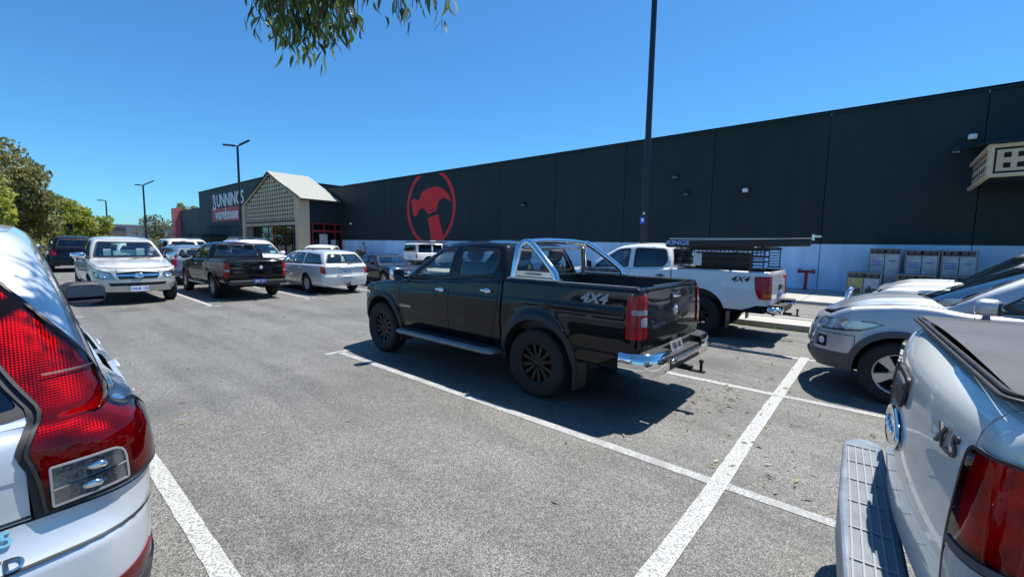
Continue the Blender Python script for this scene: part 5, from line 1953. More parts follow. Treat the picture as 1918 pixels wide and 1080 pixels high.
    fr = dict(yf=0.50, zb=0.72, zlow=0.40, xdoor=x1, hl=[(0.48, 0.76), (0.72, 0.74), (str(2.0), 0.82), (str(1.93), 0.96), (0.72, 0.93), (0.5, 0.9)],
              grille=[(0, 0.75), (0.45, 0.75), (0.47, 0.94), (0, 0.95)], intake=[(0, 0.46), (0.5, 0.46), (0.55, 0.6), (0, 0.6)])
    fr.update(d['front'] or {})
    front_end(c, **fr)
    c.d = d
    return c
def wagon(name, label, cat, loc, heading, paintm, P, group=None, step=0.07):
    """two-box or three-box passenger car from proportions in P"""
    d = dict(wb=2.71, xf=2.28, xr=-2.35, w=0.92, sill=0.30, tyre=0.35, rim=0.22, tw=0.225, style='plain', spokes=5, rimmat=M_ALLOY, flare=0.02,
             fcorner=(0.20, 0.42, 0.34), rcorner=(0.10, 0.22, 0.2), pf=None, ps=None, pr=None, nose=0.86, hood=0.98, cowl=1.08, belt=(1.02, 1.06, 1.10), rsh=0.06,
             gbase=None, gtop=None, roof=(1.60, 1.70, 1.68, 1.62), crown=0.05, doors=(0.78, -0.22, -1.02), windows=None, scr=(0.97, 0.93, 0.06, 0.92), rscr=(0.88, 0.82, 0.16, 0.86),
             glassf=M_GLASS, glassr=M_TINT2, glassb=M_TINT2, gate_y=0.62, zrb=0.66, zrlow=0.34, bumper=None, lower=None, cladding=None, flares=None, handle=None,
             front=None, mirror=(0.16, 0.21, 0.16), mirrormat=None, interior=True, hoodw=0.84, deckcrown=0.06, bulge=None, bulge_g=0.03, creases=(), plan=None, rt=0.05, rear_gate=True, seatmat=None, archz=None, archr=None,
             seam=0.022, mz=0.10, my=0.09, ledge=True, qtop=9, skirt=0.09)
    d.update(P)
    w, xf, xr, sill = d['w'], d['xf'], d['xr'], d['sill']
    b0, b1, b2 = d['belt']
    gb = d['gbase'] or (xf - 1.0, xr + 0.06, w - 0.10, w - 0.14, 0.28, 0.14, 0.10, 0.12)
    gt = d['gtop'] or (xf - 1.85, xr + 0.45, w - 0.32, w - 0.34, 0.10, 0.12, 0.06, 0.12)
    sp = dict(wb=d['wb'], xf=xf, xr=xr, w=w, plan=d['plan'] or [(xr, w - 0.10), (xr + 0.6, w - 0.02), (-0.3, w), (0.8, w - 0.005), (xf - 0.6, w - 0.05), (xf, w - 0.14)],
              front=d['fcorner'], rear=d['rcorner'],
              pf=d['pf'] or [(0.2, 0.12), (0.35, 0.03), (0.5, 0.0), (0.62, 0.01), (0.75, 0.05), (0.9, 0.12), (1.05, 0.22)],
              ps=d['ps'] or [(0.2, 0.12), (0.32, 0.06), (0.5, 0.02), (0.7, 0.0), (0.9, 0.01), (1.05, 0.035), (1.2, 0.06)],
              pr=d['pr'] or [(0.2, 0.12), (0.35, 0.03), (0.55, 0.0), (0.68, 0.03), (0.9, 0.06), (1.2, 0.12)],
              ztop=[(xf + .1, d['nose']), (xf - 0.1, d['nose'] + 0.015), (xf - 0.5, d['hood']), (gb[0] - 0.05, d['cowl'] - 0.045), (gb[0] - 0.45, b0), (-0.3, b1), (xr + 0.5, b2), (xr - .1, b2)],
              rsh=d['rsh'], tyre=d['tyre'], arch=d['archr'] or d['tyre'] + 0.055, archz=d['archz'] or d['tyre'] + 0.01, flare=d['flare'], paint=paintm, sill=sill, creases=d['creases'])
    c = Car(name, label, cat, loc, heading, sp, group, step)
    r0, r1, r2, r3 = d['roof']
    gh = c.glasshouse(base=gb, top=gt, belt=[(gb[0] + .05, d['cowl'] - 0.02), (gb[0] - 0.45, b0 - 0.005), (-0.3, b1 - 0.005), (gb[1], b2)],
                      roof=[(gt[0], r0), (gt[0] - 0.5, r1), ((gt[0] + gt[1]) / 2 - .4, r2), (gt[1], r3)], bulge=d['bulge_g'], crown=d['crown'], rt=d['rt'])
    gh.skirt = d['skirt']
    x1, x2, x3 = d['doors']
    bz = lambda x: float(gh.belt(np.array([x]))[0]) + 0.025
    tz = lambda x: float(gh.roof(np.array([x]))[0]) - 0.075
    if d['windows'] is None:
        d['windows'] = [([(x1 - 0.1, bz(x1)), (x2 + 0.05, bz(x2)), (x2 + 0.05, tz(x2)), (gt[0] - 0.16, tz(gt[0] - .3) - 0.03)], d['glassf'], 'front_door_window'),
                        ([(x2 - 0.06, bz(x2)), (x3 + 0.08, bz(x3)), (x3 + 0.1, tz(x3)), (x2 - 0.06, tz(x2))], d['glassr'], 'rear_door_window'),
                        ([(x3 - 0.05, bz(x3)), (gb[1] + 0.22, bz(gb[1] + .2)), (gt[1] + 0.14, tz(gt[1] + .1) - 0.02), (x3 - 0.03, tz(x3))], d['glassr'], 'rear_quarter_window')]
    sides = [(gh.side(p, 0.04), g, n) for p, g, n in d['windows']]
    gh.build((gh.screen(*d['scr'][:2], *d['scr'][2:]), d['glassf']), (gh.screen(*d['rscr'][:2], *d['rscr'][2:], rear=True), d['glassb']) if d['rscr'] else None, sides, step=step, tw=d['seam'])
    xb = xr + 0.5
    c.deck(xb, crown=d['deckcrown'], hood=d['hoodw'], bulge=d['bulge'])
    # rear deck / ledge
    sb = float(c.sx(xb))
    ss = np.linspace(sb, c.S, 50)
    xs = c.f(ss, np.full(50, 0.6))[:, 0]
    E = c.f(ss, c.zt(xs))
    full = np.concatenate([E[:, :2], (E[:, :2] * np.array([1, -1]))[::-1]])
    full = full[np.concatenate([[True], np.hypot(*np.diff(full, axis=0).T) > 1e-4])]
    hole = np.concatenate([np.stack([gh.bx, gh.by], 1), np.stack([gh.bx, -gh.by], 1)[::-1]])
    hole = inset(ccw(hole[np.concatenate([[True], np.hypot(*np.diff(hole, axis=0).T) > 1e-4])]), 0.03)
    dc = 0.05 if not d['rear_gate'] else 0.01
    yb = float(E[:, 1].max())
    zdk = lambda x, y: np.stack([x, y, c.zt(x) + dc * (1 - np.clip(np.abs(y) / yb, 0, 1) ** 2.4) * np.clip((x - xr) / 0.25, 0, 1)], -1)
    if d['ledge']: link('boot_lid' if not d['rear_gate'] else 'tailgate_ledge', surf(zdk, ccw(full), [hole], step, 0, 0, 'boot_lid'), paintm, c.root)
    c.core(z0=sill + 0.03)
    fd = c.panel('front_door', [(x1, sill + .04), (x1, 9), (x2, 9), (x2, sill + .04)], arch=True)
    rd = c.panel('rear_door', [(x2, sill + .04), (x2, 9), (x3, 9), (x3, 0.9), (x3 + 0.08, 0.7), (x3 + 0.2, sill + .04)], arch=True)
    yg, zrb = d['gate_y'], d['zrb']
    xe = c.xa[1] - c.ra * 0.985
    qp = c.rearpts([(str(x3), d['qtop']), (yg, d['qtop']), (yg, zrb), (str(xe), zrb), (str(xe), sill + .04), (str(x3 + 0.2), sill + .04), (str(x3 + 0.08), 0.7), (str(x3), 0.9)])
    c.quarter = c.panel('rear_quarter', qp, None, space='s', arch=True)
    gp = c.sym_rear([(0, zrb), (yg, zrb), (yg, d['qtop']), (0, d['qtop'])])
    c.gate = c.panel('tailgate', gp, None, both=False, space='s', rim=0.03)[0]
    bp = c.sym_rear([(0, d['zrlow']), (str(xe), d['zrlow']), (str(xe), zrb), (0, zrb)])
    c.rbump = c.panel('rear_bumper', bp, d['bumper'], both=False, space='s', rim=0.03)[0]
    c.panel('sill', [(c.xa[0] - c.ra * .9, sill - 0.04), (c.xa[0] - c.ra * .9, sill + .04), (c.xa[1] + c.ra * .9, sill + .04), (c.xa[1] + c.ra * .9, sill - 0.04)], d['cladding'] or paintm, arch=True, gap=0.002)
    if d['lower'] is not None:
        zl2 = d['zrlow'] + 0.16
        c.panel('lower_bumper', c.sym_rear([(0, d['zrlow']), (str(xe), d['zrlow']), (str(xe), zl2), (0, zl2)]), d['lower'], both=False, space='s', off=0.012, rim=0.03)
    if d['cladding'] is not None:
        c.panel('door_cladding', [(x1 - .02, sill + .04), (x1 - .02, sill + .2), (x3 + 0.14, sill + .2), (x3 + 0.2, sill + .04)], d['cladding'], off=0.014, arch=True, gap=0)
    if d['flares'] is not None:
        c.flares(d['flares'], 0.065, 0.014)
    hm = d['handle'] or paintm
    door_handle(c, x2 + 0.15, b1 - 0.12, hm, fd)
    door_handle(c, x3 + 0.14, b2 - 0.14, hm, rd)
    c.wheels(d['rim'], d['tw'], d['style'], d['rimmat'], w - d['tw'] / 2 - 0.01, d['spokes'])
    c.mirror(x1 - 0.06, b0 + d['mz'], w + d['my'], d['mirror'], d['mirrormat'])
    if d['interior']:
        c.seats((x2 + 0.16, x3 + 0.12), b1 - 0.36, 0.36, d['seatmat'])
    fr = dict(yf=0.46, zb=0.60, zlow=0.26, xdoor=x1, hl=[(0.46, 0.66), (0.66, 0.64), (str(xf - 0.55), 0.72), (str(xf - 0.62), 0.8), (0.66, 0.78), (0.5, 0.76)],
              grille=[(0, 0.62), (0.42, 0.62), (0.44, 0.76), (0, 0.78)], intake=[(0, 0.32), (0.42, 0.32), (0.48, 0.46), (0, 0.46)], bars=2)
    fr.update(d['front'] or {})
    front_end(c, **fr)
    c.d = d
    return c

def roof_rails(c, x0, x1, y, mat, h=0.06, cross=0, crossmat=None):
    for sg in (1, -1):
        m = MB()
        pts = []
        for x in np.linspace(x0, x1, 9):
            z = float(c.gh.zr(np.array([x]), np.array([y]))[0][2])
            k = min(1, min(abs(x - x0), abs(x - x1)) / 0.12)
            pts.append((x, sg * y, z - 0.005 + h * k))
        m.tube(pts, 0.018, 8)
        m.build('roof_rail', mat, c.root)
    for i in range(cross):
        x = x0 + (x1 - x0) * (i + 0.6) / (cross + 0.2)
        z = float(c.gh.zr(np.array([x]), np.array([0.0]))[0][2])
        m = MB()
        m.box((x, 0, z + h + 0.02), (0.06, 2 * y + 0.1, 0.03))
        m.build('roof_bar', crossmat or mat, c.root)

def wiper(c, v=0.1, rear=False, s=1):
    g = c.gh
    m = MB()
    if rear:
        pts = [tuple(Vector(g.f(np.array([g.UH + du]), np.array([g.H * vv]))[0])) for du, vv in ((0.05, 0.08), (0.25, 0.17), (0.5, 0.2))]
        pts = [(p[0] - 0.02, p[1], p[2]) for p in pts]
    else:
        pts = [tuple(Vector(g.f(np.array([du]), np.array([g.H * vv]))[0])) for du, vv in ((-0.05, -0.01), (0.2, 0.05), (0.5, 0.085))]
        pts = [(p[0] + 0.02, p[1], p[2] + 0.012) for p in pts]
    m.tube(pts, 0.011, 6)
    m.build('wiper', M_BLACKPL, c.root)

def tow_ball(c, x, z=0.46):
    m = MB()
    m.box((x + 0.12, 0, z - 0.02), (0.3, 0.06, 0.05))
    m.box((x - 0.08, 0, z - 0.04), (0.16, 0.06, 0.018))
    m.tube([(x - 0.12, 0, z - 0.03), (x - 0.12, 0, z + 0.05)], 0.015, 10)
    m.rbox((x - 0.12, 0, z + 0.07), (0.05, 0.05, 0.05), 2, 10)
    m.tube([(x + 0.2, -0.5, z), (x + 0.2, 0.5, z)], 0.03, 8)
    m.build('tow_bar', M_CHASSIS, c.root)

def mud_flap(c, x, sg, w=0.24, h=0.32, z0=0.2, y=None):
    m = MB()
    y = y if y is not None else c.sp['w'] - 0.12
    m.box((x, sg * y, z0 + h / 2), (0.02, w, h))
    m.build('mud_flap', M_BLACKPL, c.root, bevel=0.006)

def badge(c, M, r, kind, mat=M_CHROME, inner=None, parent=None, rx=None):
    """round or oval emblem"""
    m = MB()
    rx = rx or r
    n = 28
    vs, fs = [], []
    for (k, z) in ((1.0, 0.0), (1.0, 0.008), (0.86, 0.012), (0.82, 0.008), (0.0, 0.008)):
        for i in range(n):
            a = 2 * math.pi * i / n
            vs.append((rx * k * math.cos(a), r * k * math.sin(a), z))
    for j in range(4):
        for i in range(n):
            fs.append((j * n + i, j * n + (i + 1) % n, (j + 1) * n + (i + 1) % n, (j + 1) * n + i))
    m.add(vs, fs, True)
    me = m.mesh('badge')
    me.transform(M)
    b = link('badge', me, mat, parent or c.root)
    if inner is not None:
        m = MB()
        m.add([(rx * 0.81 * math.cos(2 * math.pi * i / n), r * 0.81 * math.sin(2 * math.pi * i / n), 0.0095) for i in range(n)], [tuple(range(n))])
        me = m.mesh('badge_field')
        me.transform(M)
        link('badge_field', me, inner, b)
    m = MB()
    if kind == 'rings':            # three crossing ovals
        for (ax, ay, cy) in ((0.95, 0.62, 0.0), (0.36, 0.6, 0.0), (0.62, 0.28, 0.3)):
            ring = [(rx * ax * math.cos(t), r * (cy + ay * math.sin(t)), 0.014) for t in np.linspace(0, 2 * math.pi, 25)]
            m.tube(ring, r * 0.085, 6, False)
    elif kind == 'lion':           # curled beast holding a round stone
        for t0, t1, k in ((0.5, 4.6, 0.55), (1.2, 3.4, 0.28)):
            m.tube([(rx * k * math.cos(t), r * k * math.sin(t), 0.013) for t in np.linspace(t0, t1, 12)], r * 0.11, 6)
        m.rbox((rx * 0.25, -r * 0.3, 0.012), (r * 0.45, r * 0.45, 0.012), 2, 8)
    elif kind == 'script':
        m.tube([(rx * x, r * y, 0.012) for x, y in ((-0.6, -0.1), (-0.4, 0.3), (-0.35, -0.25), (-0.1, 0.15), (0.05, -0.2), (0.25, 0.12), (0.35, -0.15), (0.6, 0.2))], r * 0.07, 6)
    elif kind == 'bow':
        m.box((0, 0, 0.012), (rx * 1.1, r * 0.4, 0.008))
    if m.v:
        me = m.mesh('badge_motif')
        me.transform(M)
        link('badge_motif', me, M_CHROME if kind != 'lion' else M_WHITEPR, b)
    return b

P_BLACK = paint('black_paint', (0.004, 0.0045, 0.006), 0.0, 0.3, 0.02)
P_WHITE = paint('white_paint', (0.74, 0.75, 0.76), 0.0, 0.4, 0.08)
P_SILVER = paint('silver_paint', (0.44, 0.46, 0.50), 0.55, 0.38, 0.06)
P_SILVW = paint('pale_silver_paint', (0.66, 0.68, 0.68), 0.35, 0.38, 0.12)
P_CHAMP = paint('champagne_silver_paint', (0.60, 0.60, 0.56), 0.45, 0.4, 0.15)
P_BLUEGR = paint('blue_grey_paint', (0.16, 0.21, 0.27), 0.5, 0.38, 0.08)
P_DGREY = paint('charcoal_paint', (0.03, 0.033, 0.038), 0.4, 0.35, 0.05)
P_DBLUE = paint('dark_blue_paint', (0.012, 0.017, 0.03), 0.3, 0.35, 0.05)
P_RED = paint('maroon_paint', (0.2, 0.012, 0.015), 0.1, 0.4, 0.05)
UP = R(90)
DOWN = R(-90)
# ------------------------------------------------------------------ black dual-cab ute in the middle
random.seed(4)
c = ute('dual_cab_ute', 'glossy black dual cab ute with chrome sports bar in the middle of the picture', (4.745, 4.47, 0), UP, P_BLACK,
        dict(flares=M_BLACKPL, railmat=M_STEEL, glassr=M_GLASS, doors=(1.08, -0.03, -0.90), seatmat=M_SEATG, handle=M_CHROME, mirrormat=M_CHROME, rearlow=0.66, roof=1.79, xr=-2.77, style='split',
             creases=((1.1, 0.70, -2.6, 0.70, 0.05, -0.012), (1.9, 1.0, -2.6, 1.1, 0.03, 0.006)), spokes=6, archz=0.43, archr=0.475, tyre=0.395, rim=0.24,
             front=dict(yf=0.5)), step=0.05)
d = c.d
# tail lamps: red body with two clear windows
L = lamp_patch(c, [(0.735, 0.84), (str(-2.625), 0.84), (str(-2.61), 1.25), (0.735, 1.27)], 'tail_lamp', M_RED, round_=0.03, off=0.014)
lamp_patch(c, [(0.745, 0.96), (0.84, 0.96), (0.84, 1.05), (0.745, 1.05)], 'reversing_lens', M_CLEAR, off=0.018, parent=L)
lamp_patch(c, [(0.745, 1.075), (str(-2.67), 1.075), (str(-2.67), 1.125), (0.745, 1.125)], 'indicator_lens', M_CLEAR, off=0.018, parent=L)
for sg in (1, -1):
    # chrome bumper corner and step
    m = MB()
    pts = []
    for i, t in enumerate(np.linspace(0, 1, 9)):
        a = t * math.pi / 2
        pts.append((-2.60 - 0.30 * math.sin(a), 0.40 + 0.50 * (1 if t < 0.01 else math.cos(a) ** 0.5)))
    pts = [(-2.56, 0.905), (-2.68, 0.90), (-2.80, 0.875), (-2.87, 0.82), (-2.90, 0.74), (-2.905, 0.62), (-2.90, 0.48)]
    vs, fs = [], []
    for (x, y) in pts:
        for (dz, dn) in ((0.485, -0.03), (0.495, 0.008), (0.60, 0.012), (0.69, 0.008), (0.71, -0.04)):
            vs.append((x + (-dn if y < 0.8 else 0), sg * (y + (dn if y > 0.8 else 0)), dz))
    for i in range(len(pts) - 1):
        for k in range(4):
            q = (5 * i + k, 5 * i + k + 1, 5 * i + k + 6, 5 * i + k + 5)
            fs.append(q if sg < 0 else q[::-1])
    m.add(vs, fs, True)
    m.build('bumper_corner', M_CHROME, c.root)
    m = MB()
    m.prism([(-2.62, 0.46), (-2.62, 0.87), (-2.78, 0.855), (-2.86, 0.78), (-2.89, 0.6), (-2.89, 0.46)], 0.012, Matrix.Translation((0, 0, 0.70)) @ Matrix.Diagonal((1, sg, 1, 1)))
    m.build('bumper_tread', M_BLACKPL, c.root)
m = MB()
m.box((-2.80, 0, 0.56), (0.2, 0.94, 0.16))
m.box((-2.74, 0, 0.66), (0.1, 1.5, 0.1))
m.build('bumper_beam', M_BLACKPL, c.root, bevel=0.015)
m = MB()
m.box((-2.92, 0, 0.585), (0.035, 0.9, 0.05))
m.build('bumper_step_bar', M_STEEL, c.root, bevel=0.01)
tow_ball(c, -2.95, 0.46)
c.plate(frame_matrix((-2.83, 0.10, 0.69), (0, -1, 0), (0.3, 0, 1)), '1EJK 402', simple('shaded_plate', (0.25, 0.26, 0.28), 0.5), M_DASH, 0.34, 0.11)  # plate grey: the shade of the bumper recess is put into its colour
# side steps
for sg in (1, -1):
    m = MB()
    pr = [(-0.11, 0), (-0.09, 0.035), (0.07, 0.045), (0.11, 0.02), (0.1, -0.02), (-0.06, -0.035)]
    xs = [-1.02, -0.98, -0.9, 0.85, 0.93, 0.97]
    sc = [0.35, 0.8, 1, 1, 0.8, 0.35]
    vs, fs = [], []
    for x, k in zip(xs, sc):
        for (dy, dz) in pr:
            vs.append((x, sg * (0.975 + dy * 1.25 * (0.4 + 0.6 * k) - (1 - k) * 0.04), 0.44 + dz * k))
    n = len(pr)
    for i in range(len(xs) - 1):
        for k in range(n):
            k2 = (k + 1) % n
            q = (i * n + k, i * n + k2, (i + 1) * n + k2, (i + 1) * n + k)
            fs.append(q if sg > 0 else q[::-1])
    m.add(vs, fs, True)
    m.add(vs[:n], [tuple(range(n))])
    m.add(vs[-n:], [tuple(range(n))])
    o = m.build('side_step', M_STEEL if False else simple('step_alloy', (0.22, 0.23, 0.25), 0.38, 0.6, var=0.2), c.root)
    m = MB()
    for k in range(5):
        m.box((-0.02, sg * (0.915 + k * 0.030), 0.484), (1.72, 0.012, 0.008))
    m.build('step_tread', M_BLACKPL, o)
    m = MB()
    for x in (-0.6, 0.0, 0.6):
        m.bar((x, sg * 0.55, 0.45), (x, sg * 0.95, 0.43), 0.05, 0.03)
    m.build('step_bracket', M_CHASSIS, o)
    mud_flap(c, -2.06, sg, 0.26, 0.36, 0.2, 0.80)
    mud_flap(c, 1.03, sg, 0.22, 0.24, 0.26, 0.82)
# sports bar: two hoops joined over the cab
for sg in (1, -1):
    m = MB()
    y0, y1 = 0.80, 0.66
    path = [(-1.10, sg * y0, 1.35), (-1.11, sg * 0.775, 1.52), (-1.115, sg * 0.73, 1.70), (-1.14, sg * y1, 1.765), (-1.22, sg * (y1 + .01), 1.77), (-1.30, sg * (y1 + 0.03), 1.735)]
    m.tube(path, 0.042, 12)
    m.tube([(-1.26, sg * (y1 + .02), 1.755), (-1.36, sg * 0.70, 1.69), (-1.62, sg * 0.775, 1.49), (-1.70, sg * 0.80, 1.42), (-1.73, sg * 0.805, 1.35)], 0.042, 12)
    m.build('sports_bar_leg', M_CHROME, c.root)
    m = MB()
    m.prism([(-1.13, 1.37), (-1.13, 1.43), (-1.66, 1.43), (-1.69, 1.37)], 0.012, frame_matrix((0, sg * 0.805, 0), (1, 0, 0), (0, 0, 1)))
    pl = m.build('sports_bar_plate', M_STEEL, c.root)
    text_on('sports_bar_lettering', 'COLORADO', 0.042, frame_matrix((-1.40, sg * 0.822 if sg > 0 else sg * 0.822, 1.40), (-sg, 0, 0), (0, 0, 1)), M_GREYPL, pl)
    m = MB()
    m.box((-1.42, sg * 0.80, 1.352), (0.72, 0.07, 0.02))
    m.build('sports_bar_foot', M_STEEL, c.root, bevel=0.004)
m = MB()
m.tube([(-1.20, -0.66, 1.768), (-1.20, -0.3, 1.79), (-1.20, 0.3, 1.79), (-1.20, 0.66, 1.768)], 0.038, 12)
m.tube([(-1.12, -0.66, 1.70), (-1.12, 0.66, 1.70)], 0.018, 8)
m.build('sports_bar_hoop', M_CHROME, c.root)
m = MB()
m.box((-0.93, 0, 1.765), (0.05, 0.22, 0.03))
m.build('high_brake_lamp', M_RED, c.root, bevel=0.008)
# tailgate furniture
Mg = lambda y, z, o=0.004: frame_matrix((-2.77 - o + (0.02 * (z - 0.75) / 0.6), y, z), (0, -1, 0), (0.03, 0, 1))
m = MB()
m.box((0, 0, 0.0), (0.24, 0.11, 0.014))
me = m.mesh('gate_handle', 0.005); me.transform(Mg(0, 1.19)); link('tailgate_handle', me, M_BLACKPL, c.gate)
m = MB()
m.rbox((0, 0.02, 0.012), (0.2, 0.035, 0.03), 3.5)
me = m.mesh('gate_grip'); me.transform(Mg(0, 1.19)); link('tailgate_grip', me, M_CHROME, c.gate)
badge(c, Mg(0, 1.06), 0.062, 'lion', M_CHROME, M_REDPR, c.gate, rx=0.055)
text_on('tailgate_lettering', 'COLORADO', 0.055, Mg(0.44, 0.93), M_CHROME, c.gate)
text_on('tailgate_lettering', 'LTZ', 0.06, Mg(-0.45, 1.0), M_CHROME, c.gate)
for sg in (1, -1):
    text_on('side_decal', '4X4', 0.14, c.mat_on(sg * c.sx(-2.24), 1.20, 0.004), M_GREYPR, c.root, shear=0.3, width=1.25, bold=0.006)
    text_on('door_lettering', 'COLORADO', 0.05, c.mat_on(sg * c.sx(0.93), 0.80, 0.004), M_CHROME, c.root, bold=0.001)

# ------------------------------------------------------------------ white lifted ute with rack and awning
c = ute('dual_cab_ute', 'white lifted dual cab ute with black tub rack, parked beyond the glossy black ute', (9.80, 4.30, 0), UP, P_WHITE,
        dict(flares=None, w=0.92, tyre=0.41, rim=0.22, tw=0.28, xr=-2.78, cab=-0.95, tubz=1.33, belt_f=1.24, belt_r=1.32, roof=1.83, sill=0.5, glassf=M_TINT2, glassr=M_TINT, handle=M_BLACKPL, mirrormat=M_BLACKPL, archz=0.47, archr=0.49, rearlow=0.70, seatmat=M_SEAT, nose=1.06, hoodz=1.18, cowl=1.26, railmat=M_BLACKPL))
L = lamp_patch(c, [(0.735, 0.82), (str(-2.60), 0.82), (str(-2.53), 0.98), (str(-2.50), 1.23), (0.72, 1.25)], 'tail_lamp', M_RED, round_=0.03, off=0.014)
lamp_patch(c, [(0.76, 0.86), (str(-2.66), 0.86), (str(-2.66), 0.93), (0.76, 0.93)], 'indicator_lens', M_AMBER, off=0.018, parent=L)
for sg in (1, -1):
    text_on('side_decal', '4X4', 0.15, c.mat_on(sg * c.sx(-2.25), 1.17, 0.004), M_BLACKPL, c.root, shear=0.4, width=1.2, bold=0.003)
    mud_flap(c, -2.07, sg, 0.26, 0.34, 0.22, 0.80)
m = MB()
m.box((-2.83, 0, 0.60), (0.18, 1.2, 0.12))
m.build('bumper_beam', M_BLACKPL, c.root, bevel=0.02)
for sg in (1, -1):
    m = MB()
    m.rbox((-2.84, sg * 0.70, 0.63), (0.26, 0.42, 0.15), 4, 12)
    m.build('bumper_corner', M_CHROME, c.root)
    m = MB()
    m.box((-2.86, sg * 0.66, 0.715), (0.2, 0.36, 0.02))
    m.build('bumper_tread', M_BLACKPL, c.root, bevel=0.004)
tow_ball(c, -2.98, 0.52)
text_on('tailgate_lettering', 'D-MAX', 0.1, frame_matrix((-2.79, -0.4, 1.2), (0, -1, 0), (0.03, 0, 1)), M_REDPR, c.gate)
c.plate(frame_matrix((-2.785, 0, 0.86), (0, -1, 0), (0.0, 0, 1)), '1GDT 655')
m = MB()
m.box((-2.79, 0, 1.02), (0.02, 0.24, 0.09))
m.build('tailgate_handle', M_BLACKPL, c.gate, bevel=0.004)
# tub rack: perforated upright frames, rails, cross bars
def perf_panel(m, x0, x1, z0, z1, y, n, t=0.006):
    m.box(((x0 + x1) / 2, y, z0 + 0.02), (x1 - x0, t, 0.04))
    m.box(((x0 + x1) / 2, y, z1 - 0.02), (x1 - x0, t, 0.04))
    for k in range(n + 1):
        x = x0 + (x1 - x0) * k / n
        m.box((x, y, (z0 + z1) / 2), (0.018, t, z1 - z0 - 0.08))
for sg in (1, -1):
    m = MB()
    for xa, xb in ((-1.12, -1.30), (-2.42, -2.62)):
        m.box(((xa + xb) / 2, sg * 0.80, 1.37), (0.26, 0.1, 0.02))
        for k in range(7):
            z = 1.38 + k * 0.058
            m.box(((xa + xb) / 2, sg * 0.79, z), (0.17, 0.008, 0.018))
        for x in (xa, xb):
            m.box((x + (0.0), sg * 0.79, 1.57), (0.02, 0.012, 0.40))
    m.box((-1.87, sg * 0.80, 1.755), (1.56, 0.05, 0.03))
    perf_panel(m, -1.30, -2.42, 1.56, 1.74, sg * 0.785, 14)
    m.box((-1.86, sg * 0.785, 1.47), (1.12, 0.006, 0.03))
    m.build('rack_side', M_BLACKPL, c.root)
for k in range(4):
    x = -1.2 - k * 0.46
    m = MB()
    m.box((x, 0, 1.775), (0.05, 1.62, 0.03))
    m.build('rack_crossbar', M_BLACKPL, c.root, bevel=0.004)
m = MB()
m.box((-1.45, 0.808, 1.52), (0.16, 0.006, 0.24))
m.build('rack_box', M_WHITEPR, c.root)
m = MB()
m.box((-1.86, 0.5, 1.52), (1.0, 0.3, 0.32))
m.build('storage_drawer', M_BLACKPL, c.root, bevel=0.02)
aw = empty('rolled_awning', (9.80, 4.30, 0), UP)
tag(aw, 'long black rolled awning strapped on the rack of the white ute', 'awning')
m = MB()
T = Matrix.Rotation(R(1.2), 4, 'Y')
m.prism([(-0.085, -0.075), (0.0, -0.09), (0.08, -0.075), (0.09, 0.0), (0.08, 0.05), (-0.08, 0.06), (-0.095, 0.0)], 2.45, Matrix.Translation((-3.32, 0.93, 1.885)) @ T @ frame_matrix((0, 0, 0), (0, 1, 0), (0, 0, 1)))
o = m.build('awning_bag', M_BLACKPL, aw, bevel=0.012)
m = MB()
m.box((-2.15, 0.93, 1.925), (2.44, 0.11, 0.016), M=None)
m.build('awning_backing', simple('alloy_backing', (0.6, 0.6, 0.58), 0.35, 0.6), aw, rot=None)
m = MB()
m.box((-3.36, 0.93, 1.95), (0.04, 0.14, 0.1))
m.box((-3.42, 0.93, 1.965), (0.1, 0.1, 0.03))
m.build('awning_end_cap', M_STEEL, aw, bevel=0.006)
text_on('awning_lettering', 'KINGS', 0.125, frame_matrix((-1.12, 1.035, 1.835), (-1, 0, 0), (0, 0, 1)), simple('pale_blue_print', (0.25, 0.45, 0.8), 0.5), o, bold=0.004, width=1.25)
m = MB()
for x in (-1.3, -2.5):
    m.box((x, 0.86, 1.80), (0.05, 0.14, 0.07))
m.build('awning_bracket', M_STEEL, aw)

# ------------------------------------------------------------------ silver-white ute, tail close to the camera on the right
P_RANG = paint('silver_white_paint', (0.68, 0.69, 0.65), 0.15, 0.38, 0.18)
c = ute('dual_cab_ute', 'pale silver ute with black soft tonneau, its tail close at the right edge', (2.28 + 0.16, -2.77, 0), DOWN + R(3.6), P_RANG,
        dict(w=0.925, xr=-2.70, tubz=1.37, rearlow=0.70, style='plain', spokes=6, rimmat=M_ALLOY, gate_y=0.735, tyre=0.39, railmat=P_RANG, rsh=0.085, rimw=0.03, rbow=0.09, liner=False,
             pr=[(0.3, 0.1), (0.62, 0.03), (0.72, 0.012), (0.95, 0.0), (1.15, 0.012), (1.27, 0.03), (1.40, 0.085)]), step=0.04)
Sr = c.S
L = deep_lamp(c, [(0.742, 0.80), (str(-2.60), 0.82), (str(-2.50), 1.0), (str(-2.46), 1.20), (str(-2.60), 1.25), (0.742, 1.245)], 'tail_lamp', 0.03, gl=M_REDGL2)
lamp_patch(c, [(0.752, 0.815), (str(-2.615), 0.835), (str(-2.58), 0.985), (0.752, 0.985)], 'reversing_lens', M_CLEAR, off=0.016, parent=L, round_=0.03)
lamp_patch(c, [(0.83, 1.05), (str(-2.64), 1.05), (str(-2.64), 1.2), (0.83, 1.2)], 'brake_lens', M_REDD, off=-0.02, parent=L, round_=0.02)
lamp_patch(c, [(0.752, 0.99), (str(-2.55), 0.99), (str(-2.55), 1.01), (0.752, 1.01)], 'lamp_divider', M_GREYPL, off=0.019, parent=L, round_=0.0)
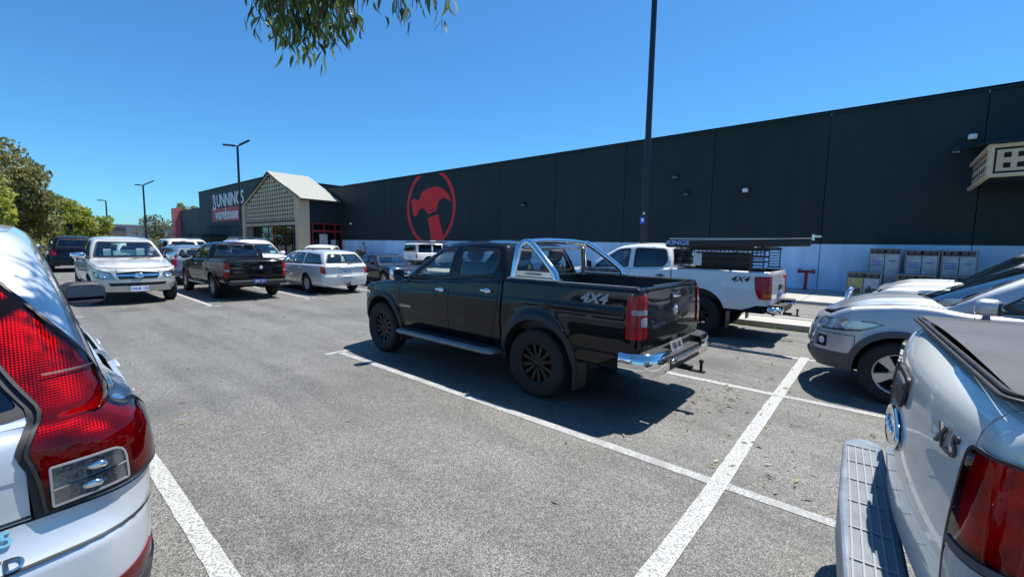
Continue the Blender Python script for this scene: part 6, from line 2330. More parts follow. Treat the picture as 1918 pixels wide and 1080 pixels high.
# tonneau cover, its seal and rail extrusion
m = MB()
xs, ys = np.linspace(-2.565, -1.02, 14), np.linspace(-0.765, 0.765, 12)
vs = [(x, y, 1.392 + 0.02 * math.cos(y / 0.8 * 1.4) + 0.003 * math.sin(7 * x + 3 * y)) for x in xs for y in ys]
fs = [(i * 12 + j, (i + 1) * 12 + j, (i + 1) * 12 + j + 1, i * 12 + j + 1) for i in range(13) for j in range(11)]
m.add(vs, fs, True)
mt, nt, bb = new_mat('tonneau_vinyl')
n1 = noise(nt, 3, 5, 0.7); n2 = noise(nt, 260, 3, 0.6)
cc = ramp(nt, n1, [(0.3, (0.04, 0.043, 0.05)), (0.7, (0.075, 0.079, 0.088))])
nt.links.new(cc.outputs[0], bb.inputs['Base Color']); bb.inputs['Roughness'].default_value = 0.62
bump(nt, bb, n2, 0.25, 0.002)
tv = m.build('tonneau_cover', mt, c.root)
m = MB()
for r_, zz, oy in ((0.008, 1.391, 0.0), (0.007, 1.382, 0.013)):
    ring = rnd([(-2.575 - oy, -0.775 - oy), (-1.0, -0.775 - oy), (-1.0, 0.775 + oy), (-2.575 - oy, 0.775 + oy)], 0.06, 6)
    m.tube([(p[0], p[1], zz) for p in ring] + [(ring[0][0], ring[0][1], zz)], r_, 8, False)
m.build('tonneau_seal', M_BLACKPL, c.root)
# tailgate: handle bezel, oval badge, lettering
Mg = lambda y, z, o=0.003: c.mat_on(Sr + y, z, o)
m = MB()
m.prism(rnd([(-0.14, -0.06), (0.14, -0.06), (0.14, 0.06), (-0.14, 0.06)], 0.03), 0.01)
me = m.mesh('h'); me.transform(Mg(0, 1.2)); h = link('tailgate_handle', me, M_BLACKPL, c.gate)
m = MB()
m.rbox((0, 0.015, 0.008), (0.22, 0.05, 0.02), 4)
me = m.mesh('h'); me.transform(Mg(0, 1.2)); link('handle_grip', me, M_GREYPL, h)
badge(c, Mg(0, 1.03), 0.075, 'script', M_CHROME, M_BADGE, c.gate, rx=0.19)
text_on('tailgate_lettering', 'XLS', 0.085, Mg(0.60, 1.20), M_DKPR, c.gate, extrude=0.003, bold=0.002)
text_on('tailgate_lettering', 'RANGER', 0.085, Mg(-0.5, 1.20), M_DKPR, c.gate, extrude=0.003, bold=0.002)
# rear step bumper with ribbed tread
m = MB()
bp = rnd([(-2.66, -0.78), (-2.74, -0.84), (-2.83, -0.74), (-2.85, 0), (-2.83, 0.74), (-2.74, 0.84), (-2.66, 0.78)], 0.05, 5)
m.prism([tuple(p) for p in bp], 0.17, Matrix.Translation((0, 0, 0.50)))
bo = m.build('step_bumper', simple('bumper_paint', (0.2, 0.23, 0.27), 0.45, 0.3, var=0.15), c.root, bevel=0.012)
m = MB()
for k in range(5):
    x = -2.69 - k * 0.03
    m.box((x, 0, 0.672), (0.006, 1.36 - 0.02 * k, 0.008))
for k in range(7):
    y = -0.66 + k * 0.22
    m.box((-2.752, y, 0.6725), (0.13, 0.008, 0.009))
m.build('bumper_tread', simple('tread_rib', (0.26, 0.275, 0.285), 0.55), bo)
m = MB()
m.box((-2.752, 0, 0.668), (0.135, 1.38, 0.006))
m.build('bumper_tread_mat', simple('tread_mat', (0.16, 0.18, 0.2), 0.6, var=0.2), bo)

# ------------------------------------------------------------------ pale SUV, rear corner close to the camera on the left
P_VOL = paint('pale_blue_silver_paint', (0.60, 0.65, 0.70), 0.35, 0.34, 0.1)
c = wagon('large_suv', 'pale silver SUV with tall red tail lamp, close at the left edge', 'SUV', (-0.60, 4.32, 0), UP, P_VOL,
          dict(wb=2.857, xf=2.36, xr=-2.48, w=0.955, sill=0.34, tyre=0.37, rim=0.23, tw=0.24, belt=(1.08, 1.10, 1.13), nose=0.95, hood=1.06, cowl=1.14, rsh=0.05,
               rcorner=(0.08, 0.30, 0.22), pr=[(0.2, 0.14), (0.38, 0.03), (0.58, -0.035), (0.74, -0.02), (0.78, 0.02), (0.86, 0.045), (1.0, 0.055), (1.2, 0.09)],
               ps=[(0.2, 0.12), (0.34, 0.05), (0.5, 0.02), (0.7, 0.008), (0.9, 0.0), (1.0, 0.008), (1.1, 0.03), (1.2, 0.06)],
               gbase=(1.30, -2.38, 0.87, 0.835, 0.28, 0.14, 0.06, 0.20), gtop=(0.48, -1.95, 0.66, 0.635, 0.10, 0.12, 0.05, 0.17), roof=(1.68, 1.76, 1.77, 1.73), crown=0.045,
               doors=(0.80, -0.22, -1.08), gate_y=0.60, zrb=0.86, zrlow=0.36, lower=M_BLACKPL, cladding=M_BLACKPL, flares=M_BLACKPL, rscr=(0.80, 0.60, 0.06, 0.90), ledge=False, qtop=1.05, skirt=-0.01, glassb=M_TINT, glassr=M_TINT, mirror=(0.18, 0.28, 0.19), mz=0.19, my=0.02, mirrormat=M_BLACKPL, bulge_g=0.012, rt=0.04,
               windows=[([(0.66, 1.10), (-0.16, 1.12), (-0.15, 1.60), (0.26, 1.58)], M_TINT2, 'front_door_window'), ([(-0.28, 1.12), (-1.0, 1.145), (-1.0, 1.61), (-0.27, 1.61)], M_TINT, 'rear_door_window'), ([(-1.12, 1.15), (-1.86, 1.18), (-1.62, 1.55), (-1.10, 1.60)], M_TINT, 'rear_quarter_window')]), step=0.04)
# tail lamp: broad foot on the shoulder, tall arm up the rear pillar; both lie on one skin that runs
# from the body over the shoulder into the rear pillar
g = c.gh
def skin(sg):
    def F(a, z):
        a, z = np.asarray(a, float), np.asarray(z, float)
        t = np.clip((z - 1.05) / 0.14, 0, 1)
        t = t * t * (3 - 2 * t)
        B = c.f(c.S - a * 1.0, z)
        zb = np.interp(np.clip(g.UH - a, 0, g.UH), g.U, g.bz)
        ztp = np.interp(np.clip(g.UH - a, 0, g.UH), g.U, g.tz)
        v = (z - zb) / (ztp - zb)
        T = g.f(g.UH - a, np.maximum(v, -0.25) * g.H)
        P = B * (1 - t)[..., None] + T * t[..., None]
        P[..., 2] = z
        P[..., 1] *= sg
        return P
    return F
def patch(name, pts, mat, sg, off, rim, parent, holes=(), rd=0.0, step=0.035):
    p = rnd(pts, rd) if isinstance(rd, (list, tuple)) else np.array(pts, float)
    p = dens(p, step)
    me = surf(skin(sg), ccw(p), [dens(np.array(h, float), step) for h in holes], step, off if sg > 0 else off, rim, name, flip=(sg > 0))
    return link(name, me, mat, parent or c.root)
M_DKREF = simple('dark_reflector', (0.30, 0.31, 0.33), 0.2, 0.8, var=0.3, vscale=90)
M_CLRGL = glass('clear_lamp_glass', (0.85, 0.87, 0.9), 0.05)
lamp = [(0.632, 0.872), (1.10, 0.90), (1.17, 0.98), (1.16, 1.055), (1.08, 1.09), (0.93, 1.10), (0.85, 1.13), (0.775, 1.20), (0.675, 1.38), (0.55, 1.68), (0.475, 1.68), (0.495, 1.45), (0.535, 1.25), (0.578, 1.12), (0.618, 1.01)]
lr_ = [0.01, 0.04, 0.05, 0.05, 0.06, 0.05, 0.06, 0.05, 0.1, 0.02, 0.02, 0.05, 0.05, 0.05, 0.05]
rev = [(0.645, 0.885), (0.85, 0.897), (0.85, 1.01), (0.645, 1.005)]
patch('tailgate_upper', [(-0.60, 0.99), (0.60, 0.99), (0.575, 1.09), (0.545, 1.16), (-0.545, 1.16), (-0.575, 1.09)], P_VOL, 1, 0.003, 0.0, c.gate)
for sg in (1, -1):
    sh = patch('rear_shoulder', [(0.60, 0.99), (1.46, 0.99), (1.46, 1.15), (1.2, 1.16), (0.95, 1.18), (0.90, 1.50), (0.52, 1.68), (0.53, 1.3), (0.56, 1.12)], P_VOL, sg, 0.003, 0.0, c.root)
    L = patch('tail_lamp', lamp, M_REDGL, sg, 0.018, 0.0, c.root, rd=lr_)
    patch('lamp_reflector', lamp, M_REDREF, sg, 0.006, 0.0, L, rd=lr_)
    q = rnd(lamp, lr_)
    patch('lamp_seal', inset(ccw(q), -0.007), M_BLACKPL, sg, 0.0185, 0.02, L, [inset(ccw(q), 0.002)])
    patch('lamp_joint', [(0.59, 1.262), (0.735, 1.262), (0.735, 1.268), (0.59, 1.268)], M_BLACKPL, sg, 0.0195, 0.0, L)
    rv = patch('reversing_lens', rev, M_CLRGL, sg, 0.024, 0.0, L, rd=[0.005, 0.005, 0.04, 0.005])
    patch('reversing_reflector', rev, M_DKREF, sg, 0.0195, 0.0, rv, rd=[0.005, 0.005, 0.04, 0.005])
    rq = rnd(rev, [0.005, 0.005, 0.04, 0.005])
    patch('reversing_trim', inset(ccw(rq), -0.004), M_GREYPR, sg, 0.025, 0.006, rv, [inset(ccw(rq), 0.002)])
    patch('reversing_divider', [(0.645, 0.935), (0.85, 0.95), (0.85, 0.955), (0.645, 0.94)], M_CHROME, sg, 0.0255, 0.003, rv)
    for (aa, zz) in ((0.75, 0.918), (0.77, 0.975)):
        P_ = skin(sg)(np.array([aa]), np.array([zz]))[0]
        m = MB(); m.rbox((P_[0] - 0.02, P_[1], P_[2]), (0.02, 0.055, 0.026), 2.2, 10); m.build('bulb_cover', M_CHROME, rv)
    patch('gate_seal', [(0.604, 0.86), (0.628, 0.86), (0.624, 1.01), (0.584, 1.12), (0.541, 1.25), (0.50, 1.45), (0.48, 1.68), (0.452, 1.68), (0.472, 1.45), (0.511, 1.25), (0.552, 1.12), (0.596, 1.01)], M_BLACKPL, sg, 0.008, 0.0, L)
p = c.rearpts([(0.50, 0.50), (str(-2.28), 0.545), (str(-2.28), 0.60), (0.50, 0.56)])
c.panel('bumper_reflector', p, M_REDD, both=True, space='s', off=0.006, gap=0, step=0.05)
c.panel('bumper_seam', c.sym_rear([(0, 0.735), (str(-1.95), 0.755), (str(-1.95), 0.762), (0, 0.742)]), M_BLACKPL, both=False, space='s', off=0.004, rim=0, gap=0, step=0.05)
c.panel('tailgate_seam', c.sym_rear([(0, 0.865), (0.6, 0.868), (0.6, 0.876), (0, 0.873)]), M_BLACKPL, both=False, space='s', off=0.002, rim=0, gap=0, step=0.05)
text_on('tailgate_lettering', 'D5', 0.06, c.mat_on(c.S + 0.52, 0.83, 0.006), M_CHROME, c.gate, extrude=0.004, bold=0.001)
text_on('tailgate_lettering', 'AWD', 0.06, c.mat_on(c.S + 0.50, 0.76, 0.006), M_CHROME, c.gate, extrude=0.004, bold=0.001)
# ------------------------------------------------------------------ silver SUV nosing in from the right
random.seed(7)
c = wagon('compact_suv', 'silver SUV with dark plastic wheel arches, nose pointing left at the bay line', 'SUV', (7.28, -1.56, 0), UP, P_SILVER,
          dict(wb=2.707, xf=2.30, xr=-2.33, w=0.925, sill=0.36, tyre=0.36, rim=0.235, tw=0.235, spokes=5, belt=(1.10, 1.13, 1.17), nose=0.93, hood=1.08, cowl=1.19, rsh=0.07,
               fcorner=(0.30, 0.46, 0.40), gbase=(1.26, -2.22, 0.83, 0.78, 0.28, 0.16, 0.08, 0.16), gtop=(0.30, -1.80, 0.61, 0.58, 0.12, 0.14, 0.05, 0.14), roof=(1.63, 1.70, 1.71, 1.66),
               doors=(0.82, -0.20, -1.0), cladding=M_GREYPL, lower=M_GREYPL, flares=M_GREYPL, glassf=M_GLASS, glassr=M_TINT2, mirror=(0.19, 0.27, 0.17), deckcrown=0.07, bulge=[(0.5, 0.08, 0.012)],
               pf=[(0.25, 0.12), (0.40, 0.02), (0.52, 0.0), (0.64, 0.015), (0.78, 0.05), (0.92, 0.11), (1.1, 0.22)],
               front=dict(yf=0.44, zb=0.74, zlow=0.30, hl=[(0.50, 0.80), (0.70, 0.77), (str(1.72), 0.80), (str(1.50), 0.90), (str(1.60), 0.925), (0.74, 0.925), (0.52, 0.90)],
                          grille=[(0, 0.76), (0.38, 0.76), (0.42, 0.88), (0, 0.90)], intake=[(0, 0.42), (0.45, 0.42), (0.5, 0.55), (0, 0.55)], bars=2, fog=[(0.66, 0.56), (0.80, 0.56), (0.80, 0.70), (0.66, 0.70)], lower_mat=M_GREYPL, zl2=0.52, hl_amber=False)), step=0.05)
lamp_patch(c, [(0.62, 0.85), (str(-2.1), 0.85), (str(-2.05), 1.08), (0.62, 1.12)], 'tail_lamp', M_RED)
wiper(c)
# ------------------------------------------------------------------ silver 4WD behind it, with a nudge bar
c = wagon('four_wheel_drive', 'silver four wheel drive with chrome nudge bar, half hidden behind the silver SUV', 'SUV', (9.85, -2.05, 0), UP, paint('bright_silver_paint', (0.66, 0.68, 0.70), 0.4, 0.36, 0.05),
          dict(wb=2.8, xf=2.38, xr=-2.40, w=0.93, sill=0.42, tyre=0.38, belt=(1.16, 1.19, 1.22), nose=1.05, hood=1.17, cowl=1.25, rsh=0.06, fcorner=(0.22, 0.34, 0.30),
               gbase=(1.22, -2.28, 0.83, 0.80, 0.2, 0.14, 0.05, 0.14), gtop=(0.45, -2.05, 0.66, 0.64, 0.08, 0.12, 0.04, 0.12), roof=(1.74, 1.83, 1.84, 1.80), cladding=M_GREYPL, flares=M_GREYPL, bulge=[(0.42, 0.09, 0.03)],
               front=dict(yf=0.46, zb=0.78, zlow=0.40, hl=[(0.48, 0.86), (0.70, 0.84), (str(1.88), 0.9), (str(1.80), 1.0), (0.72, 1.0), (0.5, 0.98)], grille=[(0, 0.82), (0.42, 0.82), (0.44, 0.98), (0, 0.99)], hl_amber=False)))
m = MB()
for sg in (1, -1):
    m.tube([(2.42, sg * 0.36, 0.62), (2.50, sg * 0.37, 0.8), (2.50, sg * 0.38, 1.02), (2.46, sg * 0.32, 1.08), (2.46, 0, 1.09)], 0.035, 10)
m.tube([(2.50, -0.38, 0.86), (2.53, 0, 0.86), (2.50, 0.38, 0.86)], 0.03, 10)
m.build('nudge_bar', M_CHROME, c.root)
wiper(c)
# ------------------------------------------------------------------ champagne-silver ute facing the camera across the aisle
c = ute('dual_cab_ute', 'champagne silver ute facing the camera across the aisle, papers on its dash', (2.20, 17.38, 0), DOWN, P_CHAMP,
        dict(wb=3.085, xf=2.43, w=0.90, tyre=0.36, rim=0.20, tw=0.24, style='plain', spokes=6, rimmat=M_ALLOY, archr=0.43, nose=0.94, hoodz=1.08, cowl=1.19, belt_f=1.17, belt_r=1.24, roof=1.78, tubz=1.24, sill=0.40, handle=M_CHROME, mirrormat=M_CHROME,
             glassf=glass('windscreen_glass', (0.66, 0.86, 0.84), 0.14), mirror=(0.16, 0.26, 0.19), bulge=[(0.34, 0.1, 0.018)], xr=-2.6, roofw=0.63, hood=0.80,
             front=dict(yf=0.45, zb=0.66, zlow=0.33, hl=[(0.46, 0.69), (0.70, 0.685), (str(2.02), 0.74), (str(1.86), 0.86), (0.74, 0.885), (0.56, 0.86)],
                        grille=[(0, 0.68), (0.39, 0.68), (0.50, 0.84), (0, 0.88)], bars=1, barh=0.14, intake=[(0, 0.50), (0.56, 0.50), (0.60, 0.585), (0, 0.585)], fog=[(0.70, 0.44), (0.82, 0.46), (0.82, 0.55), (0.72, 0.55)])))
badge(c, frame_matrix((2.415, 0, 0.775), (0, 1, 0), (-0.25, 0, 1)), 0.075, 'rings', M_CHROME, M_CHROME, rx=0.11)
c.plate(frame_matrix((2.455, 0, 0.43), (0, 1, 0), (-0.1, 0, 1)), '1HUK 136')
m = MB()
for (y, w_, h_, t) in ((0.30, 0.2, 0.2, 0.3), (0.02, 0.34, 0.16, -0.2), (-0.16, 0.3, 0.13, 0.4), (-0.42, 0.16, 0.18, 0.1), (0.52, 0.1, 0.2, -0.5)):
    m.box((0.86 - 0.1 * abs(t), y, 1.29 + h_ / 2 - 0.03), (0.012, w_, h_), rz=t)
tag(m.build('dash_papers', simple('paper', (0.72, 0.74, 0.70), 0.8, var=0.25, vscale=30), None, (2.20, 17.38, 0), (0, 0, DOWN)), 'loose pale papers propped behind the windscreen of the champagne ute', 'papers')
m = MB()
for k in range(7):
    m.rbox((0.80 - 0.02 * k, -0.05 + 0.03 * math.sin(k * 2), 1.27 + 0.02 * k), (0.16, 0.36 - 0.02 * k, 0.022), 3)
tag(m.build('folded_cloth', simple('striped_cloth', (0.6, 0.58, 0.52), 0.9, var=0.5, vscale=18), None, (2.20, 17.38, 0), (0, 0, DOWN)), 'pile of folded cloth on the dash of the champagne ute', 'cloth')
m = MB()
m.box((0, 0, 0), (0.005, 0.1, 0.12))
m.build('windscreen_sticker', M_WHITEPR, c.root, (0.93, 0.56, 1.45))
m = MB()
m.tube([(1.25, -0.88, 1.2), (1.2, -0.9, 2.0)], 0.006, 6)
m.build('aerial', M_BLACKPL, c.root)
wiper(c)
# ------------------------------------------------------------------ black older ute, tail towards the camera
c = ute('dual_cab_ute', 'black older ute seen from behind, tail towards the camera beside the champagne ute', (4.78, 16.75, 0), UP, P_BLACK,
        dict(wb=3.05, xf=2.30, xr=-2.62, w=0.88, tyre=0.36, rim=0.2, tw=0.22, style='plain', spokes=6, rimmat=M_ALLOY, flares=P_BLACK, archr=0.43, nose=0.93, hoodz=1.06, cowl=1.16, belt_f=1.13, belt_r=1.18, roof=1.68, tubz=1.17, sill=0.42, rearlow=0.52,
             glassf=M_GLASS, glassr=M_TINT2, glassb=M_GLASS, railmat=simple('rail_sheen', (0.1, 0.1, 0.12), 0.3), gate_y=0.70, roofw=0.60, handle=M_CHROME, mirrormat=M_BLACKPL))
L = lamp_patch(c, [(0.715, 0.68), (str(-2.52), 0.68), (str(-2.50), 1.10), (0.715, 1.10)], 'tail_lamp', M_RED, round_=0.02)
lamp_patch(c, [(0.72, 0.84), (str(-2.55), 0.84), (str(-2.55), 0.90), (0.72, 0.90)], 'reversing_lens', M_CLEAR, off=0.012, parent=L)
badge(c, frame_matrix((-2.625, -0.1, 0.95), (0, -1, 0), (0.02, 0, 1)), 0.055, 'lion', M_CHROME, None)
text_on('tailgate_lettering', 'COLORADO', 0.05, frame_matrix((-2.625, 0.5, 0.82), (0, -1, 0), (0.02, 0, 1)), M_CHROME, c.gate, bold=0.002)
m = MB()
m.box((-2.72, 0, 0.52), (0.16, 1.55, 0.14))
m.build('rear_bumper', M_BLACKPL, c.root, bevel=0.03)
c.plate(frame_matrix((-2.81, 0.0, 0.56), (0, -1, 0), (0.0, 0, 1)), '1BIZ 371', M_PLATEB, M_WHITEPR)
m = MB()
m.box((-0.89, 0, 1.66), (0.04, 0.34, 0.035))
m.build('high_brake_lamp', M_RED, c.root, bevel=0.008)
tow_ball(c, -2.82, 0.42)
for sg in (1, -1):
    m = MB()
    m.tube([(-0.9, sg * 0.9, 0.4), (0.9, sg * 0.9, 0.4)], 0.03, 8)
    m.build('side_step', M_STEEL, c.root)
# ------------------------------------------------------------------ silver station wagon seen from behind
c = wagon('station_wagon', 'silver station wagon seen from behind, with orange side markers, right of the black older ute', 'wagon', (7.42, 16.35, 0), UP, P_SILVW,
          dict(wb=2.92, xf=2.35, xr=-2.62, w=0.90, sill=0.26, tyre=0.325, rim=0.2, tw=0.21, spokes=8, belt=(0.95, 0.97, 1.0), nose=0.76, hood=0.88, cowl=0.98, rsh=0.05,
               gbase=(1.15, -2.54, 0.81, 0.76, 0.26, 0.14, 0.06, 0.12), gtop=(0.35, -2.20, 0.60, 0.575, 0.1, 0.12, 0.04, 0.12), roof=(1.36, 1.43, 1.44, 1.40), crown=0.04,
               doors=(0.80, -0.25, -1.12), gate_y=0.66, zrb=0.64, zrlow=0.28, rscr=(0.93, 0.90, 0.10, 0.88), glassb=M_GLASS, glassr=M_GLASS,
               pr=[(0.2, 0.10), (0.35, 0.02), (0.5, 0.0), (0.62, 0.005), (0.66, 0.05), (0.85, 0.06), (1.05, 0.09)],
               front=dict(zb=0.54, zlow=0.22, hl=[(0.46, 0.6), (0.66, 0.58), (str(1.8), 0.62), (str(1.74), 0.7), (0.66, 0.72), (0.5, 0.7)], grille=[(0, 0.56), (0.40, 0.56), (0.42, 0.70), (0, 0.71)], intake=[(0, 0.28), (0.4, 0.28), (0.45, 0.4), (0, 0.4)])), step=0.06)
L = lamp_patch(c, [(0.70, 0.70), (str(-2.42), 0.70), (str(-2.40), 0.94), (0.74, 0.94)], 'tail_lamp', M_RED, round_=0.02)
lamp_patch(c, [(0.72, 0.86), (str(-2.44), 0.86), (str(-2.44), 0.93), (0.75, 0.93)], 'indicator_lens', M_AMBER, off=0.012, parent=L)
c.plate(c.mat_on(c.S, 0.78, 0.005), '1AJA 785')
m = MB()
m.box((-2.60, 0, 0.90), (0.05, 0.5, 0.03))
m.build('tailgate_grip', P_SILVW, c.gate, bevel=0.01)
wiper(c, rear=True)
tow_ball(c, -2.66, 0.36)
m = MB()
m.box((-2.64, 0, 0.655), (0.04, 1.5, 0.05))
m.build('bumper_strip', P_SILVW, c.rbump, bevel=0.015)
# ------------------------------------------------------------------ dark sedan facing the camera
c = wagon('dark_sedan', 'dark blue sedan facing the camera, just right of the silver station wagon', 'sedan', (10.55, 16.2, 0), DOWN - R(6), P_DBLUE,
          dict(wb=2.76, xf=2.25, xr=-2.3, w=0.88, sill=0.2, tyre=0.31, rim=0.21, tw=0.22, belt=(0.86, 0.88, 0.9), nose=0.66, hood=0.80, cowl=0.89, rear_gate=False,
               gbase=(0.98, -1.62, 0.80, 0.74, 0.26, 0.14, 0.1, 0.14), gtop=(0.22, -1.0, 0.58, 0.56, 0.1, 0.12, 0.04, 0.12), roof=(1.22, 1.28, 1.28, 1.24), crown=0.04, interior=False, doors=(0.72, -0.2, -1.0), zrb=0.55, zrlow=0.22,
               windows=[([(0.6, 0.9), (-0.15, 0.91), (-0.15, 1.2), (0.12, 1.18)], M_TINT2, 'front_door_window'), ([(-0.26, 0.91), (-0.95, 0.92), (-0.9, 1.17), (-0.26, 1.2)], M_TINT2, 'rear_door_window')],
               glassf=MATS['windscreen_glass'],
               front=dict(zb=0.5, zlow=0.16, hl=[(0.4, 0.55), (0.62, 0.53), (str(1.76), 0.58), (str(1.7), 0.66), (0.62, 0.66), (0.42, 0.64)], grille=[(0, 0.52), (0.28, 0.52), (0.3, 0.62), (0, 0.63)], intake=[(0, 0.22), (0.4, 0.22), (0.45, 0.34), (0, 0.34)])), step=0.08)
lamp_patch(c, [(0.6, 0.62), (str(-2.1), 0.62), (str(-2.1), 0.76), (0.6, 0.76)], 'tail_lamp', M_RED)
wiper(c)
# ------------------------------------------------------------------ white 4WD with canopy and roof rack by the wall
c = wagon('four_wheel_drive', 'white four wheel drive with roof rack and dark windows under the hammer logo', 'SUV', (20.15, 24.55, 0), R(0), P_WHITE,
          dict(wb=2.85, xf=2.3, xr=-2.45, w=0.93, sill=0.5, tyre=0.41, belt=(1.12, 1.14, 1.15), nose=1.05, hood=1.10, cowl=1.14, rsh=0.04, rcorner=(0.03, 0.1, 0.1), style='steel', rimmat=M_RIMBLK,
               gbase=(1.0, -2.36, 0.84, 0.83, 0.15, 0.12, 0.02, 0.1), gtop=(0.5, -2.28, 0.74, 0.74, 0.06, 0.1, 0.02, 0.1), roof=(1.73, 1.78, 1.78, 1.76), glassr=M_TINT, glassb=M_TINT, glassf=M_TINT2, flares=M_BLACKPL, zrlow=0.5, zrb=0.66, gate_y=0.7, bumper=M_BLACKPL, interior=False,
               windows=[([(0.66, 1.17), (-0.12, 1.18), (-0.12, 1.66), (0.4, 1.66)], M_TINT2, 'front_door_window'), ([(-0.24, 1.18), (-1.0, 1.18), (-1.0, 1.68), (-0.24, 1.68)], M_TINT, 'rear_door_window'), ([(-1.15, 1.18), (-2.2, 1.18), (-2.2, 1.68), (-1.15, 1.68)], M_TINT, 'rear_quarter_window')]), step=0.08)
lamp_patch(c, [(0.74, 0.78), (str(-2.38), 0.78), (str(-2.38), 1.05), (0.74, 1.05)], 'tail_lamp', M_RED)
c.plate(c.mat_on(c.S + 0.1, 0.82, 0.006), '1GHN 220')
m = MB()
for y in (-0.66, 0.66):
    m.box((-0.95, y, 1.90), (2.5, 0.04, 0.04))
for k in range(6):
    m.box((-2.1 + k * 0.46, 0, 1.88), (0.05, 1.36, 0.03))
    for y in (-0.66, 0.66):
        m.box((-2.1 + k * 0.46, y, 1.83), (0.03, 0.03, 0.13))
m.build('roof_rack', M_BLACKPL, c.root)
m = MB()
m.box((-1.5, -0.78, 1.86), (1.5, 0.1, 0.09))
m.build('side_awning_bag', M_BLACKPL, c.root, bevel=0.02)
m = MB()
m.box((-0.3, 0.1, 1.96), (0.3, 0.3, 0.1))
m.build('rack_load', M_WHITEPR, c.root)
# ------------------------------------------------------------------ rows further back
fr = dict(interior=False)
bigw = dict(wb=2.85, xf=2.35, xr=-2.45, w=0.94, sill=0.42, tyre=0.39, belt=(1.12, 1.15, 1.17), nose=1.0, hood=1.1, cowl=1.18, gbase=(1.22, -2.34, 0.84, 0.8, 0.2, 0.14, 0.05, 0.14), gtop=(0.5, -2.05, 0.66, 0.64, 0.08, 0.12, 0.04, 0.12), roof=(1.68, 1.76, 1.77, 1.72), flares=M_GREYPL, glassr=M_TINT, glassb=M_TINT,
            front=dict(yf=0.46, zb=0.76, zlow=0.40, hl=[(0.48, 0.84), (0.70, 0.82), (str(1.88), 0.86), (str(1.80), 0.96), (0.72, 0.96), (0.5, 0.94)], grille=[(0, 0.80), (0.42, 0.80), (0.44, 0.94), (0, 0.95)]))
midw = dict(wb=2.68, xf=2.2, xr=-2.25, w=0.9, sill=0.32, tyre=0.34, belt=(0.98, 1.01, 1.05), nose=0.82, hood=0.95, cowl=1.04, gbase=(1.18, -2.14, 0.8, 0.76, 0.24, 0.14, 0.08, 0.14), gtop=(0.3, -1.8, 0.6, 0.57, 0.1, 0.12, 0.04, 0.12), roof=(1.42, 1.48, 1.48, 1.42), glassr=M_TINT, glassb=M_TINT2)
def bk(nm, lab, cat, x, y, head, pm, base, over=None, rails=None, tail=True):
    P = dict(base); P.update(over or {})
    cc = wagon(nm, lab, cat, (x, y, 0), head, pm, P, 'cars parked in the rows behind', 0.11)
    z = P['belt'][2]
    if tail:
        lamp_patch(cc, [(0.66, z - 0.32), (str(P['xr'] + 0.16), z - 0.32), (str(P['xr'] + 0.18), z - 0.06), (0.66, z - 0.04)], 'tail_lamp', M_RED, round_=0.02)
        cc.plate(cc.mat_on(cc.S, z - 0.28, 0.006), '1DRW 508')
        m = MB()
        e = cc.gh
        p = e.f(np.array([e.UH]), np.array([e.H * 0.93]))[0]
        m.box((p[0] - 0.02, 0, p[2] - 0.01), (0.03, 0.26, 0.035))
        m.build('high_brake_lamp', M_RED, cc.root)
    if rails is not None:
        roof_rails(cc, 0.2, -1.7, 0.56, rails, 0.06, 2)
    return cc
bk('large_suv', 'white wagon facing the camera with roof rails, behind the black older ute', 'SUV', 7.35, 22.2, DOWN, P_WHITE, bigw, dict(glassf=MATS['windscreen_glass'], roof=(1.66, 1.75, 1.76, 1.72)), M_STEEL, False)
bk('compact_suv', 'white car with long dark side windows, just behind the silver station wagon', 'SUV', 9.95, 21.0, DOWN - R(38), P_WHITE, midw, dict(roof=(1.50, 1.57, 1.57, 1.50), xr=-2.45), None, False)
bk('parked_hatch', 'blue grey car between the champagne ute and the black older ute', 'hatchback', 4.75, 22.4, UP, P_BLUEGR, midw, dict(glassr=M_GLASS, glassb=M_GLASS))
bk('large_suv', 'white SUV with red high brake lamp, far back beyond the blue grey car', 'SUV', 6.6, 33.0, UP, P_WHITE, bigw)
bk('parked_hatch', 'white hatchback far back, left of the white SUV with the high brake lamp', 'hatchback', 4.5, 33.5, UP, P_WHITE, midw)
bk('large_suv', 'black SUV seen from behind with tail lamps, left of the champagne ute', 'SUV', 2.15, 33.6, UP, P_BLACK, bigw, dict(roof=(1.70, 1.79, 1.80, 1.75)))
bk('large_suv', 'dark grey SUV far back, left neighbour of the black SUV', 'SUV', -0.2, 34.8, UP, P_DGREY, bigw)
bk('large_suv', 'white SUV with black roof bars, leftmost of the far row', 'SUV', 0.1, 40.5, DOWN, P_WHITE, bigw, dict(roof=(1.74, 1.82, 1.83, 1.78)), M_BLACKPL, False)
bk('parked_hatch', 'silver hatchback far back in front of the entrance pillar', 'hatchback', 11.2, 33.2, UP, P_SILVER, midw)
bk('large_suv', 'white wagon with roof bars, far back below the tree', 'SUV', 9.0, 39.5, DOWN, P_WHITE, bigw, None, M_STEEL, False)
bk('parked_hatch', 'red hatchback far back among white cars', 'hatchback', 13.4, 39.6, DOWN, P_RED, midw, None, None, False)
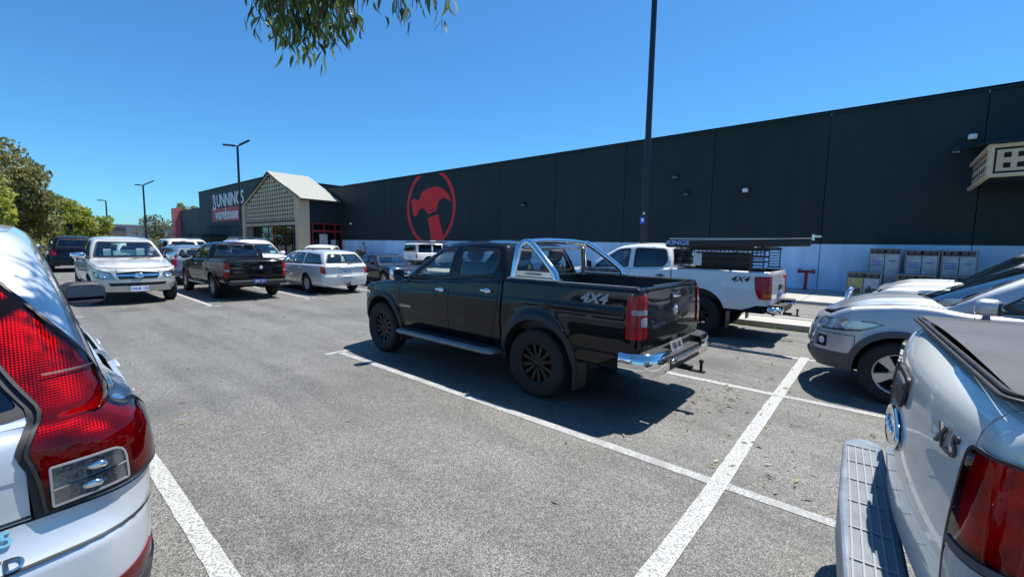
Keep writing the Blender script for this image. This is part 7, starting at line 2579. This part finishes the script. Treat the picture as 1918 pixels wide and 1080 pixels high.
# ------------------------------------------------------------------ shopper with a trolley by the wall
def person(x, y, rz):
    o = empty('person', (x, y, 0.0), rz)
    tag(o, 'person in a pale shirt and dark cap pushing a loaded flat trolley by the wall', 'person')
    me = bpy.data.meshes.new('body')
    J = dict(pel=(0, 0, 0.95, .14), chest=(0.03, 0, 1.28, .155), neck=(0.04, 0, 1.48, .06), head=(0.07, 0, 1.60, .095), top=(0.07, 0, 1.70, .085),
             hl=(0, .1, .9, .10), kl=(.12, .11, .5, .07), al=(-.02, .11, .09, .05), fl=(.16, .12, .05, .045),
             hr=(0, -.1, .9, .10), kr=(-.02, -.11, .5, .07), ar=(-.22, -.11, .12, .05), fr=(-.06, -.12, .05, .045),
             sl=(.03, .2, 1.40, .065), el=(.1, .25, 1.14, .048), wl=(.38, .2, 1.08, .036), dl=(.45, .2, 1.08, .035),
             sr=(.03, -.2, 1.40, .065), er=(.1, -.25, 1.14, .048), wr=(.38, -.2, 1.08, .036), dr=(.45, -.2, 1.08, .035))
    K = list(J)
    E_ = [('pel', 'chest'), ('chest', 'neck'), ('neck', 'head'), ('head', 'top'), ('pel', 'hl'), ('hl', 'kl'), ('kl', 'al'), ('al', 'fl'), ('pel', 'hr'), ('hr', 'kr'), ('kr', 'ar'), ('ar', 'fr'), ('chest', 'sl'), ('sl', 'el'), ('el', 'wl'), ('wl', 'dl'), ('chest', 'sr'), ('sr', 'er'), ('er', 'wr'), ('wr', 'dr')]
    me.from_pydata([J[k][:3] for k in K], [(K.index(a), K.index(b)) for a, b in E_], [])
    b = link('body', me, None, o)
    mod = b.modifiers.new('skin', 'SKIN')
    sv = me.skin_vertices[0].data
    for i, k in enumerate(K):
        sv[i].radius = (J[k][3], J[k][3]); sv[i].use_root = (k == 'pel')
    b.modifiers.new('sub', 'SUBSURF').levels = 1
    m, nt, bs = new_mat('clothes_and_skin')
    tc = nt.nodes.new('ShaderNodeTexCoord'); sp = nt.nodes.new('ShaderNodeSeparateXYZ'); nt.links.new(tc.outputs['Object'], sp.inputs[0])
    mr = nt.nodes.new('ShaderNodeMath'); mr.operation = 'DIVIDE'; mr.inputs[1].default_value = 2.0; nt.links.new(sp.outputs['Z'], mr.inputs[0])
    c = ramp(nt, mr.outputs[0], [(0.0, (0.03, 0.03, 0.03)), (0.06, (0.035, 0.04, 0.06)), (0.47, (0.45, 0.42, 0.42)), (0.735, (0.45, 0.28, 0.2))]); c.color_ramp.interpolation = 'CONSTANT'
    nt.links.new(c.outputs[0], bs.inputs['Base Color']); me.materials.append(m)
    h = MB(); h.rbox((0.07, 0, 1.71), (0.22, 0.2, 0.15), 2.6, 10); h.box((0.19, 0, 1.68), (0.12, 0.16, 0.015)); h.build('cap', M_DASH, o)
    t = empty('flat_trolley', (x, y, 0.0), rz); tag(t, 'flat trolley stacked with brown boxes pushed along by the wall', 'trolley')
    m = MB(); m.box((1.15, 0, 0.25), (1.2, 0.62, 0.05)); m.tube([(0.52, -0.28, 0.25), (0.47, -0.28, 1.08), (0.47, 0.28, 1.08), (0.52, 0.28, 0.25)], 0.018, 8); m.build('deck', M_STEEL, t)
    w = MB(); w.lathe([(0.0, -0.02), (0.08, -0.02), (0.08, 0.02), (0.0, 0.02)], n=14); wm = w.mesh('castor'); wm.materials.append(M_TYRE)
    for dx in (0.65, 1.65):
        for dy in (-0.25, 0.25): link('castor', wm, None, t, (dx, dy, 0.08))
    M_CARD = simple('cardboard', (0.3, 0.19, 0.1), 0.85, var=0.2)
    for (c_, d_, nm, mt_, lab) in (((1.0, 0, 0.53), (0.7, 0.55, 0.5), 'carton', M_CARD, 'larger brown carton standing on the flat trolley deck'), ((1.05, 0, 0.955), (0.5, 0.5, 0.34), 'carton', M_CARD, 'smaller brown carton on top of the larger one on the trolley'), ((1.52, 0, 0.46), (0.3, 0.5, 0.36), 'red_pack', M_SIGNR, 'red pack at the front of the flat trolley')):
        m = MB(); m.box(c_, d_)
        tag(m.build(nm, mt_, None, (x, y, 0), (0, 0, rz), 0.01), lab, 'box')
person(21.0, 35.9, R(80))
